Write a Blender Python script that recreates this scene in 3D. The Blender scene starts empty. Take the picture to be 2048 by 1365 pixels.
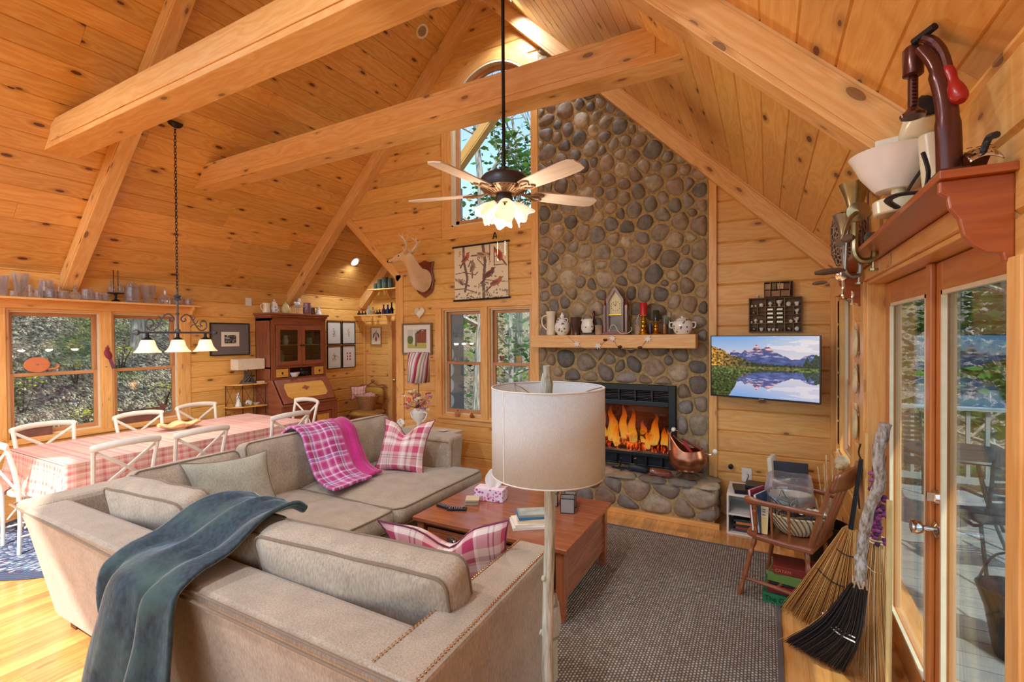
import bpy, math, random
import numpy as np
from mathutils import Vector as V, Matrix, Quaternion, noise
R = math.radians
PI = math.pi
random.seed(7)
sc = bpy.context.scene
COL = sc.collection

# ---------------------------------------------------------------- camera
FP, YAW, PIT, ROL, EYE = 943.7, .4949, -.0105, -.0061, 1.72
cy_, sy_ = math.cos(YAW), math.sin(YAW)
FWD = V((-sy_ * math.cos(PIT), cy_ * math.cos(PIT), math.sin(PIT)))
RGT = V((cy_, sy_, 0)); UP = RGT.cross(FWD)
RR = RGT * math.cos(ROL) + UP * math.sin(ROL)
UU = -RGT * math.sin(ROL) + UP * math.cos(ROL)
cam = bpy.data.cameras.new('camera'); camo = bpy.data.objects.new('camera', cam); COL.objects.link(camo)
cam.sensor_width = 36; cam.lens = FP / 2048 * 36; cam.clip_start = .05; cam.clip_end = 300
m3 = Matrix((RR, UU, -FWD)).transposed()
camo.matrix_world = Matrix.Translation((0, 0, EYE)) @ m3.to_4x4()
sc.camera = camo

# ---------------------------------------------------------------- world, sun, exposure
w = bpy.data.worlds.new('sky'); sc.world = w; w.use_nodes = True
wn = w.node_tree; wn.nodes.clear()
sky = wn.nodes.new('ShaderNodeTexSky'); sky.sky_type = 'NISHITA'; sky.sun_disc = False
sky.sun_elevation = R(38); sky.sun_rotation = R(100); sky.air_density = 1.0; sky.dust_density = 1.2; sky.ozone_density = 1.0
mixw = wn.nodes.new('ShaderNodeMixRGB'); mixw.blend_type = 'MIX'; mixw.inputs[0].default_value = .12
mixw.inputs[2].default_value = (.95, .93, .9, 1)
gain = wn.nodes.new('ShaderNodeMixRGB'); gain.blend_type = 'MULTIPLY'; gain.inputs[0].default_value = 1
gain.inputs[2].default_value = (.3, .3, .3, 1)
bg = wn.nodes.new('ShaderNodeBackground'); bg.inputs[1].default_value = 1.5
wo = wn.nodes.new('ShaderNodeOutputWorld')
wn.links.new(sky.outputs[0], gain.inputs[1]); wn.links.new(gain.outputs[0], mixw.inputs[1])
wn.links.new(mixw.outputs[0], bg.inputs[0]); wn.links.new(bg.outputs[0], wo.inputs[0])

sun = bpy.data.lights.new('sun', 'SUN'); suno = bpy.data.objects.new('sun', sun); COL.objects.link(suno)
sun.energy = 6.0; sun.angle = R(.8); sun.color = (1, .93, .82)
SUN_FROM = V((.30, -.52, .80)).normalized()
suno.rotation_euler = SUN_FROM.to_track_quat('Z', 'Y').to_euler()
suno['kind'] = 'helper'

sc.view_settings.view_transform = 'Standard'; sc.view_settings.look = 'None'
sc.view_settings.gamma = 1; sc.view_settings.use_curve_mapping = False
sc.view_settings.exposure = .4
cyc = sc.cycles
cyc.use_denoising = True; cyc.max_bounces = 7; cyc.diffuse_bounces = 4; cyc.glossy_bounces = 3
cyc.transmission_bounces = 4; cyc.transparent_max_bounces = 16; cyc.caustics_reflective = False; cyc.caustics_refractive = False
cyc.sample_clamp_indirect = 4; cyc.use_adaptive_sampling = True; cyc.adaptive_threshold = .02

# ---------------------------------------------------------------- helpers: objects and meshes
def tag(o, label=None, cat=None, group=None, kind=None):
    if label: o['label'] = label
    if cat: o['category'] = cat
    if group: o['group'] = group
    if kind: o['kind'] = kind
    return o
def empty(name, loc=(0, 0, 0), rz=0, label=None, cat=None, group=None, kind=None, parent=None):
    o = bpy.data.objects.new(name, None); COL.objects.link(o)
    o.location = loc; o.rotation_euler = (0, 0, rz); o.empty_display_size = .1
    if parent: o.parent = parent
    return tag(o, label, cat, group, kind)
def copy_tree(o, parent=None, loc=None, rz=None, label=None):
    c = o.copy(); COL.objects.link(c)
    if parent is not None: c.parent = parent
    if loc is not None: c.location = loc
    if rz is not None: c.rotation_euler = (0, 0, rz)
    if label: c['label'] = label
    for ch in list(o.children):
        k = copy_tree(ch, c); k.matrix_parent_inverse = ch.matrix_parent_inverse
    return c

def unit(v):
    v = V(v); return v / (v.length or 1)
def perp(d):
    d = unit(d); a = V((0, 0, 1)) if abs(d.z) < .9 else V((1, 0, 0))
    x = d.cross(a).normalized(); return x, x.cross(d).normalized()

class MB:
    """collects shapes, builds one mesh object; every face carries metre-scaled UVs and a colour"""
    def __init__(s, col=(1, 1, 1)):
        s.v = []; s.f = []; s.u = []; s.c = []; s.sm = []; s.col = col; s.smooth = True
    def add(s, vs, fs, uvs=None, col=None, smooth=None):
        b = len(s.v); s.v.extend([tuple(p) for p in vs]); col = col or s.col
        sm = s.smooth if smooth is None else smooth
        for k, f in enumerate(fs):
            s.f.append([b + i for i in f]); s.c.append(col); s.sm.append(sm)
            s.u.append(uvs[k] if uvs else [(0, 0)] * len(f))
    def obox(s, o, a, b, c, col=None):
        """box from corner o with edge vectors a (grain), b, c"""
        o, a, b, c = V(o), V(a), V(b), V(c)
        if a.cross(b).dot(c) < 0: b, c = c, b
        P = [o, o + a, o + a + b, o + b, o + c, o + a + c, o + a + b + c, o + b + c]
        A, B, C = a.length, b.length, c.length; k, q = random.random() * 9, random.random() * 9
        F = [(0, 3, 2, 1), (4, 5, 6, 7), (0, 1, 5, 4), (3, 7, 6, 2), (0, 4, 7, 3), (1, 2, 6, 5)]
        U = [[(q, k), (q, k + B), (q + A, k + B), (q + A, k)], [(q, k + 1), (q + A, k + 1), (q + A, k + 1 + B), (q, k + 1 + B)],
             [(q, k + 2), (q + A, k + 2), (q + A, k + 2 + C), (q, k + 2 + C)], [(q, k + 3), (q, k + 3 + C), (q + A, k + 3 + C), (q + A, k + 3)],
             [(q, k + 4), (q + C * .3, k + 4), (q + C * .3, k + 4 + B), (q, k + 4 + B)], [(q, k + 5), (q, k + 5 + B), (q + C * .3, k + 5 + B), (q + C * .3, k + 5)]]
        s.add(P, F, U, col, False)
    def bb(s, x0, x1, y0, y1, z0, z1, col=None):
        """axis box; grain along the longest side"""
        d = [x1 - x0, y1 - y0, z1 - z0]; i = max(range(3), key=lambda k: abs(d[k])); j, k = [n for n in range(3) if n != i]
        e = [V((d[0], 0, 0)), V((0, d[1], 0)), V((0, 0, d[2]))]
        s.obox((x0, y0, z0), e[i], e[j], e[k], col); return s
    def box(s, c, d, rz=0, rot=None, col=None):
        M = rot if rot is not None else Matrix.Rotation(rz, 3, 'Z'); c = V(c)
        e = [M @ V((d[0], 0, 0)), M @ V((0, d[1], 0)), M @ V((0, 0, d[2]))]
        i = max(range(3), key=lambda k: abs(d[k])); j, k = [n for n in range(3) if n != i]
        s.obox(c - (e[0] + e[1] + e[2]) / 2, e[i], e[j], e[k], col); return s
    def bar(s, p, q, wd, hg, up=(0, 0, 1), col=None, off=(0, 0)):
        """box from p to q, wd wide, hg high along up"""
        p, q = V(p), V(q); d = q - p; x = unit(d).cross(V(up)); x = unit(x) if x.length > 1e-5 else perp(d)[0]; z = unit(x.cross(unit(d)))
        s.obox(p - x * wd / 2 - z * hg / 2 + x * off[0] + z * off[1], d, x * wd, z * hg, col); return s
    def prism(s, pts, o, ax, ay, az, depth, col=None, smooth=False):
        """2d outline pts swept along az by depth; ax, ay span the outline"""
        o, ax, ay, az = V(o), V(ax), V(ay), unit(az) * depth; n = len(pts)
        if ax.cross(ay).dot(az) < 0: pts = pts[::-1]
        A = [o + ax * p[0] + ay * p[1] for p in pts]; B = [a + az for a in A]
        F = [tuple(range(n))[::-1], tuple(range(n, 2 * n))] + [(i, (i + 1) % n, n + (i + 1) % n, n + i) for i in range(n)]
        U = [[pts[i] for i in range(n)][::-1], list(pts)]; t = 0
        for i in range(n):
            l = math.dist(pts[i], pts[(i + 1) % n]); U.append([(t, 0), (t + l, 0), (t + l, depth), (t, depth)]); t += l
        s.add(A + B, F, U, col, smooth); return s
    def tube(s, path, r, n=8, closed=False, cap=True, col=None, flat=1.0, up=None):
        path = [V(p) for p in path]; m = len(path)
        rs = r if isinstance(r, (list, tuple)) else [r] * m
        T = []
        for i in range(m):
            a = path[(i - 1) % m] if closed or i > 0 else path[i]; b = path[(i + 1) % m] if closed or i < m - 1 else path[i]
            T.append(unit(b - a))
        x = perp(T[0])[0] if up is None else unit(V(up).cross(T[0])); vs = []; uv = []; L = 0
        for i in range(m):
            x = x - T[i] * x.dot(T[i]); x = unit(x) if x.length > 1e-6 else perp(T[i])[0]; y = T[i].cross(x)
            if i: L += (path[i] - path[i - 1]).length
            for k in range(n):
                a = 2 * PI * k / n; vs.append(path[i] + (x * math.cos(a) + y * math.sin(a) * flat) * rs[i]); uv.append((L, k / n * 6.283 * rs[i]))
        F = []; U = []
        for i in range(m if closed else m - 1):
            for k in range(n):
                q = [i * n + k, i * n + (k + 1) % n, ((i + 1) % m) * n + (k + 1) % n, ((i + 1) % m) * n + k]
                F.append(q); w0 = 6.283 * rs[i] / n; l0, l1 = uv[q[0]][0], uv[q[3]][0] if i < m - 1 else uv[q[0]][0] + .01
                U.append([(l0, k * w0), (l0, (k + 1) * w0), (l1, (k + 1) * w0), (l1, k * w0)])
        if cap and not closed:
            F.append(list(range(n))[::-1]); F.append(list(range((m - 1) * n, m * n)))
            U += [[(0, 0)] * n, [(0, 0)] * n]
        s.add(vs, F, U, col); return s
    def lathe(s, prof, o=(0, 0, 0), n=24, M=None, col=None, arc=2 * PI, sq=1.0, cap=True):
        """prof: (r, z) pairs; turned about z"""
        o = V(o); M = M or Matrix.Identity(3); vs = []; m = len(prof); full = abs(arc - 2 * PI) < 1e-6; nn = n if full else n + 1
        for r, z in prof:
            for k in range(nn):
                a = arc * k / n; vs.append(o + M @ V((r * math.cos(a), r * math.sin(a) * sq, z)))
        F = []; U = []; L = 0
        for i in range(m - 1):
            dl = math.dist(prof[i], prof[i + 1])
            for k in range(n):
                k2 = (k + 1) % nn
                F.append((i * nn + k, i * nn + k2, (i + 1) * nn + k2, (i + 1) * nn + k))
                U.append([(k / n, L), ((k + 1) / n, L), ((k + 1) / n, L + dl), (k / n, L + dl)])
            L += dl
        if cap and full and prof[0][0] > 1e-5: F.append(tuple(range(n))[::-1]); U.append([(0, 0)] * n)
        if cap and full and prof[-1][0] > 1e-5: F.append(tuple(range((m - 1) * n, m * n))); U.append([(0, 0)] * n)
        s.add(vs, F, U, col); return s
    def sph(s, c, r, n=14, m=9, rot=None, col=None, disp=None):
        c = V(c); r = (r, r, r) if not isinstance(r, (tuple, list)) else r; rot = rot or Matrix.Identity(3); vs = []
        for i in range(m + 1):
            t = PI * i / m
            for k in range(n):
                a = 2 * PI * k / n; d = V((math.sin(t) * math.cos(a), math.sin(t) * math.sin(a), math.cos(t)))
                f = 1 + (disp(d) if disp else 0)
                vs.append(c + rot @ V((d.x * r[0] * f, d.y * r[1] * f, d.z * r[2] * f)))
        F = [(i * n + k, (i + 1) * n + k, (i + 1) * n + (k + 1) % n, i * n + (k + 1) % n) for i in range(m) for k in range(n)]
        U = [[(k / n, 1 - i / m), (k / n, 1 - (i + 1) / m), ((k + 1) / n, 1 - (i + 1) / m), ((k + 1) / n, 1 - i / m)] for i in range(m) for k in range(n)]
        s.add(vs, F, U, col); return s
    def grid(s, nu, nv, fn, us=1, vs_=1, col=None, flip=False, thick=0):
        P = [V(fn(i / nu, j / nv)) for j in range(nv + 1) for i in range(nu + 1)]
        F = []; U = []; w = nu + 1
        for j in range(nv):
            for i in range(nu):
                q = [j * w + i, j * w + i + 1, (j + 1) * w + i + 1, (j + 1) * w + i]; t = [(i, j), (i + 1, j), (i + 1, j + 1), (i, j + 1)]
                if flip: q = q[::-1]; t = t[::-1]
                F.append(q); U.append([(a / nu * us, b / nv * vs_) for a, b in t])
        s.add(P, F, U, col); return s
    def build(s, name, m, parent=None, loc=None, rz=None, bevel=0, label=None, cat=None, group=None, kind=None, sharp=38, solid=0):
        me = bpy.data.meshes.new(name); me.from_pydata(s.v, [], s.f)
        uvl = me.uv_layers.new(name='UVMap'); arr = np.array([c for f in s.u for c in f], dtype=np.float32).ravel()
        uvl.data.foreach_set('uv', arr)
        ca = me.color_attributes.new('Col', 'FLOAT_COLOR', 'CORNER')
        ca.data.foreach_set('color', np.array([tuple(c) + (1,) for c, f in zip(s.c, s.f) for _ in f], dtype=np.float32).ravel())
        me.polygons.foreach_set('use_smooth', np.array(s.sm, dtype=bool))
        if any(s.sm): me.set_sharp_from_angle(angle=R(sharp))
        if m is not None: me.materials.append(m)
        me.update(); me.validate()
        o = bpy.data.objects.new(name, me); COL.objects.link(o)
        if parent: o.parent = parent
        if loc is not None: o.location = loc
        if rz is not None: o.rotation_euler = (0, 0, rz)
        if solid:
            md = o.modifiers.new('t', 'SOLIDIFY'); md.thickness = solid; md.offset = 0
        if bevel:
            md = o.modifiers.new('b', 'BEVEL'); md.width = bevel; md.segments = 2; md.limit_method = 'ANGLE'; md.angle_limit = R(40)
        return tag(o, label, cat, group, kind)

def bez(p, n=10):
    """smooth curve through points (Catmull-Rom)"""
    p = [V(q) for q in p]; out = []
    for i in range(len(p) - 1):
        a = p[max(i - 1, 0)]; b = p[i]; c = p[i + 1]; d = p[min(i + 2, len(p) - 1)]
        for k in range(n):
            t = k / n
            out.append(.5 * ((2 * b) + (c - a) * t + (2 * a - 5 * b + 4 * c - d) * t * t + (3 * b - a - 3 * c + d) * t ** 3))
    out.append(p[-1]); return out
def nz(x, y, z=0): return noise.noise(V((x, y, z)))

# ---------------------------------------------------------------- helpers: materials
def srgb(r, g, b):
    f = lambda c: (c / 255 / 12.92) if c / 255 < .04045 else ((c / 255 + .055) / 1.055) ** 2.4
    return (f(r), f(g), f(b), 1)
class NT:
    def __init__(s, name):
        s.m = bpy.data.materials.new(name); s.m.use_nodes = True; s.t = s.m.node_tree; s.t.nodes.clear()
        s.out = s.n('OutputMaterial')
    def n(s, typ, ins=None, **kw):
        nd = s.t.nodes.new('ShaderNode' + typ)
        for k, v in kw.items(): setattr(nd, k, v)
        for k, v in (ins or {}).items():
            if isinstance(v, bpy.types.NodeSocket): s.t.links.new(v, nd.inputs[k])
            else: nd.inputs[k].default_value = v
        return nd
    def mix(s, f, a, b, mode='MIX'):
        nd = s.n('MixRGB', {0: f, 1: a, 2: b}, blend_type=mode); return nd.outputs[0]
    def math(s, op, a, b=0.0, c=0.0, clamp=False):
        nd = s.n('Math', {0: a, 1: b, 2: c}, operation=op, use_clamp=clamp); return nd.outputs[0]
    def ramp(s, f, *st, interp='LINEAR'):
        nd = s.n('ValToRGB', {0: f}); cr = nd.color_ramp; cr.interpolation = interp
        while len(cr.elements) < len(st): cr.elements.new(.5)
        for e, (p, c) in zip(cr.elements, st): e.position = p; e.color = c if len(c) == 4 else tuple(c) + (1,)
        return nd.outputs[0]
    def map(s, vec, scale=(1, 1, 1), loc=(0, 0, 0), rot=(0, 0, 0)):
        return s.n('Mapping', {0: vec, 'Scale': scale, 'Location': loc, 'Rotation': rot}).outputs[0]
    def uv(s): return s.n('UVMap').outputs[0]
    def obj(s): return s.n('TexCoord').outputs['Object']
    def col(s): return s.n('VertexColor', layer_name='Col').outputs[0]
    def noise(s, vec, scale, detail=3, rough=.5, dist=0): return s.n('TexNoise', {0: vec, 'Scale': scale, 'Detail': detail, 'Roughness': rough, 'Distortion': dist})
    def bump(s, h, strength=.3, dist=.01): return s.n('Bump', {'Height': h, 'Strength': strength, 'Distance': dist}).outputs[0]
    def pbr(s, color, rough=.5, metal=0, normal=None, **kw):
        ins = {'Base Color': color, 'Roughness': rough, 'Metallic': metal}
        if normal is not None: ins['Normal'] = normal
        ins.update(kw); p = s.n('BsdfPrincipled', ins); s.t.links.new(p.outputs[0], s.out.inputs[0]); return s.m
def plain(name, rgb, rough=.5, metal=0, vary=.06, **kw):
    n = NT(name); c = srgb(*rgb); f = n.noise(n.obj(), 14, 3).outputs[0]
    k = n.ramp(f, (.3, (1 - vary,) * 3), (.7, (1 + vary,) * 3))
    return n.pbr(n.mix(1, c, k, 'MULTIPLY'), rough, metal, **kw)
def vcol(name, rough=.5, metal=0, **kw):
    n = NT(name); f = n.noise(n.obj(), 30, 3).outputs[0]; k = n.ramp(f, (.3, (.94,) * 3), (.7, (1.04,) * 3))
    return n.pbr(n.mix(1, n.col(), k, 'MULTIPLY'), rough, metal, **kw)
def wood(name, ca, cb, cd, knots=1.0, rough=.38, knotc=(60, 26, 10), gs=1.0, coat=.15):
    """planed wood: metre UVs, grain along u; vertex colour shifts each board"""
    n = NT(name); uv = n.uv()
    w1 = n.noise(n.map(uv, (.9 * gs, 7 * gs, 1)), 1.6, 4, .55).outputs[0]
    kn = n.n('TexVoronoi', {0: n.map(uv, (2.1, 5.2, 1)), 'Scale': 1.0, 'Randomness': 1.0}, voronoi_dimensions='2D')
    gate = n.math('GREATER_THAN', n.n('SeparateColor', {0: kn.outputs['Color']}).outputs[0], .42)
    kd = kn.outputs['Distance']
    warp = n.math('MULTIPLY', n.math('SUBTRACT', 1.0, n.math('MULTIPLY', kd, 2.6), clamp=True), .05 * knots)
    vv = n.n('SeparateXYZ', {0: uv})
    band = n.math('ADD', n.math('MULTIPLY', vv.outputs[1], 26 * gs), n.math('ADD', n.math('MULTIPLY', w1, 9), n.math('MULTIPLY', warp, 60)))
    ring = n.math('PINGPONG', band, 1.0)
    fine = n.noise(n.map(uv, (6 * gs, 160 * gs, 1)), 1, 2).outputs[0]
    base = n.mix(ring, srgb(*ca), srgb(*cb))
    base = n.mix(n.math('MULTIPLY', w1, .45), base, srgb(*cd))
    base = n.mix(.1, base, n.ramp(fine, (.35, (.35, .3, .25)), (.65, (1.1, 1.1, 1.1))), 'MULTIPLY')
    if knots:
        e = n.math('ADD', .034, n.math('MULTIPLY', n.n('SeparateColor', {0: kn.outputs['Color']}).outputs[1], .05))
        k1 = n.math('MULTIPLY', gate, n.math('LESS_THAN', kd, e))
        halo = n.math('MULTIPLY', gate, n.math('SUBTRACT', 1.0, n.math('MULTIPLY', n.math('SUBTRACT', kd, e), 9.0), clamp=True))
        halo = n.math('MULTIPLY', halo, .5 * knots, clamp=True)
        base = n.mix(halo, base, srgb(*[int(c * .62) for c in cd]))
        rk = n.math('PINGPONG', n.math('MULTIPLY', kd, 60), 1.0)
        base = n.mix(n.math('MULTIPLY', k1, .9 * min(1, knots)), base, n.mix(rk, srgb(*knotc), srgb(*[min(255, int(c * 1.7)) for c in knotc])))
    base = n.mix(1, base, n.col(), 'MULTIPLY')
    nb = n.bump(n.math('ADD', n.math('MULTIPLY', fine, .3), w1), .12, .003)
    return n.pbr(base, rough, 0, nb, **({'Coat Weight': coat, 'Coat Roughness': .25} if coat else {}))
def fabric(name, rgb, scale=900, rough=.9, vary=.12, sheen=.25, crease=0, stripe=None):
    n = NT(name); o = n.obj(); c = srgb(*rgb)
    a = n.noise(n.map(o, (1, 1, .25)), scale * .25, 2).outputs[0]; b = n.noise(o, 9, 4).outputs[0]
    k = n.ramp(a, (.3, (1 - vary * 1.6,) * 3), (.7, (1 + vary * 1.4,) * 3)); k2 = n.ramp(b, (.3, (1 - vary,) * 3), (.75, (1 + vary * .7,) * 3))
    cc = n.mix(1, n.mix(1, c, k, 'MULTIPLY'), k2, 'MULTIPLY')
    h = n.math('ADD', n.math('MULTIPLY', a, .35), n.math('MULTIPLY', n.noise(o, 7, 4, .6).outputs[0], crease))
    return n.pbr(cc, rough, 0, n.bump(h, .35, .006), **{'Sheen Weight': sheen, 'Sheen Roughness': .4})
def plaid(name, base, bands, size=.3, weave=260, rough=.85):
    """bands: list of (start, end, rgb, alpha) in 0..1 of one repeat; used along both directions"""
    n = NT(name); uv = n.n('SeparateXYZ', {0: n.uv()}); col = srgb(*base); cols = []
    for ax in (0, 1):
        t = n.math('FRACT', n.math('DIVIDE', uv.outputs[ax], size)); c = col
        for s_, e, rgb, al in bands[ax] if isinstance(bands, dict) else bands:
            m = n.math('MULTIPLY', n.math('GREATER_THAN', t, s_), n.math('LESS_THAN', t, e)); c = n.mix(n.math('MULTIPLY', m, al), c, srgb(*rgb))
        cols.append(c)
    u2 = n.math('FRACT', n.math('MULTIPLY', n.math('ADD', uv.outputs[0], uv.outputs[1]), weave))
    f = n.math('ADD', .32, n.math('MULTIPLY', n.math('GREATER_THAN', u2, .5), .36))
    cc = n.mix(f, cols[0], cols[1]); g = n.noise(n.uv(), 400, 2).outputs[0]
    return n.pbr(cc, rough, 0, n.bump(g, .2, .004), **{'Sheen Weight': .2})
def emit(name, rgb, strength, base=None, rough=.5):
    n = NT(name)
    return n.pbr(srgb(*(base or rgb)), rough, 0, **{'Emission Color': srgb(*rgb), 'Emission Strength': strength})
def glass(name, tint=(235, 245, 245), refl=.08, clear=.93, body=0.0, bodyc=(230, 235, 240)):
    n = NT(name)
    tr = n.n('BsdfTransparent', {0: tuple(c * clear for c in srgb(*tint)[:3]) + (1,)}); gl = n.n('BsdfGlossy', {0: (1, 1, 1, 1), 'Roughness': .03})
    fr = n.n('Fresnel', {0: 1.45}); f = n.math('MULTIPLY_ADD', fr.outputs[0], .42, refl * .3, clamp=True)
    mx = n.n('MixShader', {0: f, 1: tr.outputs[0], 2: gl.outputs[0]}); o = mx.outputs[0]
    if body:
        d = n.n('BsdfDiffuse', {0: srgb(*bodyc)}); tl = n.n('BsdfTranslucent', {0: srgb(*bodyc)}); dd = n.n('MixShader', {0: .5, 1: d.outputs[0], 2: tl.outputs[0]})
        lw = n.n('LayerWeight', {0: .35}); fb = n.math('MULTIPLY_ADD', lw.outputs[1], .5, body * .5, clamp=True)
        o = n.n('MixShader', {0: fb, 1: o, 2: dd.outputs[0]}).outputs[0]
    n.t.links.new(o, n.out.inputs[0]); return n.m
M = {}
M['pine'] = wood('pine', (234, 188, 112), (220, 162, 84), (202, 134, 56), 1.0)
M['pinewall'] = wood('pine_wall', (238, 190, 114), (226, 168, 90), (208, 140, 62), .8, rough=.42)
M['beam'] = wood('beam_pine', (240, 198, 136), (228, 174, 106), (208, 144, 70), .7, rough=.45)
M['trimw'] = wood('trim_pine', (240, 192, 122), (228, 168, 94), (212, 144, 70), .35)
M['sash'] = wood('sash_wood', (214, 156, 104), (200, 138, 86), (180, 114, 68), .15, rough=.35)
M['doorw'] = wood('door_fir', (206, 134, 72), (188, 112, 54), (164, 92, 42), .1, rough=.32)
M['floorw'] = wood('floor_oak', (226, 172, 104), (210, 146, 78), (188, 120, 58), .25, rough=.16, coat=.5)
M['pane'] = glass('window_glass')
M['white'] = plain('white_paint', (226, 222, 214), .45)
M['cream'] = plain('cream_paint', (222, 208, 178), .45)
M['dark'] = plain('dark_gap', (24, 20, 18), .7)
M['ironb'] = plain('black_iron', (38, 40, 44), .45, .6)
M['steel'] = plain('brushed_steel', (178, 172, 162), .25, .95)
M['brass'] = plain('brass', (198, 152, 52), .25, .95)
M['chromew'] = plain('chrome', (200, 198, 196), .12, 1)
# ================================================================ the room
XL, XR, YN, YA, YB, XC = -6.57, .53, 4.95, 6.42, -1.6, -3.02
KR_, KL_ = 2.95, 8.99          # z + x = KR_ on one roof slope, z - x = KL_ on the other
S2 = math.sqrt(.5)
def tint(a=.12): k = 1 + random.uniform(-a, a * .7); return (k, k * (1 + random.uniform(-.035, .03)), k * (1 + random.uniform(-.07, .06)))
def plank(mb, o, du, dv, n, L, W, g=.007, gw=.006, a=.12):
    """one board: face raised g above the base plane with chamfered long edges"""
    o, du, dv, n = V(o), V(du), V(dv), V(n); q, k = random.random() * 40, random.random() * 40; c = tint(a)
    P = [o, o + du * L, o + dv * gw + n * g, o + du * L + dv * gw + n * g, o + dv * (W - gw) + n * g, o + du * L + dv * (W - gw) + n * g, o + dv * W, o + du * L + dv * W]
    F = [(0, 1, 3, 2), (2, 3, 5, 4), (4, 5, 7, 6), (0, 2, 4, 6), (1, 7, 5, 3)]
    if du.cross(dv).dot(n) < 0: F = [f[::-1] for f in F]
    uvp = [(q, k), (q + L, k), (q, k + gw), (q + L, k + gw), (q, k + W - gw), (q + L, k + W - gw), (q, k + W), (q + L, k + W)]
    mb.add(P, F, [[uvp[i] for i in f] for f in F], c, False)
def run(mb, o, du, dv, n, L, W, lo=1.6, hi=4.2, **k):
    t = 0
    while t < L - 1e-4:
        l = random.uniform(lo, hi)
        if L - t - l < .5: l = L - t
        plank(mb, V(o) + V(du) * t, du, dv, n, min(l, L - t) - .0015, W, **k); t += l

# ceiling: tongue-and-groove boards along y on both slopes
mb = MB(); PW = .125 * math.sqrt(2)
for side in (1, -1):
    dv = V((side * S2, 0, -S2)); nrm = V((-side * S2, 0, -S2)); ridge = V((XC, 0, KR_ - XC))
    n_ = int(3.75 * math.sqrt(2) / PW) + 1
    for i in range(n_):
        o = ridge + dv * (PW * i); far = YA + .1 if side < 0 and o.x < -4.6 else YN + .16
        run(mb, o + V((0, YB, 0)), (0, 1, 0), dv, nrm, far - YB, PW)
    mb.obox(ridge + V((0, YB - .1, 0)) - nrm * .001, V((0, YN + .26 - YB, 0)), dv * (n_ * PW + .1), -nrm * .12)
    if side < 0: mb.obox(ridge + dv * (1.58 * math.sqrt(2)) + V((0, YN, 0)) - nrm * .001, V((0, YA - YN + .2, 0)), dv * (2.05 * math.sqrt(2)), -nrm * .12)
mb.build('ceiling', M['pine'], kind='structure')

# floor
mb = MB(); x = XL - .1
while x < XR + .2:
    y = YB - random.random()
    while y < YA + .1:
        l = random.uniform(.5, 2.0); plank(mb, (x, y, -.0015), (0, 1, 0), (1, 0, 0), (0, 0, 1), l - .0008, .098, g=.0015, gw=.0012, a=.26); y += l
    x += .098
mb.bb(XL - .2, XR + .3, YB, YA + .2, -.06, -.0014)
mb.build('floor', M['floorw'], kind='structure')

def wall(name, o, du, n, L, rows, holes, lim=None, W=.2, mat='pinewall', thick=.15):
    """horizontal boards from o along du; holes: (u0,u1,z0,z1) or callables giving (u0,u1) at a height; lim(z) -> (u0,u1)"""
    mb = MB(); du, n = V(du), V(n); z = 0
    def spans(za, zb):
        zm = (za + zb) / 2; s = [(0, L) if lim is None else lim(zm)]
        for h in holes:
            iv = h(zm) if callable(h) else ((h[0], h[1]) if h[2] < zm < h[3] else None)
            if iv: s = [t for a, b in s for t in ((a, min(b, iv[0])), (max(a, iv[1]), b)) if t[1] - t[0] > .004]
        return s
    for i in range(rows):
        za, zb = i * W, (i + 1) * W
        cuts = sorted({za, zb} | {c for h in holes if not callable(h) for c in h[2:] if za < c < zb})
        if any(callable(h) and (h(za) or h(zb)) for h in holes) or lim: cuts = sorted(set(cuts) | set(np.linspace(za, zb, 9)[1:-1]))
        if len(cuts) == 2 :
            for a, b in spans(za, zb): run(mb, V(o) + du * a + V((0, 0, za)), du, (0, 0, 1), n, b - a, W, g=.012, gw=.012)
            for a, b in spans(za, zb): mb.obox(V(o) + du * a + V((0, 0, za)) - n * .001, du * (b - a), (0, 0, W), -n * thick)
        else:   # a board cut by an opening: strips share the board's grain and tone
            q, k, c = random.random() * 40, random.random() * 40, tint()
            prof = [(za, 0), (za + .012, .012), (zb - .012, .012), (zb, 0)]
            cs = sorted(set(list(cuts) + [za + .012, zb - .012])); h = lambda z: float(np.interp(z, [p[0] for p in prof], [p[1] for p in prof]))
            for a_, b_ in zip(cs[:-1], cs[1:]):
                for u0, u1 in spans(a_, b_):
                    P = [V(o) + du * u0 + V((0, 0, a_)) + n * h(a_), V(o) + du * u1 + V((0, 0, a_)) + n * h(a_), V(o) + du * u1 + V((0, 0, b_)) + n * h(b_), V(o) + du * u0 + V((0, 0, b_)) + n * h(b_)]
                    f = (0, 1, 2, 3) if du.cross(V((0, 0, 1))).dot(n) > 0 else (3, 2, 1, 0); uv = [(q + u0, k + a_ - za), (q + u1, k + a_ - za), (q + u1, k + b_ - za), (q + u0, k + b_ - za)]
                    mb.add(P, [f], [[uv[i] for i in f]], c, False)
                    mb.obox(V(o) + du * u0 + V((0, 0, a_)) - n * .001, du * (u1 - u0), (0, 0, b_ - a_), -n * thick, c)
    return mb.build(name, M[mat], kind='structure')

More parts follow.
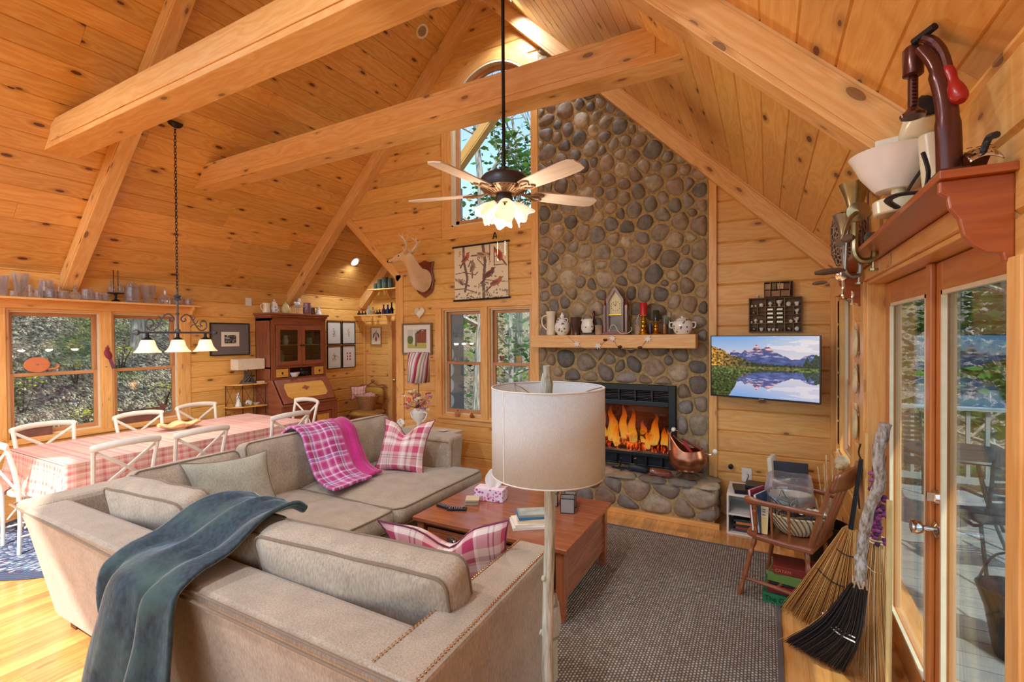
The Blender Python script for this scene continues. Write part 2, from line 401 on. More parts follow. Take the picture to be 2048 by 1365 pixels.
wall('wall_left', (XL, YB, 0), (0, 1, 0), (1, 0, 0), YA - YB, 13, [(1.71 - YB, 2.49 - YB, .70, 2.03), (2.56 - YB, 3.28 - YB, .70, 2.03)])
wall('wall_right', (XR, YB, 0), (0, 1, 0), (-1, 0, 0), YN - YB + .15, 13, [(1.56 - YB, 3.45 - YB, -1, 2.03), (3.98 - YB, 4.72 - YB, .74, 2.03)])
AX, AR, AZ = -2.93, .60, 4.45    # arched window: centre, radius, spring height
def arch(z):
    if 3.11 < z <= AZ: return (AX - AR - XL, AX + AR - XL)
    if AZ < z < AZ + AR: d = math.sqrt(AR ** 2 - (z - AZ) ** 2); return (AX - d - XL, AX + d - XL)
def glim(z):
    lo = -4.36 if z < 2.53 else -4.36 - (z - 2.53) * 1.08
    return (lo - XL, XR - XL + .1)
wall('wall_back', (XL, YN, 0), (1, 0, 0), (0, -1, 0), XR - XL, 30, [(-3.70 - XL, -2.41 - XL, .70, 2.08), (-1.93 - XL, -.84 - XL, .42, 1.1), arch], glim)
wall('wall_alcove', (XL, YA, 0), (1, 0, 0), (0, -1, 0), 1.97, 22, [])
wall('wall_passage', (-4.62, YN + .16, 0), (0, 1, 0), (-1, 0, 0), 1.36, 21, [], thick=.05)
MB(col=(1, 1, 1)).bb(-4.56, -4.5, YN + .15, YA + .2, -.1, 4.2).build('wall_porch', plain('porch_grey', (92, 98, 104), .8), kind='structure')
MB().bb(XL, XR, YB - .2, YB - .05, 0, .1).build('trim_1', M['trimw'], kind='structure')
# edge trim of the gable wall where it opens on the alcove
mb = MB(); mb.bb(-4.45, -4.33, 4.915, 5.13, 0, 2.56)
mb.bar((-4.38, 4.93, 2.50), (-5.45, 4.93, 3.49), .03, .10, up=(0, 0, 1)); mb.bar((-4.40, 5.02, 2.50), (-5.45, 5.02, 3.47), .20, .03, up=(0, 0, 1))
mb.build('trim_2', M['trimw'], kind='structure', bevel=.004)
mb = MB(); mb.bb(-2.39, -2.30, 4.905, 4.95, 0, 4.6); mb.build('trim_3', M['trimw'], kind='structure', bevel=.004)
mb = MB(); mb.bb(-.492, -.42, 4.905, 4.95, 0, 3.25); mb.build('trim_4', M['trimw'], kind='structure', bevel=.004)
mb = MB(); mb.bb(-4.33, -2.40, 4.925, 4.945, 0, .09); mb.bb(-.36, XR, 4.925, 4.945, 0, .09); mb.build('baseboard_back', M['trimw'], kind='structure')
mb = MB(); mb.bb(XL + .01, XL + .03, YB, YA, 0, .09); mb.build('baseboard_left', M['trimw'], kind='structure')
mb = MB(); mb.bb(XR - .045, XR, 4.88, 4.95, 0, 2.42); mb.bb(XL, XL + .05, 6.37, 6.42, 0, 2.2); mb.build('trim_5', M['trimw'], kind='structure')

# exposed timber: rafters and collar ties, each a beam
def rafter(y0, side, lab, y1=None, low=0):
    y1 = y1 or y0 + .13; mb = MB(); dv = V((side * S2, 0, -S2)); nrm = V((-side * S2, 0, -S2)); o = V((XC, y0, KR_ - XC))
    L = 3.62 * math.sqrt(2) - low
    mb.obox(o + nrm * .004, dv * L, V((0, y1 - y0, 0)), nrm * .155); mb.obox(o + nrm * .02 + V((0, -.006, 0)), dv * L, V((0, .007, 0)), nrm * .115)
    return mb.build('beam', M['beam'], kind='structure', bevel=.006, label=lab)
rafter(2.13, 1, 'pine rafter beam on the roof slope over the glass doors')
rafter(2.13, -1, 'pine rafter beam rising above the dining table window')
rafter(4.82, 1, 'pine rafter beam against the gable wall above the stone chimney')
rafter(4.81, -1, 'pine rafter beam ending above the hutch')
rafter(6.29, -1, 'pine rafter beam in the alcove above the bottle shelves')
def tie(y0, y1, lab):
    mb = MB(); z0, z1 = 3.385, 3.615; q = random.random() * 9
    a0, a1, b0, b1 = z0 - KL_, z1 - KL_, KR_ - z0, KR_ - z1
    P = [(a0, y0, z0), (b0, y0, z0), (b1, y0, z1), (a1, y0, z1), (a0, y1, z0), (b0, y1, z0), (b1, y1, z1), (a1, y1, z1)]
    F = [(0, 1, 2, 3), (5, 4, 7, 6), (4, 5, 1, 0), (3, 2, 6, 7)]
    mb.add(P, F, [[(q + P[i][0], q + k * 2 + (P[i][2] if k < 2 else P[i][1])) for i in f] for k, f in enumerate(F)], None, False)
    mb.bb(a0 + .16, b0 - .16, y0 - .008, y0, z0 + .045, z1 - .03)
    return mb.build('beam', M['beam'], kind='structure', bevel=.006, label=lab)
tie(1.72, 1.95, 'horizontal pine tie beam nearest the dining light')
tie(2.96, 3.16, 'horizontal pine tie beam crossing behind the ceiling fan rod')
mb = MB(); mb.bb(XC - .09, XC + .09, YB, YN + .02, 5.72, 5.9); mb.build('beam', M['beam'], kind='structure', bevel=.006, label='pine ridge beam along the roof peak')

# ---------------------------------------------------------------- windows
def ring(mb, x0, x1, z0, z1, w_, y0, y1, wb=None, wt=None):
    wb = w_ if wb is None else wb; wt = w_ if wt is None else wt
    mb.bb(x0, x0 + w_, y0, y1, z0, z1); mb.bb(x1 - w_, x1, y0, y1, z0, z1)
    mb.bb(x0 + w_, x1 - w_, y0, y1, z1 - wt, z1); mb.bb(x0 + w_, x1 - w_, y0, y1, z0, z0 + wb)
def dh_window(name, loc, rz, units, z0, z1, cas, label, mid=.49, head=.1, sill=.06, depth=.15):
    """double-hung units in local x; local y points outdoors"""
    root = empty(name, loc, rz, label, 'window', kind='structure'); a, b = units[0][0], units[-1][1]
    mb = MB(); y0 = -.022
    mb.bb(a - cas[0], a, y0, 0, z0 - sill, z1); mb.bb(b, b + cas[1], y0, 0, z0 - sill, z1); mb.bb(a - cas[0], b + cas[1], y0 - .004, 0, z1, z1 + head)
    for (p, q), (r_, s_) in zip(units[:-1], units[1:]): mb.bb(q, r_, y0, 0, z0, z1)
    mb.build('casing', M['trimw'], root, bevel=.003)
    mb = MB(); mb.bb(a - cas[0] * .6, b + cas[1] * .6, -.05, .03, z0 - .03, z0); mb.bb(a - cas[0] * .5, b + cas[1] * .5, -.02, 0, z0 - sill - .04, z0 - .03); mb.build('window_sill', M['trimw'], root, bevel=.003)
    for p, q in units:
        mb = MB()
        ring(mb, p, q, z0, z1, .022, 0, depth); mb.build('jamb', M['trimw'], root)
        mb = MB(); ring(mb, p + .022, q - .022, z0 + .022, z1 - .022, .018, .035, .055); mb.build('liner', M['cream'], root)
        zm = z0 + (z1 - z0) * mid
        for nm, za, zb, ya in (('upper_sash', zm - .02, z1 - .03, .085), ('lower_sash', z0 + .03, zm + .02, .05)):
            mb = MB(); ring(mb, p + .03, q - .03, za, zb, .042, ya, ya + .035, wb=.055 if nm[0] == 'l' else .036, wt=.036 if nm[0] == 'l' else .045)
            s_ = mb.build(nm, M['sash'], root, bevel=.003)
            MB().bb(p + .066, q - .066, ya + .015, ya + .019, za + .04, zb - .035).build('pane', M['pane'], s_)
    return root
dh_window('window_1', (XL, 0, 0), PI / 2, [(1.71, 2.49), (2.56, 3.28)], .70, 2.03, (.13, .11), 'double wood framed window over the dining table looking at the hillside')
dh_window('window_2', (0, YN, 0), 0, [(-3.70, -3.095), (-3.005, -2.41)], .70, 2.08, (.10, .10), 'double wood framed window beside the stone chimney under the bird banner', head=.075)
dh_window('window_3', (XR, 0, 0), -PI / 2, [(-4.72, -3.98)], .74, 2.03, (.1, .1), 'narrow wood window in the corner beside the rocking chair', mid=.46)
# arched window
root = empty('window_4', (0, YN, 0), 0, 'tall arched window high in the gable beside the chimney', 'window', kind='structure')
def arcring(mb, r0, r1, y0, y1, zb, n=28):
    q = random.random() * 9
    pts = [(AX - 1, 0)] ; inner = [(AX - r0, zb)] + [(AX - r0 * math.cos(PI * i / n), AZ + r0 * math.sin(PI * i / n)) for i in range(n + 1)] + [(AX + r0, zb)]
    outer = [(AX - r1, zb)] + [(AX - r1 * math.cos(PI * i / n), AZ + r1 * math.sin(PI * i / n)) for i in range(n + 1)] + [(AX + r1, zb)]
    L = 0; m = len(inner); vs = []; uv = []
    for i in range(m):
        if i: L += math.dist(outer[i], outer[i - 1])
        for y in (y0, y1):
            for p, t in ((inner[i], 0), (outer[i], abs(r1 - r0))): vs.append((p[0], y, p[1])); uv.append((q + L, q + t))
    F = []
    for i in range(m - 1):
        a, b = i * 4, i * 4 + 4
        F += [(a, a + 1, b + 1, b), (a + 2, b + 2, b + 3, a + 3), (a, b, b + 2, a + 2), (a + 1, a + 3, b + 3, b + 1)]
    mb.add(vs, F, [[uv[k] for k in f] for f in F], None, False)
mb = MB(); arcring(mb, AR - .005, AR + .14, -.022, 0, 3.02); mb.bb(AX - AR - .14, AX + AR + .14, -.024, 0, 2.96, 3.11); mb.build('casing', M['trimw'], root)
mb = MB(); arcring(mb, AR - .03, AR, -.018, .14, 3.11); mb.bb(AX - AR, AX + AR, -.018, .14, 3.105, 3.13); mb.build('jamb', M['cream'], root)
mb = MB(); arcring(mb, AR - .08, AR - .03, .05, .09, 3.13); mb.bb(AX - AR + .03, AX + AR - .03, .05, .09, 3.13, 3.19); s_ = mb.build('sash', M['sash'], root)
mb = MB(); n_ = 28; mb.prism([(AX - AR + .07, 3.17)] + [(AX - (AR - .07) * math.cos(PI * i / n_), AZ + (AR - .07) * math.sin(PI * i / n_)) for i in range(n_ + 1)] + [(AX + AR - .07, 3.17)], (0, .07, 0), (1, 0, 0), (0, 0, 1), (0, 1, 0), .004)
mb.build('pane', M['pane'], s_)

# ---------------------------------------------------------------- glazed doors to the deck
mb = MB()
ya, yb = 1.56, 3.45
mb.bb(XR - .025, XR, yb, yb + .11, 0, 2.03); mb.bb(XR - .025, XR, ya - .075, ya, 0, 1.90); mb.bb(XR - .03, XR, ya - .0, yb + .11, 2.03, 2.10)
mb.bb(XR - .012, XR + .15, yb - .02, yb, 0, 2.03); mb.bb(XR - .012, XR + .15, ya, ya + .02, 0, 2.03); mb.bb(XR - .012, XR + .15, ya + .02, yb - .02, 2.01, 2.03)
mb.bb(XR + .0, XR + .17, ya + .02, yb - .02, 0, .03)
mb.build('trim_6', M['trimw'], kind='structure', bevel=.004)
def leaf(name, y0, y1, label, st):
    root = empty(name, (XR + .075, 0, 0), 0, label, 'door', kind='structure'); mb = MB(); T = .045
    mb.bb(0, T, y0, y0 + st[0], .035, 2.005); mb.bb(0, T, y1 - st[1], y1, .035, 2.005); mb.bb(0, T, y0 + st[0], y1 - st[1], .035, .2); mb.bb(0, T, y0 + st[0], y1 - st[1], 1.885, 2.005)
    mb.build('door_panel', M['doorw'], root, bevel=.004)
    mb = MB()
    for q, (xa, xb) in enumerate(((-.004, .012),)):
        a, b, c, d = y0 + st[0] - .004, y1 - st[1] + .004, .196, 1.889
        for r in ((a, a + .016, c, d), (b - .016, b, c, d), (a, b, c, c + .016), (a, b, d - .016, d)): mb.bb(xa, xb, r[0], r[1], r[2], r[3])
    mb.build('glazing_bead', M['cream'], root)
    MB().bb(.018, .023, y0 + st[0], y1 - st[1], .19, 1.895).build('pane', M['pane'], root); return root
d1 = leaf('door_1', 2.545, 3.425, 'glazed wooden door leaf nearer the brooms', (.09, .12))
mb = MB(); mb.bb(-.02, 0, 2.50, 2.56, .035, 2.005); mb.build('astragal', M['doorw'], d1, bevel=.006)
d2 = leaf('door_2', 1.585, 2.535, 'glazed wooden door leaf carrying the steel knob and deadbolt', (.09, .11))
mb = MB(); mb.lathe([(.0, 0), (.032, 0), (.032, .008), (.012, .014), (.012, .045), (.024, .052), (.03, .068), (.026, .084), (0, .09)], (-.0, 2.475, .93), 18, Matrix.Rotation(-PI / 2, 3, 'Y'))
mb.lathe([(0, 0), (.03, 0), (.026, .012), (0, .014)], (0, 2.475, 1.06), 18, Matrix.Rotation(-PI / 2, 3, 'Y')); mb.box((-.024, 2.475, 1.06), (.022, .012, .034))
mb.build('door_knob', M['chromew'], d2, label='satin steel knob with deadbolt above')

# ---------------------------------------------------------------- alcove door (brown, seen edge on) and shelves
root = empty('door_3', (-5.42, 6.405, 0), 0, 'plain brown door at the back of the alcove', 'door', kind='structure')
mb = MB(); mb.bb(-.44, .44, -.03, 0, 0, 2.0); mb.build('door_panel', M['doorw'], root, bevel=.003)
mb = MB(); mb.bb(-.54, -.44, -.04, 0, 0, 2.0); mb.bb(.44, .54, -.04, 0, 0, 2.0); mb.bb(-.54, .54, -.04, 0, 2.0, 2.09); mb.build('casing', M['trimw'], root)
MB().lathe([(0, 0), (.025, .0), (.01, .02), (.01, .05), (.03, .06), (0, .09)], (-.36, -.03, .95), 14, Matrix.Rotation(PI / 2, 3, 'X')).build('door_knob', M['steel'], root)

# ================================================================ outdoors
def hgt(x, y):
    h = -1.1 + .50 * max(0, -x - 7.4) + .30 * max(0, y - 20) + .33 * max(0, x - 12) + (0 if x < -7 else -.8 * min(1, max(0, (x + 7) / 6)))
    h = max(h, -1.1 + .5 * max(0, -x - 7.4)) if x < -7 else h
    return min(h, 30) + nz(x * .5, y * .5) * .35 + nz(x * 2.1, y * 2.1, 3) * .1
n = NT('leaf_litter'); o = n.obj(); v1 = n.n('TexVoronoi', {0: o, 'Scale': 9.0}); v2 = n.n('TexVoronoi', {0: n.map(o, (1, 1.6, 1)), 'Scale': 17.0})
g = n.noise(o, .55, 5).outputs[0]; s = n.n('SeparateColor', {0: v2.outputs['Color']})
c = n.ramp(s.outputs[0], (0, srgb(70, 58, 50)), (.3, srgb(126, 104, 84)), (.6, srgb(170, 150, 124)), (.8, srgb(204, 190, 164)), (1, srgb(112, 84, 60)))
c = n.mix(n.ramp(g, (.5, (0, 0, 0)), (.66, (1, 1, 1))), c, n.ramp(s.outputs[1], (0, srgb(60, 78, 36)), (.6, srgb(132, 138, 62)), (1, srgb(180, 172, 84))))
M['litter'] = n.pbr(c, .95, 0, n.bump(n.math('ADD', v1.outputs[0], v2.outputs[0]), 1.0, .12))
def terrain(x0, x1, y0, y1, st):
    mb = MB(); mb.grid(int((x1 - x0) / st), int((y1 - y0) / st), lambda u, v: (x0 + (x1 - x0) * u, y0 + (y1 - y0) * v, hgt(x0 + (x1 - x0) * u, y0 + (y1 - y0) * v)), 1, 1); return mb
mb = terrain(-34, -7.0, -14, 34, .4)
mb2 = terrain(-7.0, 50, -26, 60, .9); off = len(mb.v); mb.v += mb2.v; mb.f += [[i + off for i in f] for f in mb2.f]; mb.u += mb2.u; mb.c += mb2.c; mb.sm += mb2.sm
mb.build('ground', M['litter'], kind='structure')

n = NT('bark'); o = n.obj(); a = n.noise(n.map(o, (8, 8, 1.3)), 3, 4).outputs[0]
M['bark'] = n.pbr(n.mix(1, n.col(), n.ramp(a, (.3, srgb(96, 86, 80)), (.7, srgb(188, 180, 172))), 'MULTIPLY'), .9, 0, n.bump(a, .6, .02))
n = NT('leaf'); n.m.use_nodes = True; o = n.obj(); cc = n.mix(1, n.col(), n.ramp(n.noise(o, 3, 2).outputs[0], (.3, (.7, .7, .7)), (.7, (1.2, 1.2, 1.2))), 'MULTIPLY')
d = n.n('BsdfDiffuse', {0: cc}); tl = n.n('BsdfTranslucent', {0: cc}); n.t.links.new(n.n('MixShader', {0: .4, 1: d.outputs[0], 2: tl.outputs[0]}).outputs[0], n.out.inputs[0]); M['leaf'] = n.m
def branch(mb, p, d, L, r, lev, tips):
    pts = [p]; rs = [r]; q = p; dd = unit(d)
    for i in range(4 if lev else 3):
        dd = unit(dd + V((random.gauss(0, .12), random.gauss(0, .12), random.gauss(.04, .08)))); q = q + dd * L / 4; pts.append(q); rs.append(r * (1 - .75 * (i + 1) / 4) + .004)
    mb.tube(pts, rs, 6 if lev > 1 else 4, cap=False, col=mb.col)
    tips.append(pts[-1])
    if lev > 0:
        for k in range(3 if lev > 1 else 3):
            b = random.choice(pts[1:]); a = random.uniform(0, 2 * PI); nd = unit(dd * .55 + V((math.cos(a), math.sin(a), random.uniform(.1, .6))) * .75)
            branch(mb, b, nd, L * random.uniform(.45, .7), r * .42, lev - 1, tips)
def leaves(mb, c, rad, n_, sz, cols):
    for _ in range(n_):
        p = V(c) + V((random.gauss(0, 1), random.gauss(0, 1), random.gauss(0, .8))) * rad; d = unit((random.gauss(0, 1), random.gauss(0, 1), random.gauss(0, 1))); a, b = perp(d); s = sz * random.uniform(.6, 1.3)
        mb.add([p - a * s, p + b * s * .5, p + a * s, p - b * s * .5], [(0, 1, 2, 3)], None, random.choice(cols), False)
def lin(*c): return srgb(*c)[:3]
def bare_tree(h, seed, lean=0):
    random.seed(seed); mb = MB(); k = random.uniform(.8, 1.1); mb.col = (k, k, k); pts = []; rs = []; q = V((0, 0, -.4)); n_ = 9
    for i in range(n_ + 1):
        t = i / n_; pts.append(q.copy()); rs.append(.015 * h * (1 - .8 * t) + .008); q += V((random.gauss(lean * .1, .05), random.gauss(0, .05), h / n_))
    mb.tube(pts, rs, 8, cap=False, col=mb.col); tips = []
    for i in range(3, n_ + 1):
        for _ in range(2):
            a = random.uniform(0, 2 * PI); branch(mb, pts[i], V((math.cos(a), math.sin(a), random.uniform(.4, 1.1))), h * random.uniform(.12, .3), rs[i] * .5, 1 if i < 6 else 2, tips)
    return mb, tips
TREES = []
for k, (h, leafy) in enumerate([(11, 0), (9, 0), (13, 0), (7, 1), (6, 1)]):
    mb, tips = bare_tree(h, 20 + k); root = empty('tree', (0, 0, -90), 0, 'x', 'tree'); mb.build('trunk', M['bark'], root)
    if leafy:
        lb = MB(); cols = [lin(96, 120, 40), lin(150, 158, 60), lin(66, 96, 40), lin(178, 170, 70)] if k == 3 else [lin(40, 84, 44), lin(60, 108, 52), lin(90, 130, 60)]
        for t in tips: leaves(lb, t, .35, 22, .09, cols)
        for i in range(40): leaves(lb, (random.gauss(0, .9), random.gauss(0, .9), h * random.uniform(.25, .8)), .4, 14, .09, cols)
        lb.build('foliage', M['leaf'], root)
    TREES.append(root)
tree_spots = []
random.seed(5)
LB = ['bare grey tree in the winter woods outdoors', 'slender bare sapling in the winter woods outdoors', 'tall bare forked tree in the winter woods outdoors', 'loose tree with yellow green leaves in the woods outdoors', 'dense green leafed tree in the woods outdoors']
spots = [(0, -6.4, 9.9), (1, -6.9, 13), (4, -6.3, 11.5), (1, -4.4, 15), (2, -7.5, 17), (4, -2.2, 13.5), (0, .2, 13), (4, .9, 14),
         (0, -13.5, 1.0), (1, -11.6, 2.6), (2, -14.5, 4.6), (1, -12.6, 5.4), (0, -17, 7), (3, -10.6, 2.2), (0, -19, 3.5), (2, -16, 9), (1, -12, 8), (3, -14.5, 7),
         (0, 5, 9), (3, 4.2, 10.5), (4, 3.2, 9), (2, 7, 12), (4, 6.4, 9.5), (3, 8.5, 14), (0, 10, 16), (1, 3.4, 13), (4, 5, 15), (2, 12, 20), (3, 2.2, 17), (4, 10.5, 11), (0, 8, 7), (1, 14, 12)]
for k in range(26):
    a = random.uniform(-.1, 1.15); d_ = random.uniform(18, 34); spots.append((random.choice([0, 1, 2, 2, 3]), math.sin(a) * d_, math.cos(a) * d_))
for i, (k, x, y) in enumerate(spots):
    t = copy_tree(TREES[k], None, (x, y, hgt(x, y)), random.uniform(0, 6), LB[k]); s = random.uniform(.85, 1.2); t.scale = (s, s, s); t['group'] = ['bare trees beyond the house', 'bare saplings beyond the house', 'tall bare trees beyond the house', 'yellow green trees beyond the house', 'leafy trees beyond the house'][k]
for t in TREES:
    for ch in list(t.children): bpy.data.objects.remove(ch)
    bpy.data.objects.remove(t)
# low shrubs on the hillside
random.seed(9)
def shrub(cols, n_=90):
    mb = MB()
    for k in range(9):
        a = random.uniform(0, 6.28); p = V((math.cos(a) * .25, math.sin(a) * .25, random.uniform(.35, .7))); mb.tube([(0, 0, -.1), p * .5 + V((0, 0, .05)), p], [.008, .006, .003], 4, col=lin(90, 76, 60)); leaves(mb, p, .1, n_ // 9, .035, cols)
    return mb
SH = [shrub([lin(206, 196, 70), lin(170, 166, 60), lin(222, 214, 120)]).build('shrub', M['leaf']), shrub([lin(120, 130, 60), lin(92, 104, 44), lin(150, 150, 80)]).build('shrub', M['leaf'])]
for k in range(34):
    x = random.uniform(-11.5, -8.2) if k < 24 else random.uniform(-16, -11); y = random.uniform(1.4, 6.5) if k < 24 else random.uniform(1, 10); j = random.choice([0, 0, 1])
    o = SH[j].copy(); COL.objects.link(o); o.location = (x, y, hgt(x, y)); o.rotation_euler = (0, 0, random.uniform(0, 6)); o.scale = [random.uniform(.6, 1.1)] * 3
    tag(o, ['small yellow leafed shrub among fallen leaves on the hillside', 'small olive green shrub among fallen leaves on the hillside'][j], 'shrub', ['yellow shrubs on the hillside', 'olive shrubs on the hillside'][j])
for o in SH: bpy.data.objects.remove(o)
mb = MB(col=(1.3, 1.3, 1.3)); mb.tube([(-14.2, 4.6, hgt(-14.2, 4.6) + .1), (-14.3, 6.4, hgt(-14.3, 6.4) + .14), (-14.4, 8.4, hgt(-14.4, 8.4) + .14)], [.1, .09, .07], 10); mb.build('fallen_log', M['bark'], label='pale fallen log lying across the leafy hillside', cat='log')

# deck, porch and rail
M['deckw'] = wood('deck_boards', (150, 150, 148), (130, 130, 130), (112, 112, 114), .15, rough=.7, coat=0)
M['railw'] = plain('rail_grey', (140, 144, 140), .7)
mb = MB()
for i in range(26): mb.bb(.72, 4.0, 0.2 + i * .15 - .6 + 3.0 - 3.0, .2 + i * .15 - .6 + .143, -.10, -.06)
for i in range(26, 50): mb.bb(.72, 4.0, .2 + i * .15 - .6, .2 + i * .15 - .457, -.10, -.06)
mb.build('ground_deck', M['deckw'], kind='structure')
mb = MB()
for i in range(12): mb.bb(-4.3, .9, 5.2 + i * .15, 5.343 + i * .15, -.10, -.06)
mb.build('ground_porch', M['deckw'], kind='structure')
def railing(name, p, q, lab):
    root = empty(name, (0, 0, 0), 0, lab, 'railing', 'railings around the deck'); p, q = V(p), V(q); L = (q - p).length; d = unit(q - p)
    MB().bar(p + V((0, 0, .93)), q + V((0, 0, .93)), .12, .035).build('top_rail', M['railw'], root)
    MB().bar(p + V((0, 0, .12)), q + V((0, 0, .12)), .05, .07).build('bottom_rail', M['railw'], root)
    bm_ = MB(); b0 = None
    n_ = int(L / .16)
    for i in range(1, n_):
        c = p + d * (L * i / n_)
        if b0 is None: b0 = MB().bar((0, 0, .15), (0, 0, .92), .035, .035, up=(0, 1, 0)).build('baluster', M['railw'], root); b0.location = c
        else: o = b0.copy(); COL.objects.link(o); o.parent = root; o.location = c
    for i in range(0, int(L / 1.7) + 1): MB().bb(-.05, .05, -.05, .05, -.3, 1.05).build('railing_post', M['railw'], root).location = p + d * min(L, i * 1.7)
railing('deck_railing', (.85, 7.1, -.06), (3.95, 7.1, -.06), 'grey wooden deck railing facing the doors with pickets')
railing('deck_railing', (3.95, .2, -.06), (3.95, 7.1, -.06), 'grey wooden deck railing along the outer edge of the deck')
railing('deck_railing', (-3.0, 6.9, -.06), (.75, 6.9, -.06), 'grey porch railing seen through the window beside the chimney')
# ================================================================ lamps of the room, plus added ones out of view
def point(loc, e, col=(1, .86, .68), r=.05, parent=None):
    l = bpy.data.lights.new('bulb', 'POINT'); l.energy = e; l.color = col; l.shadow_soft_size = r
    o = bpy.data.objects.new('bulb', l); COL.objects.link(o); o.location = loc; o['kind'] = 'helper'
    if parent: o.parent = parent
    return o
M['canw'] = plain('can_trim', (232, 222, 204), .4)
M['canlit'] = emit('can_lens', (255, 236, 200), 9)
M['canoff'] = plain('can_mirror', (150, 140, 128), .2, .8)
def can_light(x, y, side, lit, lab, e=60, group=None):
    z = KR_ - x if side > 0 else KL_ + x; q = V((-side * S2, 0, -S2)); rot = q.to_track_quat('Z', 'Y').to_matrix()
    root = empty('recessed_light', (x, y, z), 0, lab, 'ceiling light', group)
    MB().lathe([(.055, .0), (.062, .012), (.082, .016), (.085, .006)], V(q) * -.002, 28, rot, cap=False).build('trim_ring', M['canw'], root)
    MB().lathe([(0, .0), (.03, .006), (.055, .008)], V((0, 0, 0)), 24, rot).build('lens', M['canlit'] if lit else M['canoff'], root)
    if lit:
        l = bpy.data.lights.new('bulb', 'SPOT'); l.energy = e; l.color = (.86, .94, 1); l.spot_size = R(150); l.spot_blend = .8; l.shadow_soft_size = .06
        o = bpy.data.objects.new('bulb', l); COL.objects.link(o); o.parent = root; o.location = q * .05; o.rotation_euler = V((0, 0, 1)).to_track_quat('Z', 'Y').to_euler(); o['kind'] = 'helper'
can_light(-3.62, 4.49, -1, False, 'unlit round recessed light beside the arched window')
can_light(-6.01, 5.67, -1, True, 'lit round recessed light over the alcove', 40)
can_light(-2.5, 4.55, 1, True, 'lit round recessed light near the roof peak', 70)
for (x, y, s_) in ((-1.6, .2, 1), (-4.6, .2, -1), (-1.6, -1.0, 1), (-4.6, -1.0, -1)): can_light(x, y, s_, True, 'added unseen round ceiling light that brightens the room', 130, 'added fill lights behind the camera')  # unseen cans added behind the camera to lift the interior light

# ---------------------------------------------------------------- ceiling fan
FX, FY, FDZ = -1.51, 2.70, -.20
root = empty('ceiling_fan', (FX, FY, FDZ), 0, 'dark ceiling fan with five pale blades and frosted lights', 'fan')
M['fandark'] = plain('fan_pewter', (64, 62, 66), .42, .5); M['fantan'] = plain('fan_bronze', (150, 116, 88), .4, .5)
M['blade'] = wood('fan_blade', (214, 196, 180), (200, 180, 164), (182, 156, 136), 0, rough=.35)
ztop = KR_ - FX - .01 - FDZ
MB().tube([(0, 0, ztop - .02), (0, 0, 2.96)], .011, 12).build('downrod', M['ironb'], root)
MB().lathe([(0, .02), (.06, .01), (.055, -.03), (.02, -.08), (0, -.08)], (0, 0, ztop), 20, Matrix.Rotation(R(40), 3, 'Y')).build('canopy', M['fandark'], root)
MB().lathe([(0, 3.03), (.03, 3.02), (.035, 2.985), (.10, 2.98), (.135, 2.965), (.155, 2.94), (.157, 2.895), (.15, 2.88)], (0, 0, 0), 36).build('motor_housing', M['fandark'], root)
mb = MB(); mb.lathe([(.15, 2.882), (.125, 2.865), (.07, 2.85), (.05, 2.848)], (0, 0, 0), 36)
for k in range(30): a = k * PI / 15; mb.bar((.085 * math.cos(a), .085 * math.sin(a), 2.850), (.14 * math.cos(a), .14 * math.sin(a), 2.87), .008, .006)
mb.build('motor_cover', M['fantan'], root)
MB().lathe([(.05, 2.85), (.052, 2.83), (.058, 2.825), (.06, 2.79), (.045, 2.78), (.05, 2.765), (.052, 2.745), (.03, 2.73), (0, 2.73)], (0, 0, 0), 24).build('switch_housing', M['fandark'], root)
bl = MB(); prof = [(.20, -.052), (.26, -.06), (.42, -.066), (.58, -.07), (.64, -.066), (.67, -.04), (.675, .01), (.665, .05), (.62, .066), (.5, .068), (.3, .06), (.2, .052)]
bl.prism(prof, (0, 0, -.0035), (1, 0, 0), (0, 1, 0), (0, 0, 1), .007); bd = bl.build('fan_blade', M['blade'], root)
ir = MB(); ir.tube(bez([(.10, 0, .015), (.14, 0, .0), (.19, 0, -.006), (.25, 0, -.008)], 4), [.014] * 9 + [.012] * 4, 8, flat=.5)
for s_ in (1, -1): ir.tube(bez([(.17, 0, -.006), (.20, s_ * .03, -.008), (.24, s_ * .045, -.008), (.27, s_ * .03, -.008), (.255, s_ * .012, -.008)], 4), .007, 6)
ir = ir.build('blade_iron', M['fantan'], root)
offs = 120.7
for k in range(5):
    a = R(offs + 72 * k); b = bd if k == 0 else bd.copy(); i_ = ir if k == 0 else ir.copy()
    for o in (b, i_):
        if k: COL.objects.link(o); o.parent = root
        o.location = (0, 0, 2.855); o.rotation_euler = (R(12) * math.cos(0), 0, a)
    b.rotation_euler = Matrix.Rotation(a, 3, 'Z').to_quaternion().to_euler(); b.rotation_euler = (Matrix.Rotation(a, 3, 'Z') @ Matrix.Rotation(R(-11), 3, 'X')).to_euler(); i_.rotation_euler = b.rotation_euler
M['frost'] = emit('frosted_glass', (255, 226, 176), .45, (250, 240, 220), .35)
def tulip():
    mb = MB(); n_ = 28; P = [(.018, 0), (.028, .02), (.044, .05), (.055, .085), (.062, .11), (.072, .13)]
    vs = []; F = []
    for i, (r, z) in enumerate(P):
        for k in range(n_):
            a = 2 * PI * k / n_; w_ = 1 + .10 * (i / 5) ** 3 * math.cos(5 * a); vs.append((r * w_ * math.cos(a), r * w_ * math.sin(a), z + .012 * (i / 5) ** 3 * math.cos(5 * a)))
    for i in range(5):
        for k in range(n_): F.append((i * n_ + k, i * n_ + (k + 1) % n_, (i + 1) * n_ + (k + 1) % n_, (i + 1) * n_ + k))
    mb.add(vs, F); return mb
tl = tulip().build('lamp_shade', M['frost'], root, solid=.004)
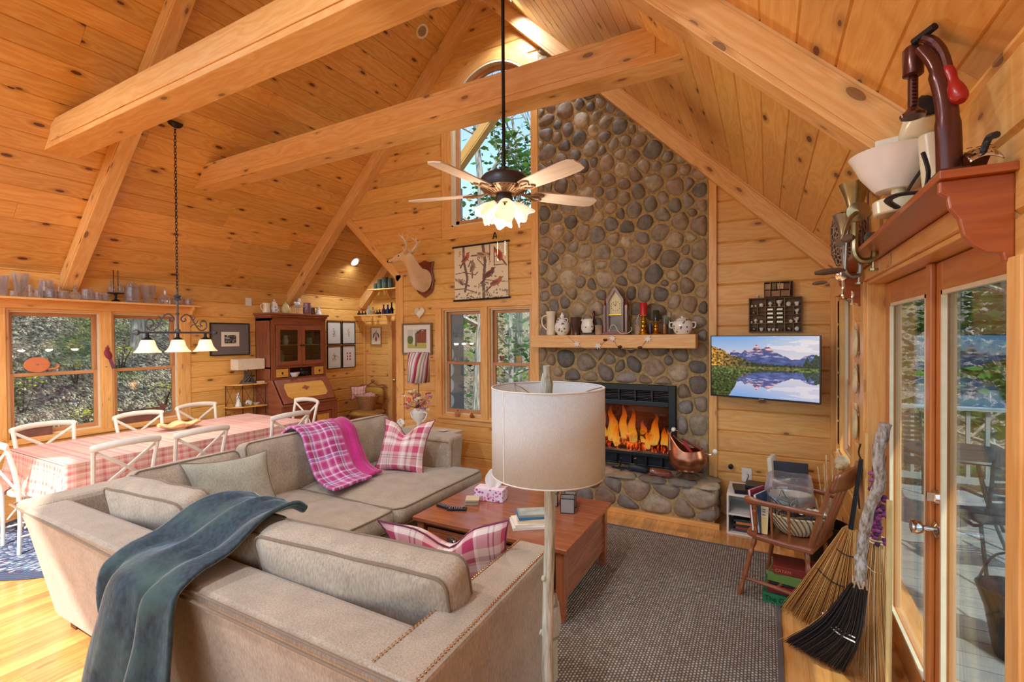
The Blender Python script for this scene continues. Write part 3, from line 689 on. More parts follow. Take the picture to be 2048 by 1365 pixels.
for k in range(4):
    a = R(35 + 90 * k); d = V((math.cos(a) * .72, math.sin(a) * .72, -.70)).normalized(); o = tl if k == 0 else tl.copy()
    if k: COL.objects.link(o); o.parent = root
    o.location = V((0, 0, 2.79)) + V((math.cos(a), math.sin(a), 0)) * .055; o.rotation_euler = d.to_track_quat('Z', 'Y').to_euler()
    MB().tube([(0, 0, 2.79), V((0, 0, 2.79)) + V((math.cos(a), math.sin(a), 0)) * .06], .013, 8).build('lamp_arm', M['fantan'], root)
point((0, 0, 2.50), 20, r=.08, parent=root)
mb = MB()
for dx in (-.03, .028): mb.tube([(dx, -.04, 2.74), (dx, -.04, 2.42)], .0012, 5)
mb.lathe([(0, -.02), (.006, -.01), (0, .008)], (-.03, -.04, 2.42), 8); mb.build('pull_chain', M['brass'], root)

# ---------------------------------------------------------------- dining light over the table
CX, CYY = -5.13, 2.54
root = empty('chandelier', (CX, CYY, 0), 0, 'wrought iron three light chandelier hanging on a long chain', 'chandelier')
M['wirong'] = plain('grey_iron', (88, 94, 102), .5, .6)
zc = KL_ + CX
MB().lathe([(0, .045), (.03, .042), (.055, .03), (.066, .012), (.068, -.01), (0, -.012)], (0, 0, zc - .012), 24, Matrix.Rotation(PI, 3, 'X') @ Matrix.Rotation(R(-45), 3, 'Y')).build('canopy', M['ironb'], root)
ch = MB(); z = zc - .05; k = 0
while z > 2.2:
    L_ = .034; ax = V((1, 0, 0)) if k % 2 else V((0, 1, 0)); pts = [V((0, 0, z - L_ / 2)) + ax * .010 * math.sin(t) + V((0, 0, 1)) * L_ * .62 * math.cos(t) for t in [2 * PI * j / 10 for j in range(10)]]
    ch.tube(pts, .0034, 5, closed=True); z -= L_ * .92; k += 1
ch.build('chain', M['ironb'], root)
mb = MB(); mb.tube([(0, 0, 2.2), (0, 0, 1.80)], .009, 10); mb.lathe([(0, .04), (.012, .03), (.035, .015), (.02, 0), (.035, -.012), (.012, -.03), (0, -.04)], (0, 0, 2.12), 16); mb.lathe([(0, .03), (.016, .015), (0, -.03)], (0, 0, 1.95), 12); mb.sph((0, 0, 1.79), .026); mb.build('stem', M['wirong'], root)
mb = MB(); mb.bb(-.009, .009, -.34, .34, 1.765, 1.783); mb.lathe([(0, -.03), (.022, -.02), (.03, 0), (.01, .03), (0, .04)], (0, .35, 1.774), 12, Matrix.Rotation(-PI / 2, 3, 'X')); mb.lathe([(0, -.03), (.022, -.02), (.03, 0), (.01, .03), (0, .04)], (0, -.35, 1.774), 12, Matrix.Rotation(PI / 2, 3, 'X')); mb.build('crossbar', M['wirong'], root)
def scroll(s_):
    mb = MB(); pts = []
    for i in range(26):
        t = i / 25; a = PI * 1.5 + 4.6 * (1 - t) * 1.35; r = .018 + .042 * t; pts.append(V((0, s_ * (.235 + r * .8 * math.cos(a)), 1.86 + r * math.sin(a))))
    pts = bez([pts[0]] + pts[3:-1:3] + [V((0, s_ * .21, 1.80)), V((0, s_ * .165, 1.85)), V((0, s_ * .13, 1.92)), V((0, s_ * .09, 1.955)), V((0, s_ * .055, 1.945)), V((0, s_ * .03, 1.91)), V((0, s_ * .05, 1.885)), V((0, s_ * .075, 1.90)), V((0, s_ * .065, 1.915))], 5)
    mb.tube(pts, .0062, 7)
    for y, z_, dy, dz in ((.14, 1.9, .025, .035), (.16, 1.86, .03, .04), (.13, 1.91, -.01, .045), (.18, 1.845, .035, -.01), (.15, 1.86, -.03, -.03)): mb.tube(bez([(0, s_ * y, z_), (0, s_ * (y + dy * .6), z_ + dz * .4), (0, s_ * (y + dy), z_ + dz)], 3), [.004, .005, .005, .004, .004, .004, .006], 6)
    return mb
scroll(1).build('scroll', M['wirong'], root); scroll(-1).build('scroll', M['wirong'], root)
M['shade'] = emit('linen_glass_shade', (255, 224, 170), .6, (250, 236, 206), .5)
bell = MB().lathe([(.048, .118), (.056, .10), (.066, .06), (.084, .025), (.108, 0)], (0, 0, 0), 32, cap=False)
bo = None
for k, y in enumerate((-.26, 0, .26)):
    o = bell.build('lamp_shade', M['shade'], root, solid=.004) if k == 0 else bo.copy(); bo = bo or o
    if k: COL.objects.link(o); o.parent = root
    o.location = (0, y, 1.585); MB().lathe([(0, .075), (.012, .07), (.014, .03), (.045, .01), (.052, 0), (0, 0)], (0, y, 1.70), 16).build('lamp_holder', M['ironb'], root)
    point((0, y, 1.60), 9, r=.04, parent=root)
# ================================================================ soft furniture
M['sofa'] = fabric('sofa_chenille', (172, 158, 138), 700, .85, .14, .35, crease=.6)
M['pipe'] = fabric('sofa_piping', (128, 110, 90), 700, .85, .05, .2)
M['nail'] = plain('nailhead', (186, 140, 96), .3, .8)
def rrect(w_, d_, r, n=7):
    out = []
    for cx, cy, a0 in ((w_ / 2 - r, d_ / 2 - r, 0), (-w_ / 2 + r, d_ / 2 - r, 90), (-w_ / 2 + r, -d_ / 2 + r, 180), (w_ / 2 - r, -d_ / 2 + r, 270)):
        for i in range(n): a = R(a0 + 90 * i / (n - 1)); out.append((cx + r * math.cos(a), cy + r * math.sin(a)))
    return out
def dense(pts, step):
    out = []
    for i, p in enumerate(pts):
        q = pts[(i + 1) % len(pts)]; m = max(1, int(math.dist(p, q) / step))
        out += [(p[0] + (q[0] - p[0]) * k / m, p[1] + (q[1] - p[1]) * k / m) for k in range(m)]
    return out
def cushion(c, w_, d_, h, Mx, dome=.05, r=.05, puff=.02, wr=.012, seed=0, outline=None):
    """boxed cushion with soft top and bottom; returns (body MB, piping MB). Mx: 3x3, local z is the thin way"""
    c = V(c); out = dense(outline or rrect(w_, d_, r), .05); n_ = len(out); mb, pp = MB(), MB(); S = [0, .25, .45, .62, .76, .87, .95, 1.0]
    def P(x, y, z): return c + Mx @ V((x, y, z))
    def wob(x, y, s_): return wr * (nz(x * 4 + seed, y * 4, s_ * 3) + .5 * nz(x * 9 + seed, y * 9, s_))
    vs = []; F = []
    def rings(sg):
        base = len(vs)
        for s_ in S:
            for (x, y) in out:
                k = 1 - s_ ** 3; vs.append(P(x * s_, y * s_, sg * (h / 2 + dome * k + (wob(x * s_, y * s_, sg) * (1 if s_ < .97 else .4)))))
        for i in range(len(S) - 1):
            for k in range(n_):
                q = (base + i * n_ + k, base + i * n_ + (k + 1) % n_, base + (i + 1) * n_ + (k + 1) % n_, base + (i + 1) * n_ + k); F.append(q[::-1] if sg > 0 else q)
        return base + (len(S) - 1) * n_
    a = rings(1); b = rings(-1); m_ = len(vs); steps = 4
    for j in range(1, steps):
        t = j / steps; zz = h / 2 * (1 - 2 * t); k = 4 * t * (1 - t)
        for (x, y) in out: l = math.hypot(x, y); f = 1 + puff * k / l; vs.append(P(x * f, y * f, zz + wob(x, y, 9) * .3))
    rows = [a] + [m_ + j * n_ for j in range(steps - 1)] + [b]
    for i in range(steps):
        for k in range(n_): F.append((rows[i] + k, rows[i + 1] + k, rows[i + 1] + (k + 1) % n_, rows[i] + (k + 1) % n_))
    # outward orientation of the caps
    mb.add(vs, [f[::-1] for f in F], [[(vs[i][0], vs[i][2]) for i in f] for f in F])
    for base in (a, b): pp.tube([vs[base + k] for k in range(n_)], .0065, 6, closed=True)
    return mb, pp
def frame(ax, ay, az): return Matrix((V(ax).normalized(), V(ay).normalized(), V(az).normalized())).transposed()
def put_cushion(root, name, mat='sofa', **k):
    b, p = cushion(**k); o = b.build(name, M[mat], root, sharp=60); p.build('piping', M['pipe'], o); return o
def nails(p, q, root, n_off, name='nailhead_row'):
    p, q = V(p), V(q); L = (q - p).length; d = unit(q - p); mb = MB(); k = int(L / .016); rot = V(n_off).to_track_quat('Z', 'Y').to_matrix()
    for i in range(k): mb.lathe([(.0062, 0), (.0045, .003), (0, .0042)], p + d * (L * (i + .5) / k), 7, rot)
    return mb.build(name, M['nail'], root)

# long piece of the sectional: seats face +x
SA = empty('sectional_sofa', (0, 0, 0), 0, 'long taupe chenille sofa with its back to the dining table', 'sofa')
def solid8(mb, b, t, z0, z1, nst=5, bulge=0):
    """tapered block: b, t = lists of 4 (x, y) at z0 and z1"""
    P = [(x, y, z0) for x, y in b] + [(x, y, z1) for x, y in t]
    F = [(3, 2, 1, 0), (4, 5, 6, 7)] + [(i, (i + 1) % 4, 4 + (i + 1) % 4, 4 + i) for i in range(4)]
    mb.add(P, F, [[(P[i][0] + P[i][1], P[i][2]) for i in f] for f in F], None, False)
mb = MB(); solid8(mb, [(-3.78, 1.2), (-3.62, 1.2), (-3.62, 3.93), (-3.78, 3.93)], [(-3.98, 1.06), (-3.76, 1.06), (-3.76, 3.97), (-3.98, 3.97)], .10, .75)
mb.build('sofa_back', M['sofa'], SA, bevel=.03)
mb = MB(); solid8(mb, [(-3.66, 1.14), (-2.53, 1.14), (-2.53, 1.32), (-3.66, 1.32)], [(-3.74, 1.02), (-2.54, 1.02), (-2.54, 1.24), (-3.74, 1.24)], .10, .75)
mb.build('sofa_end', M['sofa'], SA, bevel=.03)
mb = MB(); solid8(mb, [(-3.66, 3.62), (-2.66, 3.62), (-2.66, 3.82), (-3.66, 3.82)], [(-3.76, 3.70), (-2.68, 3.70), (-2.68, 3.93), (-3.76, 3.93)], .10, .74)
mb.build('sofa_arm', M['sofa'], SA, bevel=.025)
mb = MB(); mb.bb(-3.66, -2.46, 1.24, 3.66, .10, .30); mb.build('sofa_base', M['sofa'], SA, bevel=.02)
pp = MB(); pp.tube([(-2.455, 2.05, .27), (-2.455, 3.66, .27)], .006, 6); pp.tube([(-3.965, 1.04, .735), (-2.54, 1.0, .735), (-2.535, 1.02, .70), (-2.53, 1.13, .12)], .006, 6); pp.tube([(-3.97, 1.06, .735), (-3.97, 3.96, .735)], .006, 6); pp.build('piping', M['pipe'], SA)
nails((-2.452, 2.1, .125), (-2.452, 3.66, .125), SA, (1, 0, 0))
nails((-3.72, 3.683, .70), (-2.68, 3.683, .70), SA, (0, -1, 0)); nails((-2.67, 3.70, .14), (-2.672, 3.72, .70), SA, (1, 0, 0))
lg = None
for x, y in ((-3.62, 1.24), (-2.6, 1.2), (-2.55, 3.6), (-3.65, 3.8)):
    o = MB().bb(-.035, .035, -.035, .035, 0, .11).build('leg', plain('walnut_leg', (84, 50, 30), .4), SA, bevel=.004) if lg is None else lg.copy()
    if lg: COL.objects.link(o); o.parent = SA
    lg = lg or o; o.location = (x, y, 0)
Z3 = Matrix.Identity(3)
put_cushion(SA, 'seat_cushion', c=(-3.0, 2.12, .385), w_=1.2, d_=.98, h=.13, Mx=Z3, dome=.035, seed=1)
put_cushion(SA, 'seat_cushion', c=(-3.0, 1.44, .385), w_=1.2, d_=.36, h=.13, Mx=Z3, dome=.02, seed=8)
tee = [(-.6, -.52), (.62, -.52), (.66, -.46), (.66, .60), (.62, .64), (.36, .64), (.34, .50), (-.6, .50)]
put_cushion(SA, 'seat_cushion', c=(-3.03, 3.14, .385), w_=1, d_=1, h=.13, Mx=Z3, dome=.04, outline=tee, seed=3)
def lean_x(t): return frame((0, 1, 0), (-math.sin(t), 0, math.cos(t)), (math.cos(t), 0, math.sin(t)))   # thin way faces +x
put_cushion(SA, 'back_cushion', c=(-3.55, 2.61, .66), w_=.80, d_=.46, h=.13, Mx=lean_x(.22), dome=.045, seed=5)
put_cushion(SA, 'back_cushion', c=(-3.55, 3.40, .66), w_=.74, d_=.46, h=.13, Mx=lean_x(.22), dome=.045, seed=6)
put_cushion(SA, 'back_cushion', c=(-3.40, 1.75, .66), w_=.66, d_=.46, h=.12, Mx=lean_x(.28), dome=.035, seed=7)
put_cushion(SA, 'back_cushion', c=(-3.02, 1.42, .67), w_=.72, d_=.44, h=.13, Mx=frame((1, .08, 0), (0, -.3, .95), (0, .95, .3)), dome=.06, wr=.035, seed=12)
put_cushion(SA, 'back_cushion', c=(-2.62, 1.43, .63), w_=.46, d_=.42, h=.12, Mx=frame((1, -.15, 0), (0, -.2, .97), (0, .97, .2)), dome=.05, wr=.02, seed=14)

# short piece: its back is toward the camera, seats face +y
SB = empty('loveseat_sofa', (0, 0, 0), 0, 'short taupe sofa section with nailhead arm nearest the floor lamp', 'sofa')
mb = MB(); solid8(mb, [(-2.5, 1.12), (-.95, 1.12), (-.95, 1.32), (-2.5, 1.32)], [(-2.5, 1.0), (-.87, 1.0), (-.87, 1.24), (-2.5, 1.24)], .10, .75); mb.build('sofa_back', M['sofa'], SB, bevel=.03)
mb = MB(); solid8(mb, [(-1.03, 1.10), (-.88, 1.10), (-.88, 1.96), (-1.03, 1.96)], [(-1.04, 1.0), (-.84, 1.0), (-.86, 1.98), (-1.04, 1.98)], .10, .755); mb.build('sofa_arm', M['sofa'], SB, bevel=.016)
mb = MB(); mb.bb(-2.5, -.98, 1.24, 2.0, .10, .30); mb.build('sofa_base', M['sofa'], SB, bevel=.02)
nails((-1.028, 1.02, .757), (-1.028, 1.97, .757), SB, (0, 0, 1)); nails((-.862, 1.02, .757), (-.875, 1.97, .757), SB, (0, 0, 1)); nails((-1.0, 1.985, .735), (-.88, 1.985, .735), SB, (0, 1, 0))
pp = MB(); pp.tube([(-2.5, .985, .722), (-.86, .985, .722)], .006, 6); pp.tube([(-2.5, 1.0, .745), (-.86, 1.0, .745)], .005, 6); pp.build('piping', M['pipe'], SB)
for x, y in ((-2.4, 1.2), (-.95, 1.2), (-.95, 1.9), (-2.4, 1.9)): o = lg.copy(); COL.objects.link(o); o.parent = SB; o.location = (x, y, 0)
tee2 = [(-.62, -.38), (.44, -.38), (.44, .32), (.60, .34), (.64, .40), (.60, .48), (-.58, .48), (-.62, .42)]
put_cushion(SB, 'seat_cushion', c=(-1.5, 1.62, .385), w_=1, d_=1, h=.15, Mx=Z3, dome=.03, outline=tee2, seed=21)
mb = MB(); mb.bb(-1.0, -.87, 1.99, 2.06, .09, .30); mb.build('front_panel', M['sofa'], SB, bevel=.012)
put_cushion(SB, 'back_cushion', c=(-1.45, 1.385, .68), w_=.95, d_=.44, h=.13, Mx=frame((-1, -.08, .0), (0, -.22, .97), (0, .97, .22)), dome=.05, wr=.016, seed=23)
put_cushion(SB, 'back_cushion', c=(-2.14, 1.40, .67), w_=.44, d_=.42, h=.13, Mx=frame((-1, 0, 0), (0, -.26, .96), (0, .96, .26)), dome=.05, seed=24)

# throw pillows (knife edge, dented top)
def pillow(name, c, Mx, w_, h, T, mat, chop=.0, ear=.06, label=None, seed=0, group=None):
    root_mb = MB(); pp = MB(); n_ = 22; c = V(c); cache = {}
    def pt(u, v, sg):
        e = ear * (abs(u) ** 3 * abs(v) ** 3); x = u * w_ / 2 * (1 - .10 * (1 - v * v) * abs(u) ** 4) * (1 + e); y = v * h / 2 * (1 - .10 * (1 - u * u) * abs(v) ** 4) * (1 + e)
        if chop and v > -.2: y -= chop * math.exp(-(u / .33) ** 2) * ((v + .2) / 1.2) ** 1.6
        t = T * max(0, (1 - u * u) * (1 - v * v)) ** .42 * (1 - (.35 * math.exp(-(u / .3) ** 2) * max(0, v) if chop else 0))
        t += .010 * nz(u * 3 + seed, v * 3, sg) * (1 - u ** 4) * (1 - v ** 4)
        return c + Mx @ V((x, y, sg * t))
    for sg in (1, -1): root_mb.grid(n_, n_, lambda a, b: pt(a * 2 - 1, b * 2 - 1, sg), w_, h, flip=sg < 0)
    o = root_mb.build(name, M[mat], sharp=80); tag(o, label, 'pillow', group)
    E_ = [(i / 12 * 2 - 1, -1) for i in range(12)] + [(1, i / 12 * 2 - 1) for i in range(12)] + [(1 - i / 12 * 2, 1) for i in range(12)] + [(-1, 1 - i / 12 * 2) for i in range(12)]
    pp.tube([pt(u, v, 1) for u, v in E_], .005, 6, closed=True); pp.build('piping', M['pipe'] if mat == 'sofa2' else M['plumpipe'], o); return o
M['sofa2'] = fabric('sage_chenille', (164, 160, 140), 700, .85, .12, .3, crease=.5); M['plumpipe'] = fabric('plum_piping', (112, 44, 72), 500, .8, .05)
PB = [(.0, .16, (178, 34, 88), .95), (.16, .2, (236, 226, 214), .95), (.30, .46, (206, 190, 176), .7), (.34, .36, (120, 60, 80), .8), (.40, .42, (120, 60, 80), .8), (.50, .66, (196, 52, 104), .9), (.72, .80, (240, 232, 222), .9), (.84, .9, (140, 40, 66), .8)]
M['plaidp'] = plaid('pillow_plaid', (216, 186, 176), PB, .36, 300)
pillow('throw_pillow', (-3.19, 1.92, .68), frame((.35, 1, .0), (-.36, -.05, .93), (1, -.35, .36)), .50, .46, .075, 'sofa2', ear=.05, label='plain grey green throw pillow slumped in the long sofa corner')
pillow('throw_pillow', (-2.97, 3.37, .70), frame((1, .25, 0), (.02, .32, .95), (.25, -1, .34)), .47, .47, .075, 'plaidp', chop=.11, ear=.10, label='pink plaid pillow standing against the far arm of the long sofa')
pillow('throw_pillow', (-1.27, 1.78, .655), frame((1, .35, .06), (-.1, -.25, .95), (.33, -1, -.25)), .56, .44, .085, 'plaidp', chop=.10, ear=.10, label='pink plaid pillow behind the large cushion of the short sofa', seed=4)

# plaid throw over the long sofa's back, folded with its plain magenta underside beside it
TB = [(.0, .20, (150, 22, 96), .92), (.20, .24, (238, 226, 236), .95), (.24, .34, (126, 132, 190), .8), (.34, .37, (240, 232, 240), .95), (.42, .58, (186, 40, 120), .9), (.60, .62, (60, 50, 90), .8), (.64, .72, (232, 214, 226), .9), (.78, .90, (160, 30, 110), .9), (.93, .96, (240, 236, 244), .95)]
M['throwp'] = plaid('throw_plaid', (212, 120, 178), TB, .24, 240); M['throwm'] = fabric('magenta_fleece', (188, 42, 124), 500, .9, .12, .5)
prof = [(-3.86, .60), (-3.84, .775), (-3.74, .86), (-3.62, .925), (-3.52, .915), (-3.43, .86), (-3.37, .76), (-3.30, .66), (-3.22, .56), (-3.10, .512), (-2.98, .508)]
def throw(name, ya, yb, sk, mat, off, lab, par=None, cut=1.0, th=.012):
    pc = bez([(x, 0, z) for x, z in prof], 4); m_ = int((len(pc) - 1) * cut)
    mb = MB()
    def f(u, v):
        t = v * m_; i = min(int(t), m_ - 1); p = pc[i].lerp(pc[i + 1], t - i); y = ya + (yb - ya) * u + sk * v; w_ = .012 * math.sin(u * 9 + v * 3) + .008 * nz(u * 5, v * 6, ya)
        return (p.x + (off + max(w_, -.003)) * .7, y + .01 * nz(v * 4, u * 2, 3), p.z + (off + max(w_, -.003)) * .7)
    mb.grid(22, m_ * 1, f, yb - ya, 1.15 * cut); return mb.build(name, M[mat], par, solid=th)
t1 = throw('throw_blanket', 2.68, 3.08, -.12, 'throwp', .028, '', cut=1.0, th=.022); tag(t1, 'magenta plaid throw folded over the back of the long sofa', 'blanket')
mb = MB(); throw('fleece_side', 3.08, 3.26, -.12, 'throwm', .022, '', t1, .97, .018)

# dark teal plush blanket sliding over the short sofa to the floor
n = NT('teal_plush'); o = n.obj(); a = n.noise(n.map(o, (1, 1, .5)), 60, 4).outputs[0]; b = n.noise(o, 5, 3).outputs[0]
c = n.mix(n.ramp(a, (.35, (0, 0, 0)), (.7, (1, 1, 1))), srgb(20, 36, 46), srgb(44, 68, 78)); c = n.mix(n.ramp(b, (.45, (0, 0, 0)), (.7, (1, 1, 1))), c, srgb(60, 84, 78))
M['teal'] = n.pbr(c, .75, 0, n.bump(a, .4, .006), **{'Sheen Weight': .9, 'Sheen Roughness': .35, 'Sheen Tint': (.55, .7, .8, 1)})
A_ = [(-2.34, 1.50, .87), (-2.36, 1.38, .91), (-2.42, 1.25, .875), (-2.45, 1.12, .80), (-2.44, 1.02, .80), (-2.43, .955, .76), (-2.43, .94, .60), (-2.45, .93, .42), (-2.46, .92, .24), (-2.47, .90, .10), (-2.48, .84, .03)]
B_ = [(-1.86, 1.46, .90), (-1.87, 1.40, .93), (-1.90, 1.29, .905), (-1.93, 1.15, .80), (-1.92, 1.03, .795), (-1.90, .955, .76), (-1.88, .94, .60), (-1.87, .92, .42), (-1.88, .90, .24), (-1.90, .88, .12), (-1.91, .82, .05)]
ca, cb = bez(A_, 5), bez(B_, 5)
def fb(u, v):
    t = v * (len(ca) - 1); i = min(int(t), len(ca) - 2); p = ca[i].lerp(ca[i + 1], t - i); q = cb[i].lerp(cb[i + 1], t - i); r = p.lerp(q, u)
    ph = u * 13 + v * 5.5 + 1.8 * nz(u * 3, v * 2); amp = .018 + .044 * min(1, max(0, (v - .35) / .4))
    w_ = amp * (math.sin(ph) + .4 * math.sin(ph * 1.9 + 1)) + .010 * nz(u * 7, v * 9)
    k = min(1, max(0, (v - .33) / .12)); nrm = V((0, -1, 0)).lerp(V((0, -.1, 1)), 1 - k)
    lift = .012 + max(0, amp + w_ * .8) ; r = r + nrm * lift
    if v > .9: r.z = max(r.z, .02 + .01 * math.sin(u * 20))
    if v > .5 and .3 < u < .62: r.z += .30 * (v - .5) * math.sin((u - .3) / .32 * PI)      # hem lifts in the middle
    return r
mb = MB(); mb.grid(56, 84, fb, 1, 1.6); mb.build('plush_blanket', M['teal'], label='dark teal plush blanket draped over the short sofa to the floor', cat='blanket', solid=.016, sharp=80)

# ---------------------------------------------------------------- rugs
n = NT('jute_rug'); o = n.sepx = n.n('SeparateXYZ', {0: n.obj()}); X_, Y_ = o.outputs[0], o.outputs[1]
u = n.math('MULTIPLY', X_, 62); row = n.math('FLOOR', u); fu = n.math('FRACT', u); vv = n.math('ADD', n.math('MULTIPLY', Y_, 48), n.math('MULTIPLY', row, .5)); fv = n.math('FRACT', vv)
h = n.math('MULTIPLY', n.math('SINE', n.math('MULTIPLY', fu, PI)), n.math('SINE', n.math('MULTIPLY', fv, PI)))
nn = n.n('TexWhiteNoise', {0: n.n('CombineXYZ', {0: row, 1: n.math('FLOOR', vv)}).outputs[0]}, noise_dimensions='2D').outputs[0]
c = n.mix(h, srgb(70, 62, 56), n.ramp(nn, (0, srgb(164, 148, 130)), (.5, srgb(188, 174, 158)), (1, srgb(206, 196, 184))))
M['jute'] = n.pbr(c, .95, 0, n.bump(h, .9, .008)); M['rugedge'] = fabric('rug_binding', (92, 82, 84), 400, .9, .1, .1)
rg = empty('woven_rug', (-1.28, 2.34, 0), 0, 'large taupe woven rug with dark binding under the coffee table', 'rug')
MB().bb(-1.36, 1.33, -1.8, 1.80, .001, .014).build('rug_field', M['jute'], rg)
mb = MB(); mb.bb(1.33, 1.355, -1.82, 1.825, .001, .016); mb.bb(-1.385, -1.36, -1.82, 1.825, .001, .016); mb.bb(-1.36, 1.33, 1.80, 1.825, .001, .016); mb.bb(-1.36, 1.33, -1.825, -1.80, .001, .016); mb.build('rug_border', M['rugedge'], rg)
n = NT('braided_rug'); s3 = n.n('SeparateXYZ', {0: n.obj()}); ex = n.math('MULTIPLY', s3.outputs[0], 1 / .98); ey = n.math('MULTIPLY', s3.outputs[1], 1 / 1.25)
rr = n.math('SQRT', n.math('ADD', n.math('MULTIPLY', ex, ex), n.math('MULTIPLY', ey, ey))); rw = n.math('MULTIPLY', rr, 42); ri = n.math('FLOOR', rw); ang = n.math('MULTIPLY', n.math('ARCTAN2', ey, ex), n.math('MULTIPLY_ADD', ri, 1.45, 3))
an = n.math('ADD', n.math('MULTIPLY', ang, 1.0), n.math('MULTIPLY', n.math('FRACT', rw), .8)); wn_ = n.n('TexWhiteNoise', {0: n.n('CombineXYZ', {0: ri, 1: n.math('FLOOR', an)}).outputs[0]}, noise_dimensions='2D').outputs[0]
hh = n.math('MULTIPLY', n.math('SINE', n.math('MULTIPLY', n.math('FRACT', rw), PI)), n.math('SINE', n.math('MULTIPLY', n.math('FRACT', an), PI)))
zone = n.noise(n.n('CombineXYZ', {0: ri}).outputs[0], .35, 1).outputs[0]
c1 = n.ramp(wn_, (0, srgb(52, 58, 92)), (.25, srgb(86, 132, 150)), (.45, srgb(190, 208, 214)), (.65, srgb(132, 76, 110)), (.8, srgb(120, 150, 176)), (1, srgb(170, 90, 90)), interp='CONSTANT')
c2 = n.ramp(wn_, (0, srgb(60, 74, 110)), (.4, srgb(150, 160, 180)), (.7, srgb(96, 108, 140)), (1, srgb(196, 196, 200)), interp='CONSTANT')
c = n.mix(n.ramp(zone, (.42, (0, 0, 0)), (.5, (1, 1, 1))), c1, c2); c = n.mix(n.math('GREATER_THAN', rr, 1.17), c, srgb(74, 86, 112))
M['braid'] = n.pbr(n.mix(1, c, n.ramp(hh, (0, (.5, .5, .5)), (.5, (1, 1, 1))), 'MULTIPLY'), .95, 0, n.bump(hh, .8, .01))
mb = MB(); mb.lathe([(0, .016), (1.0, .016), (1.235, .014), (1.25, .006), (1.245, .001)], (0, 0, 0), 96)
mb.v = [(x * .98, y * 1.25, z) for x, y, z in mb.v]; mb.build('braided_rug', M['braid'], None, (-5.3, 2.62, 0), label='multicoloured oval braided rug under the dining table', cat='rug')

# ---------------------------------------------------------------- dining table and chairs
tb = empty('dining_table', (-5.245, 2.6, 0), 0, 'long dining table hidden under a red plaid cloth', 'table')
MB().bb(-.55, .55, -1.05, 1.05, .715, .752).build('tabletop', M['doorw'], tb, bevel=.004)
for x, y in ((-.45, -.93), (.45, -.93), (.45, .93), (-.45, .93)): MB().bb(-.04, .04, -.04, .04, .015, .715).build('leg', M['cream'], tb, loc=(x, y, 0), bevel=.004)
CB = {0: [(0, .10, (196, 66, 84), .8), (.14, .17, (238, 226, 200), .9), (.26, .36, (206, 92, 104), .75), (.42, .44, (240, 232, 210), .9), (.52, .60, (188, 60, 76), .7), (.66, .76, (214, 190, 140), .55), (.82, .84, (150, 40, 60), .7), (.9, .93, (240, 230, 210), .9)],
      1: [(0, .12, (202, 78, 92), .75), (.2, .22, (240, 232, 214), .9), (.34, .44, (190, 58, 80), .7), (.54, .56, (238, 226, 200), .9), (.64, .74, (210, 180, 130), .5), (.84, .88, (170, 60, 80), .6)]}
M['cloth'] = plaid('table_plaid', (222, 178, 166), CB, .21, 200)
mb = MB(); x0, x1, y0, y1 = -5.815, -4.675, 1.52, 3.68; zt = .757
mb.grid(14, 24, lambda u, v: (x0 + (x1 - x0) * u, y0 + (y1 - y0) * v, zt), 1, 1)
for k in range(len(mb.u)): mb.u[k] = [(mb.v[i][0], mb.v[i][1]) for i in mb.f[k]]
per = []
N1 = 60; N2 = 110
per += [(x0 + (x1 - x0) * i / N1, y0, 0, -1) for i in range(N1)] + [(x1, y0 + (y1 - y0) * i / N2, 1, 0) for i in range(N2)] + [(x1 - (x1 - x0) * i / N1, y1, 0, 1) for i in range(N1)] + [(x0, y1 - (y1 - y0) * i / N2, -1, 0) for i in range(N2)]
vs = []; uv = []; Tn = 10
for k, (x, y, nx, ny) in enumerate(per):
    dc = min(math.dist((x, y), c_) for c_ in ((x0, y0), (x1, y0), (x1, y1), (x0, y1))); cn = math.exp(-(dc / .10) ** 2)
    cx_, cy2 = (1 if x > -5.2 else -1), (1 if y > 2.6 else -1); nn_ = unit(V((nx, ny, 0)) * (1 - cn * .5) + V((cx_, cy2, 0)) * cn * .5)
    drop = .29 + .15 * math.exp(-(dc / .13) ** 2) + .012 * math.sin(k * .35)
    for j in range(Tn + 1):
        t = j / Tn; fold = (.020 * math.sin(k * .26 + 1.3 * nz(k * .03, 0)) + .03 * math.sin(dc * 42) * math.exp(-dc / .16)) * t ** .8
        out = .006 + .03 * t * t + fold + .05 * cn * t; vs.append(V((x, y, zt - drop * t)) + nn_ * max(.004, out + .012 * t)); uv.append((x + nx * drop * t, y + ny * drop * t))
F = []; m_ = len(per)
for k in range(m_):
    for j in range(Tn): a = k * (Tn + 1) + j; b = ((k + 1) % m_) * (Tn + 1) + j; F.append((a, a + 1, b + 1, b))
U_ = []
for f in F:
    q = [list(uv[i]) for i in f]
    if abs(q[0][0] - q[2][0]) > .3 or abs(q[0][1] - q[2][1]) > .3: q = [q[0], q[1], q[1], q[0]]
    U_.append(q)
mb.add(vs, F, U_); mb.build('tablecloth', M['cloth'], label='red and cream plaid cloth draped over the dining table', cat='tablecloth', sharp=80)

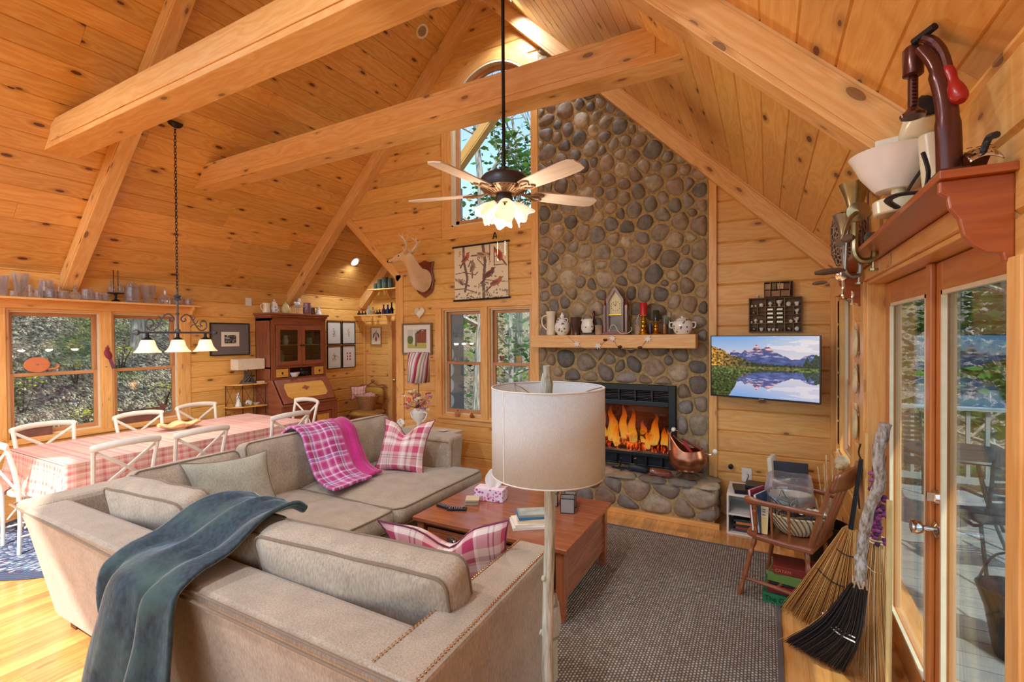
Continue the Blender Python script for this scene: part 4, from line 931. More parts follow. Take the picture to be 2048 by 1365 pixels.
M['chairw'] = plain('distressed_white', (232, 226, 214), .5, vary=.05); M['rush'] = wood('rush_seat', (206, 164, 104), (186, 140, 80), (160, 112, 60), 0, rough=.7)
def cross_chair(loc, rz, label):
    t = empty('dining_chair', loc, rz, label, 'chair', 'white cross-back dining chairs')
    def side(s_): return bez([(s_ * .175, -.19, .0), (s_ * .185, -.185, .25), (s_ * .19, -.19, .46), (s_ * .20, -.215, .66), (s_ * .215, -.265, .88)], 5)
    for s_ in (1, -1):
        MB().tube(side(s_), [.014] * 8 + [.016] * 13, 8).build('back_post', M['chairw'], t)
        MB().tube(bez([(s_ * .205, .20, 0), (s_ * .20, .19, .22), (s_ * .195, .185, .44)], 4), [.012, .013, .014, .015, .016, .016, .017, .017, .018], 8).build('leg', M['chairw'], t)
    mb = MB(); pts = bez([(-.235, -.262, .87), (-.12, -.292, .888), (0, -.302, .892), (.12, -.292, .888), (.235, -.262, .87)], 5)
    mb.tube(pts, [.020] + [.027] * 19 + [.020], 8, flat=.45, up=(0, -1, .2)); mb.build('top_rail', M['chairw'], t)
    for s_ in (1, -1): MB().tube(bez([(s_ * .205, -.255, .845), (s_ * .0, -.262, .69), (-s_ * .19, -.205, .52)], 5), .0135, 7, flat=.5, up=(0, 1, 0)).build('cross_brace', M['chairw'], t)
    mb = MB(); mb.lathe([(0, 0), (.195, 0), (.205, .012), (.205, .03), (.19, .04)], (0, 0, .432), 28, sq=.98); mb.build('seat_frame', M['chairw'], t)
    MB().lathe([(.188, 0), (.15, .010), (0, .004)], (0, 0, .470), 24, sq=.98).build('seat', M['rush'], t)
    mb = MB()
    for s_ in (1, -1): mb.tube(bez([(s_ * .19, -.16, .20), (s_ * .195, 0, .36), (s_ * .198, .16, .24)], 4), .008, 6); mb.tube([(s_ * .187, -.18, .14), (s_ * .2, .18, .14)], .008, 6)
    mb.tube(bez([(-.18, .18, .24), (0, .19, .38), (.18, .18, .24)], 4), .008, 6); mb.tube([(-.19, 0, .14), (.19, 0, .14)], .008, 6); mb.build('stretcher', M['chairw'], t)
    return t
c0 = cross_chair((-5.37, 1.60, .016), 0, 'white cross-back chair at the near end of the dining table')
for x, y, rz, lab in ((-4.715, 1.83, 90, 'white cross-back chair on the sofa side nearest the cloth corner'), (-4.665, 2.37, 90, 'white cross-back chair on the sofa side in the middle of three'), (-4.71, 3.29, 90, 'white cross-back chair on the sofa side nearest the drop-front desk'),
                       (-5.76, 1.82, -90, 'white cross-back chair under the window nearest the tin lamp reflection'), (-5.70, 2.56, -90, 'white cross-back chair under the window behind the wavy bowl'), (-5.84, 3.22, -90, 'white cross-back chair on the window side nearest the framed photo'),
                       (-5.27, 3.86, 180, 'white cross-back chair at the far end in front of the desk')):
    copy_tree(c0, None, (x, y, .016), R(rz), lab)
for o in [o for o in bpy.data.objects if o.get('label') == 'white cross-back chair under the window nearest the tin lamp reflection']: o['label'] = 'white cross-back chair on the window side with a baking tin behind it'
# wavy wooden bowl
mb = MB()
def wavy(u, v):
    a = u * 2 * PI; r = .02 + .98 * v; w_ = 1 + .07 * math.cos(6 * a) * v ** 2; return (.11 * r * w_ * math.cos(a), .20 * r * w_ * math.sin(a), .004 + .055 * v ** 2.2 + .014 * math.cos(6 * a + 1) * v ** 3)
mb.grid(60, 10, wavy, 1, .2); mb.lathe([(0, 0), (.06, 0), (.05, .012)], (0, 0, -.002), 20); mb.build('wavy_bowl', wood('bowl_wood', (232, 208, 160), (214, 184, 134), (190, 150, 100), 0, rough=.5), None, (-5.46, 2.71, .762), label='carved wooden bowl with a wavy rim on the dining table', cat='bowl', solid=.01)

# ---------------------------------------------------------------- coffee table
M['cherry'] = wood('cherry_top', (172, 104, 66), (152, 84, 50), (126, 64, 36), .1, rough=.2, coat=.5, knotc=(60, 30, 16))
ct = empty('coffee_table', (-1.60, 3.0, .015), 0, 'cherry coffee table with small drawers on the woven rug', 'table'); W2, D2 = .545, .42
MB().bb(-W2 - .03, W2 + .03, -D2 - .03, D2 + .03, .425, .452).build('tabletop', M['cherry'], ct, bevel=.004)
mb = MB(); mb.bb(-W2 + .02, W2 - .02, -D2 + .025, D2 - .02, .10, .14); mb.bb(W2 - .025, W2 - .008, -D2 + .03, D2 - .03, .115, .425); mb.bb(-W2 + .008, -W2 + .025, -D2 + .03, D2 - .03, .115, .425); mb.bb(-W2 + .02, W2 - .02, D2 - .03, D2 - .01, .14, .425)
mb.bb(-W2 + .05, W2 - .05, -D2 + .012, -D2 + .03, .395, .425); mb.bb(-W2 + .05, W2 - .05, -D2 + .012, -D2 + .03, .11, .15); mb.bb(-.02, .02, -D2 + .012, -D2 + .03, .15, .395); mb.build('case', M['cherry'], ct, bevel=.002)
for x, y in ((-1, -1), (1, -1), (1, 1), (-1, 1)):
    mb = MB(); solid8(mb, [(-.02, -.02), (.02, -.02), (.02, .02), (-.02, .02)], [(-.028, -.028), (.028, -.028), (.028, .028), (-.028, .028)], 0, .13); mb.bb(-.028, .028, -.028, .028, .13, .425); mb.build('leg', M['cherry'], ct, loc=(x * (W2 - .022), y * (D2 - .022), 0), bevel=.002)
for x in (-.26, .26):
    mb = MB(); mb.bb(-.205, .205, -.012, 0, .24, .385); ring(mb, -.205, .205, .24, .385, .018, -.016, -.01); d = mb.build('drawer', M['cherry'], ct, loc=(x, -D2 + .016, 0), bevel=.002)
    mb = MB(); mb.lathe([(.034, 0), (.033, .012), (.026, .022), (0, .026)], (0, -.012, .325), 16, Matrix.Rotation(PI / 2, 3, 'X'), arc=PI); mb.bb(-.04, .04, -.016, -.012, .315, .345); mb.build('cup_pull', M['steel'], d, label='aged steel cup pull')
CT = .4685
def on_table(x, y): return (x, y, CT)
# tissue box
tx = empty('tissue_box', (-1.865, 3.10, CT), .18, 'pink patterned tissue box on the coffee table', 'tissue box')
n = NT('tissue_print'); v = n.n('TexVoronoi', {0: n.obj(), 'Scale': 42.0}); s = n.n('SeparateColor', {0: v.outputs['Color']}).outputs[0]
c = n.mix(n.math('LESS_THAN', v.outputs['Distance'], .42), srgb(226, 214, 226), n.ramp(s, (0, srgb(190, 60, 130)), (.4, srgb(150, 90, 170)), (.7, srgb(226, 130, 170)), (1, srgb(120, 60, 140)), interp='CONSTANT')); M['tprint'] = n.pbr(c, .6)
MB().bb(-.115, .115, -.06, .06, 0, .09).build('carton', M['tprint'], tx, bevel=.002); MB().bb(-.112, .112, -.057, .057, .09, .0915).build('carton_top', plain('carton_top', (232, 214, 222), .6), tx)
mb = MB(); mb.grid(16, 14, lambda u, v: ((u - .5) * (.05 + .10 * math.sin(v * PI * .75)) + .035 * v, .018 * math.sin(u * 9 + v * 3) * (1 - v * .4), .088 + .13 * v - .02 * (u - .5) ** 2 * 4 + .02 * math.sin(u * 5) * v), 1, 1); mb.build('tissue', M['white'], tx, solid=.001, sharp=80)
M['blackp'] = plain('black_plastic', (22, 22, 26), .35)
for k, (x, y, a, L_) in enumerate(((-2.055, 2.785, -.15, .17), (-1.965, 2.79, .45, .14))):
    r_ = empty('remote_control', (x, y, CT), a, ['long black remote control lying flat on the coffee table', 'short black remote control resting beside the longer one'][k], 'remote control')
    MB().bb(-L_ / 2, L_ / 2, -.022, .022, 0, .016).build('case', M['blackp'], r_, bevel=.004); mb = MB()
    for i in range(6):
        for j in range(3): mb.box((-L_ * .36 + i * L_ * .12, (j - 1) * .012, .0168), (.007, .006, .003))
    mb.build('button_pad', plain('grey_buttons', (150, 150, 156), .4), r_)
cs = None
for k in range(5):
    o = MB(col=[(.42, .34, .22), (.5, .46, .36), (.3, .26, .2), (.44, .38, .26), (.62, .48, .3)][k]).box((0, 0, .0045), (.10, .10, .0085)).build('coaster', vcol('coaster_slate', .5) if k == 0 else cs.data.materials[0], None, (-1.945 + .003 * k, 2.955 - .002 * k, CT + .0092 * k), .5 + .04 * (k % 2), .001); cs = cs or o
    tag(o, ['olive square coaster at the bottom of the small stack', 'grey green square coaster second from the bottom of the stack', 'dark brown square coaster in the middle of the stack', 'tan square coaster second from the top of the stack', 'light wood square coaster on top of the small stack'][k], 'coaster', 'square coasters on the coffee table')
M['paper'] = plain('book_pages', (228, 220, 204), .8)
def book(loc, rz, w_, d_, t_, col, label, group=None, txt=None, parent=None, rot=None, cover2=None):
    root = empty('book', loc, rz, label, 'book', group)
    if rot is not None: root.rotation_euler = rot
    m_ = plain('book_cover', col, .45); mb = MB(); mb.bb(-w_ / 2, w_ / 2, -d_ / 2, d_ / 2, 0, .003); mb.bb(-w_ / 2, w_ / 2, -d_ / 2, d_ / 2, t_ - .003, t_); mb.bb(-w_ / 2, w_ / 2, -d_ / 2, -d_ / 2 + .003, .003, t_ - .003); mb.build('cover', m_, root)
    MB().bb(-w_ / 2 + .004, w_ / 2 - .004, -d_ / 2 + .003, d_ / 2 - .004, .003, t_ - .003).build('pages', M['paper'], root)
    if cover2: MB().bb(-w_ / 2 + .012, w_ / 2 - .012, -d_ / 2 + .012, d_ / 2 - .012, t_, t_ + .0008).build('cover_picture', plain('cover_picture', cover2, .35, vary=.3), root)
    return root
z = CT; BK = [(.25, .19, .018, (226, 224, 216), 'white book at the bottom of the coffee table stack'), (.235, .17, .016, (236, 230, 214), 'pale cream book second in the coffee table stack'), (.19, .15, .022, (226, 214, 178), 'thick cream paperback in the middle of the stack'), (.19, .145, .014, (58, 124, 168), 'blue spined paperback under the grey one'), (.185, .14, .014, (150, 156, 150), 'grey green paperback on top of the coffee table stack')]
for k, (w_, d_, t_, col, lab) in enumerate(BK): book((-1.385 + .004 * k, 2.80 - .0 * k, z), .62 + [0, .06, -.05, .03, -.04][k], w_, d_, t_, col, lab, 'books stacked on the coffee table', cover2=(170, 176, 168) if k == 4 else None); z += t_ + .0012
M['candleglass'] = glass('frosted_panel', (240, 240, 236), clear=.5, body=.9, bodyc=(240, 238, 232))
for k, (x, y, s_) in enumerate(((-1.405, 3.21, .085), (-1.275, 3.25, .085), (-1.25, 3.135, .095))):
    r_ = empty('candle_holder', (x, y, CT), .35, ['square glass candle holder nearest the lamp pole', 'square glass candle holder behind the other two', 'square glass candle holder nearest the table edge'][k], 'candle holder', 'black framed glass candle holders')
    mb = MB(); h_ = s_ * 1.08; e = s_ / 2
    for sx, sy in ((1, 1), (1, -1), (-1, 1), (-1, -1)): mb.box((sx * e, sy * e, h_ / 2), (.004, .004, h_))
    for z_ in (.002, h_):
        for s2 in (1, -1): mb.box((s2 * e, 0, z_), (.004, s_, .004)); mb.box((0, s2 * e, z_), (s_, .004, .004))
    mb.build('frame', M['ironb'], r_); mb = MB()
    for s2 in (1, -1): mb.box((s2 * (e - .001), 0, h_ / 2), (.002, s_ - .005, h_ - .006)); mb.box((0, s2 * (e - .001), h_ / 2), (s_ - .005, .002, h_ - .006))
    mb.box((0, 0, .005), (s_ - .006, s_ - .006, .003)); mb.build('glass_panel', M['candleglass'], r_)

# ---------------------------------------------------------------- floor lamp
fl = empty('floor_lamp', (-.645, 1.445, 0), 0, 'floor lamp with a knotty whitewashed pole and grey linen drum shade', 'lamp')
n = NT('whitewashed_branch'); o = n.obj(); a = n.noise(n.map(o, (9, 9, .9)), 8, 5, .6).outputs[0]
M['branch'] = n.pbr(n.ramp(a, (.3, srgb(120, 112, 96)), (.5, srgb(176, 176, 158)), (.7, srgb(208, 208, 192))), .75, 0, n.bump(a, .6, .01))
mb = MB(); pts = []; rs = []
for i in range(44): z = .02 + 1.575 * i / 43; pts.append((.004 * math.sin(z * 7), .004 * math.cos(z * 5), z)); rs.append(.0185 + .0016 * nz(z * 9, 1) + .003 * math.exp(-((z - 1.24) / .015) ** 2) + .004 * math.exp(-((z - .62) / .015) ** 2) + .005 * math.exp(-((z - 1.57) / .02) ** 2) - (.006 if z > 1.585 else 0))
mb.tube(pts, rs, 12); mb.tube([(0, 0, 1.585), (-.003, 0, 1.60), (-.002, .0, 1.62)], [.014, .012, .013], 10)
for z, a, l in ((.62, 2.6, .03), (1.24, .5, .026), (.90, 4.2, .024), (.71, 3.6, .03)): mb.tube([(0, 0, z), (math.cos(a) * l, math.sin(a) * l, z + .012)], [.014, .009], 8)
mb.build('pole', M['branch'], fl); MB().lathe([(0, .025), (.03, .024), (.12, .018), (.14, .008), (.14, 0), (0, 0)], (0, 0, .001), 36).build('base', M['branch'], fl)
n = NT('linen_shade'); uvm = n.uv(); g1 = n.noise(n.map(n.obj(), (1, 1, 8)), 220, 2).outputs[0]; g2 = n.noise(n.map(n.obj(), (8, 8, 1)), 110, 2).outputs[0]
cc = n.ramp(n.math('ADD', n.math('MULTIPLY', g1, .5), n.math('MULTIPLY', g2, .5)), (.35, srgb(196, 198, 196)), (.65, srgb(224, 226, 224)))
d = n.n('BsdfDiffuse', {0: cc}); tl_ = n.n('BsdfTranslucent', {0: cc}); n.t.links.new(n.n('MixShader', {0: .3, 1: d.outputs[0], 2: tl_.outputs[0]}).outputs[0], n.out.inputs[0]); M['linen'] = n.m
LZ0, LZ1 = 1.262, 1.548
MB().lathe([(.187, 0), (.187, LZ1 - LZ0)], (0, 0, LZ0), 72, cap=False).build('lamp_shade', M['linen'], fl, solid=.0025)
mb = MB(); mb.tube([(.188 * math.cos(2.75 * PI / 2 + .0), .188 * math.sin(2.75 * PI / 2), LZ0), (.188 * math.cos(2.75 * PI / 2), .188 * math.sin(2.75 * PI / 2), LZ1)], .0022, 5); mb.tube([(.187 * math.cos(a), .187 * math.sin(a), LZ1) for a in [2 * PI * k / 72 for k in range(72)]], .0025, 6, closed=True); mb.tube([(.187 * math.cos(a), .187 * math.sin(a), LZ0) for a in [2 * PI * k / 72 for k in range(72)]], .0025, 6, closed=True); mb.build('shade_trim', plain('shade_edge', (206, 206, 200), .7), fl)
mb = MB()
for k in range(3): a = .6 + k * 2 * PI / 3; mb.tube(bez([(.02 * math.cos(a), .02 * math.sin(a), LZ1 - .03), (.09 * math.cos(a), .09 * math.sin(a), LZ1 - .03), (.15 * math.cos(a), .15 * math.sin(a), LZ1 - .012), (.186 * math.cos(a), .186 * math.sin(a), LZ1 - .004)], 4), .0022, 5)
mb.build('shade_spider', M['steel'], fl)
# ================================================================ stone chimney, hearth and fire
def clip(poly, nx, ny, d):
    out = []
    for i in range(len(poly)):
        p, q = poly[i], poly[(i + 1) % len(poly)]; a, b = p[0] * nx + p[1] * ny - d, q[0] * nx + q[1] * ny - d
        if a <= 0: out.append(p)
        if (a < 0) != (b < 0) and abs(a - b) > 1e-12: t = a / (a - b); out.append((p[0] + (q[0] - p[0]) * t, p[1] + (q[1] - p[1]) * t))
    return out
def cells(region, holes, sp, seed, relax=2, aspect=1.0):
    rng = random.Random(seed); xs = [p[0] for p in region]; ys = [p[1] for p in region]; x0, x1, y0, y1 = min(xs), max(xs), min(ys), max(ys); pts = []
    inside = lambda p: all((b[0] - a[0]) * (p[1] - a[1]) - (b[1] - a[1]) * (p[0] - a[0]) >= 0 for a, b in zip(region, region[1:] + region[:1])) and not any(h[0] < p[0] < h[1] and h[2] < p[1] < h[3] for h in holes)
    tries = 0
    while tries < 2500:
        p = (rng.uniform(x0, x1), rng.uniform(y0, y1)); s_ = sp(p) * rng.uniform(.72, 1.25); tries += 1
        if inside(p) and all(math.hypot((p[0] - q[0]) / aspect, p[1] - q[1]) > (s_ + q[2]) / 2 for q in pts): pts.append((p[0], p[1], s_)); tries = 0
    out = []
    for it in range(relax + 1):
        out = []
        for i, p in enumerate(pts):
            poly = list(region)
            for j, q in enumerate(pts):
                if j == i: continue
                dx, dy = q[0] - p[0], q[1] - p[1]; d2 = dx * dx + dy * dy
                if d2 > (p[2] + q[2]) ** 2 * 2.6: continue
                t = .5 + (p[2] ** 2 - q[2] ** 2) / (2.4 * d2) * .5; mx, my = p[0] + dx * t, p[1] + dy * t; poly = clip(poly, dx, dy, dx * mx + dy * my)
                if len(poly) < 3: break
            for h in holes:
                if len(poly) < 3: break
                if p[0] <= h[0] and h[2] - .1 < p[1] < h[3] + .1: poly = clip(poly, 1, 0, h[0])
                elif p[0] >= h[1] and h[2] - .1 < p[1] < h[3] + .1: poly = clip(poly, -1, 0, -h[1])
                elif p[1] >= h[3] and h[0] - .1 < p[0] < h[1] + .1: poly = clip(poly, 0, -1, -h[3])
                elif p[1] <= h[2] and h[0] - .1 < p[0] < h[1] + .1: poly = clip(poly, 0, 1, h[2])
            out.append(poly)
        if it < relax: pts = [((sum(v[0] for v in P) / len(P)) * .6 + p[0] * .4, (sum(v[1] for v in P) / len(P)) * .6 + p[1] * .4, p[2]) if len(P) > 2 else p for p, P in zip(pts, out)]
    return [P for P in out if len(P) > 2]
STC = [(126, 114, 98), (114, 104, 92), (108, 100, 92), (136, 120, 100), (102, 98, 94), (120, 104, 88), (112, 106, 100), (140, 128, 108), (98, 92, 86), (126, 108, 90)]
def stones(mb, polys, o, ax, ay, nrm, depth, shrink, seed):
    rng = random.Random(seed); o, ax, ay, nrm = V(o), V(ax), V(ay), V(nrm)
    for P in polys:
        for _ in range(2):
            P = [r for i in range(len(P)) for r in ((P[i][0] * .75 + P[(i + 1) % len(P)][0] * .25, P[i][1] * .75 + P[(i + 1) % len(P)][1] * .25), (P[i][0] * .25 + P[(i + 1) % len(P)][0] * .75, P[i][1] * .25 + P[(i + 1) % len(P)][1] * .75))]
        cx = sum(p[0] for p in P) / len(P); cy = sum(p[1] for p in P) / len(P); size = max(math.hypot(p[0] - cx, p[1] - cy) for p in P)
        if size < .018: continue
        sh = 1 - (shrink / max(size, .04)) ; dp = depth * min(1, .45 + size * 6) * rng.uniform(.75, 1.15); c = rng.choice(STC); k = rng.uniform(.95, 1.28); col = lin(*[min(255, c_ * k) for c_ in c]); n_ = len(P); vs = []; S = [1.0, .985, .94, .86, .74, .56, .3]; tx, ty = rng.uniform(-.18, .18), rng.uniform(-.18, .18)
        for s_ in S:
            h = dp * (1 - s_ ** 3.4) ** .62
            for p in P:
                x, y = (p[0] - cx) * sh * s_, (p[1] - cy) * sh * s_; hh = h + (tx * x + ty * y) * (1 - s_ ** 4) + .005 * nz((cx + x) * 22, (cy + y) * 22, seed) * (1 - s_ ** 6)
                vs.append(o + ax * (cx + x) + ay * (cy + y) + nrm * hh)
        vs.append(o + ax * cx + ay * cy + nrm * (dp + .002)); F = []
        for i in range(len(S) - 1):
            for k_ in range(n_): F.append((i * n_ + k_, i * n_ + (k_ + 1) % n_, (i + 1) * n_ + (k_ + 1) % n_, (i + 1) * n_ + k_))
        b = (len(S) - 1) * n_
        for k_ in range(n_): F.append((b + k_, b + (k_ + 1) % n_, len(vs) - 1))
        if ax.cross(ay).dot(nrm) * sum(P[i][0] * P[(i + 1) % n_][1] - P[(i + 1) % n_][0] * P[i][1] for i in range(n_)) < 0: F = [f[::-1] for f in F]
        mb.add(vs, F, None, col)
n = NT('river_stone'); o = n.obj(); a = n.noise(o, 16, 6, .62).outputs[0]; b = n.noise(o, 90, 3).outputs[0]
c = n.mix(1, n.col(), n.ramp(a, (.3, (.62, .6, .6)), (.5, (1, 1, 1)), (.72, (1.35, 1.3, 1.22))), 'MULTIPLY'); M['stone'] = n.pbr(c, .62, 0, n.bump(n.math('ADD', a, n.math('MULTIPLY', b, .4)), .35, .008))
n = NT('mortar'); o = n.obj(); a = n.noise(o, 40, 4).outputs[0]; M['mortar'] = n.pbr(n.ramp(a, (.3, srgb(140, 118, 82)), (.7, srgb(184, 158, 112))), .95, 0, n.bump(a, .7, .01))
fr_ = (-1.955, -.79, .37, 1.215)
mb = MB(); reg = [(-2.30, .36), (-.495, .36), (-.495, 3.36), (-2.30, 5.16)]
P1 = cells(reg, [fr_], lambda p: .138 if p[1] > 1.75 else .16, 3)
stones(mb, P1, (0, 4.925, 0), (1, 0, 0), (0, 0, 1), (0, -1, 0), .042, .0105, 3)
st = mb.build('wall_chimney', M['stone'], kind='structure', label='tall river stone chimney face', sharp=75)
mb = MB(); mb.bb(-2.30, fr_[0], 4.915, 4.95, .36, 5.1); mb.bb(fr_[1], -.495, 4.915, 4.95, .36, 3.45); mb.bb(fr_[0], fr_[1], 4.915, 4.95, fr_[3], 5.1)
mb.build('mortar_bed', M['mortar'], st)
hb = MB(); HX0, HX1, HY = -2.30, -.385, 4.50
stones(hb, cells([(HX0, .045), (HX1, .045), (HX1, .335), (HX0, .335)], [], lambda p: .17, 5, 1, 1.25), (0, HY + .03, 0), (1, 0, 0), (0, 0, 1), (0, -1, 0), .035, .008, 5)
stones(hb, cells([(4.53, .045), (4.93, .045), (4.93, .335), (4.53, .335)], [], lambda p: .17, 6, 1), (HX1 - .03, 0, 0), (0, 1, 0), (0, 0, 1), (1, 0, 0), .035, .008, 6)
stones(hb, cells([(HX0 - .02, HY - .02), (HX1 + .02, HY - .02), (HX1 + .02, 4.92), (HX0 - .02, 4.92)], [], lambda p: .20, 8, 1, 1.6), (0, 0, .345), (1, 0, 0), (0, 1, 0), (0, 0, 1), .03, .006, 8)
h_ = hb.build('floor_hearth', M['stone'], kind='structure', label='raised river stone hearth', sharp=75)
MB().bb(HX0, HX1 - .025, HY + .025, 4.95, 0, .348).build('mortar_bed', M['mortar'], h_)
MB().bb(HX0, HX1 + .02, HY - .015, HY + .03, 0, .045).build('base_strip', M['trimw'], h_, bevel=.003)

fb = empty('fireplace', (0, 4.86, 0), 0, 'black metal fireplace insert with burning logs in the stone chimney', 'fireplace')
M['fbm'] = plain('fireplace_black', (44, 46, 50), .4, .5)
mb = MB(); mb.bb(-1.95, -1.88, 0, .10, .375, 1.21); mb.bb(-.86, -.795, 0, .10, .375, 1.21); mb.bb(-1.88, -.86, 0, .10, 1.155, 1.21); mb.bb(-1.88, -.86, -.004, .10, 1.0, 1.045); mb.bb(-1.88, -.86, -.004, .08, .485, .52); mb.bb(-1.88, -.86, .03, .10, .375, .39)
mb.build('firebox_frame', M['fbm'], fb, bevel=.003)
for k in range(6):
    x = -1.875 + k * .17; mb = MB()
    for j in range(6): mb.obox((x + .012, .03, 1.055 + j * .017), (.145, 0, 0), (0, .02, .008), (0, 0, .004))
    mb.bb(x, x + .012, 0, .06, 1.045, 1.155); mb.build('louver_panel', M['fbm'], fb)
mb = MB(); mb.bb(-1.88, -.86, .05, .06, .39, .485)
for k in range(7): mb.bb(-1.86 + k * .155, -1.85 + k * .155, .0, .05, .39, .485)
mb.build('lower_grille', M['fbm'], fb)
n = NT('firebrick'); br = n.n('TexBrick', {0: n.map(n.obj(), (1, 1, 1), rot=(R(90), 0, 0)), 1: srgb(96, 48, 28), 2: srgb(70, 34, 22), 3: srgb(30, 18, 14), 'Scale': 7.0, 'Mortar Size': .02}); M['fbrick'] = n.pbr(br.outputs[0], .9)
mb = MB(); mb.bb(-1.90, -.86, .46, .48, .44, 1.06); mb.obox((-1.90, .10, .44), (0, .37, 0), (.02, 0, 0), (0, 0, .62)); mb.obox((-.86, .10, .44), (0, .37, 0), (-.02, 0, 0), (0, 0, .62)); mb.bb(-1.90, -.86, .1, .48, .44, .46); mb.bb(-1.90, -.86, .1, .48, 1.04, 1.06); mb.build('firebox_lining', M['fbrick'], fb)
n = NT('charred_log'); o = n.obj(); a = n.noise(n.map(o, (3, 1, 1)), 14, 4, .65).outputs[0]; p_ = n.n('BsdfPrincipled', {'Base Color': n.ramp(a, (.35, srgb(40, 22, 18)), (.6, srgb(110, 66, 48)), (.8, srgb(170, 130, 110))), 'Roughness': .9, 'Emission Color': n.ramp(a, (.5, (0, 0, 0)), (.62, srgb(255, 90, 20)), (.8, srgb(255, 190, 120))), 'Emission Strength': 1.6, 'Normal': n.bump(a, .6, .02)}); n.t.links.new(p_.outputs[0], n.out.inputs[0]); M['clog'] = n.m
for k, (x0_, x1_, y, z, r_, dz) in enumerate(((-1.80, -1.20, .28, .53, .05, .02), (-1.36, -.92, .22, .525, .048, 0), (-1.70, -1.25, .20, .52, .042, .0), (-1.34, -1.06, .26, .60, .045, .05), (-1.84, -1.62, .24, .60, .038, .06))):
    mb = MB(); pts = bez([(x0_, y, z), ((x0_ + x1_) / 2, y + .02, z + dz), (x1_, y - .02, z + dz * .4)], 6); mb.tube(pts, [r_ * (1 + .12 * nz(i * .7, k)) for i in range(len(pts))], 12); mb.build('log', M['clog'], fb)
n = NT('ember_bed'); a = n.noise(n.obj(), 26, 4, .6).outputs[0]; p_ = n.n('BsdfPrincipled', {'Base Color': srgb(60, 30, 22), 'Roughness': 1.0, 'Emission Color': n.ramp(a, (.35, srgb(200, 50, 10)), (.6, srgb(255, 140, 60)), (.8, srgb(255, 220, 170))), 'Emission Strength': 1.5}); n.t.links.new(p_.outputs[0], n.out.inputs[0])
mb = MB(); mb.grid(40, 12, lambda u, v: (-1.86 + .98 * u, .12 + .30 * v, .465 + .022 * (1 + nz(u * 20, v * 8)) * math.sin(v * PI)), 1, 1); mb.build('embers', n.m, fb)
n = NT('flame'); uv = n.n('SeparateXYZ', {0: n.uv()}); nn = n.noise(n.map(n.obj(), (7, 7, 2.2)), 2.2, 4, .6, 1.2).outputs[0]
hgt_ = n.math('ADD', uv.outputs[1], n.math('MULTIPLY', n.math('SUBTRACT', nn, .5), .9))
colr = n.ramp(hgt_, (0, srgb(255, 214, 120)), (.3, srgb(255, 186, 66)), (.62, srgb(250, 128, 24)), (.95, srgb(190, 50, 8))); lw = n.n('LayerWeight', {0: .45}).outputs[1]
alpha = n.math('MULTIPLY', n.ramp(hgt_, (0, (.75,) * 3), (.45, (.8,) * 3), (.78, (.35,) * 3), (1, (0, 0, 0))), n.math('SUBTRACT', 1.0, n.math('POWER', lw, 1.3), clamp=True)); alpha = n.math('MULTIPLY', alpha, n.ramp(nn, (.3, (.45,) * 3), (.55, (1, 1, 1))))
e_ = n.n('Emission', {0: colr, 1: 1.9}); tr_ = n.n('BsdfTransparent'); n.t.links.new(n.n('MixShader', {0: alpha, 1: tr_.outputs[0], 2: e_.outputs[0]}).outputs[0], n.out.inputs[0]); M['flame'] = n.m
for k, (x, y, h0, r0) in enumerate(((-1.74, .22, .30, .085), (-1.62, .28, .38, .075), (-1.50, .24, .44, .085), (-1.38, .28, .46, .07), (-1.27, .22, .42, .07), (-1.16, .26, .30, .07), (-1.04, .22, .38, .075), (-.95, .27, .24, .06), (-1.44, .18, .26, .06), (-1.10, .18, .22, .05))):
    mb = MB(); nv = 16; nu = 18
    def ff(u, v, k=k, h0=h0, r0=r0): a = u * 2 * PI; r = r0 * (math.sin(min(1, v * 1.35 + .25) * PI * .5) * (1 - v) ** .75 + .002) * (1 + .25 * nz(math.cos(a) * 2 + k, math.sin(a) * 2, v * 4)); return (r * math.cos(a) + .035 * nz(v * 3, k) * v * 2, r * math.sin(a) * .6 + .02 * nz(v * 3, k, 4), v * h0)
    mb.grid(nu, nv, ff, 1, 1); mb.build('flame', M['flame'], fb, loc=(x, y, .52))
l_ = point((-1.35, .20, .72), 14, (1, .5, .18), .1, parent=fb)
M['fglass'] = glass('fire_glass', (200, 190, 180), refl=.05, clear=.95); MB().bb(-1.88, -.86, .085, .088, .52, 1.0).build('pane', M['fglass'], fb)

# mantel shelf
mt = MB(); mt.bb(-2.30, -.585, 4.70, 4.925, 1.592, 1.726); mt.build('wall_mantel', M['beam'], kind='structure', bevel=.006, label='thick pine mantel shelf')
MZ, MY = 1.7275, 4.80
def lathing(name, loc, prof, mat, label, cat, group=None, n=24, **k): return MB().lathe(prof, (0, 0, 0), n).build(name, mat if not isinstance(mat, str) else M[mat], None, loc, label=label, cat=cat, group=group, **k)
n = NT('floral_porcelain'); o = n.obj(); v = n.n('TexVoronoi', {0: o, 'Scale': 34.0, 'Randomness': 1.0}); z_ = n.n('SeparateXYZ', {0: o}).outputs[2]; s = n.n('SeparateColor', {0: v.outputs['Color']}).outputs[0]
gate = n.math('MULTIPLY', n.math('LESS_THAN', v.outputs['Distance'], .34), n.math('GREATER_THAN', s, .45)); M['floral'] = n.pbr(n.mix(gate, srgb(226, 226, 220), n.ramp(s, (.4, srgb(84, 110, 100)), (.7, srgb(110, 128, 84)), (.9, srgb(76, 88, 120)))), .22, 0, **{'Coat Weight': .3})
M['ivory'] = plain('ivory_glaze', (226, 216, 192), .25); M['ceram'] = plain('white_glaze', (226, 222, 214), .22); M['brown'] = plain('brown_glaze', (70, 34, 24), .2, vary=.4); M['stonew'] = plain('stoneware', (172, 150, 128), .5, vary=.25)
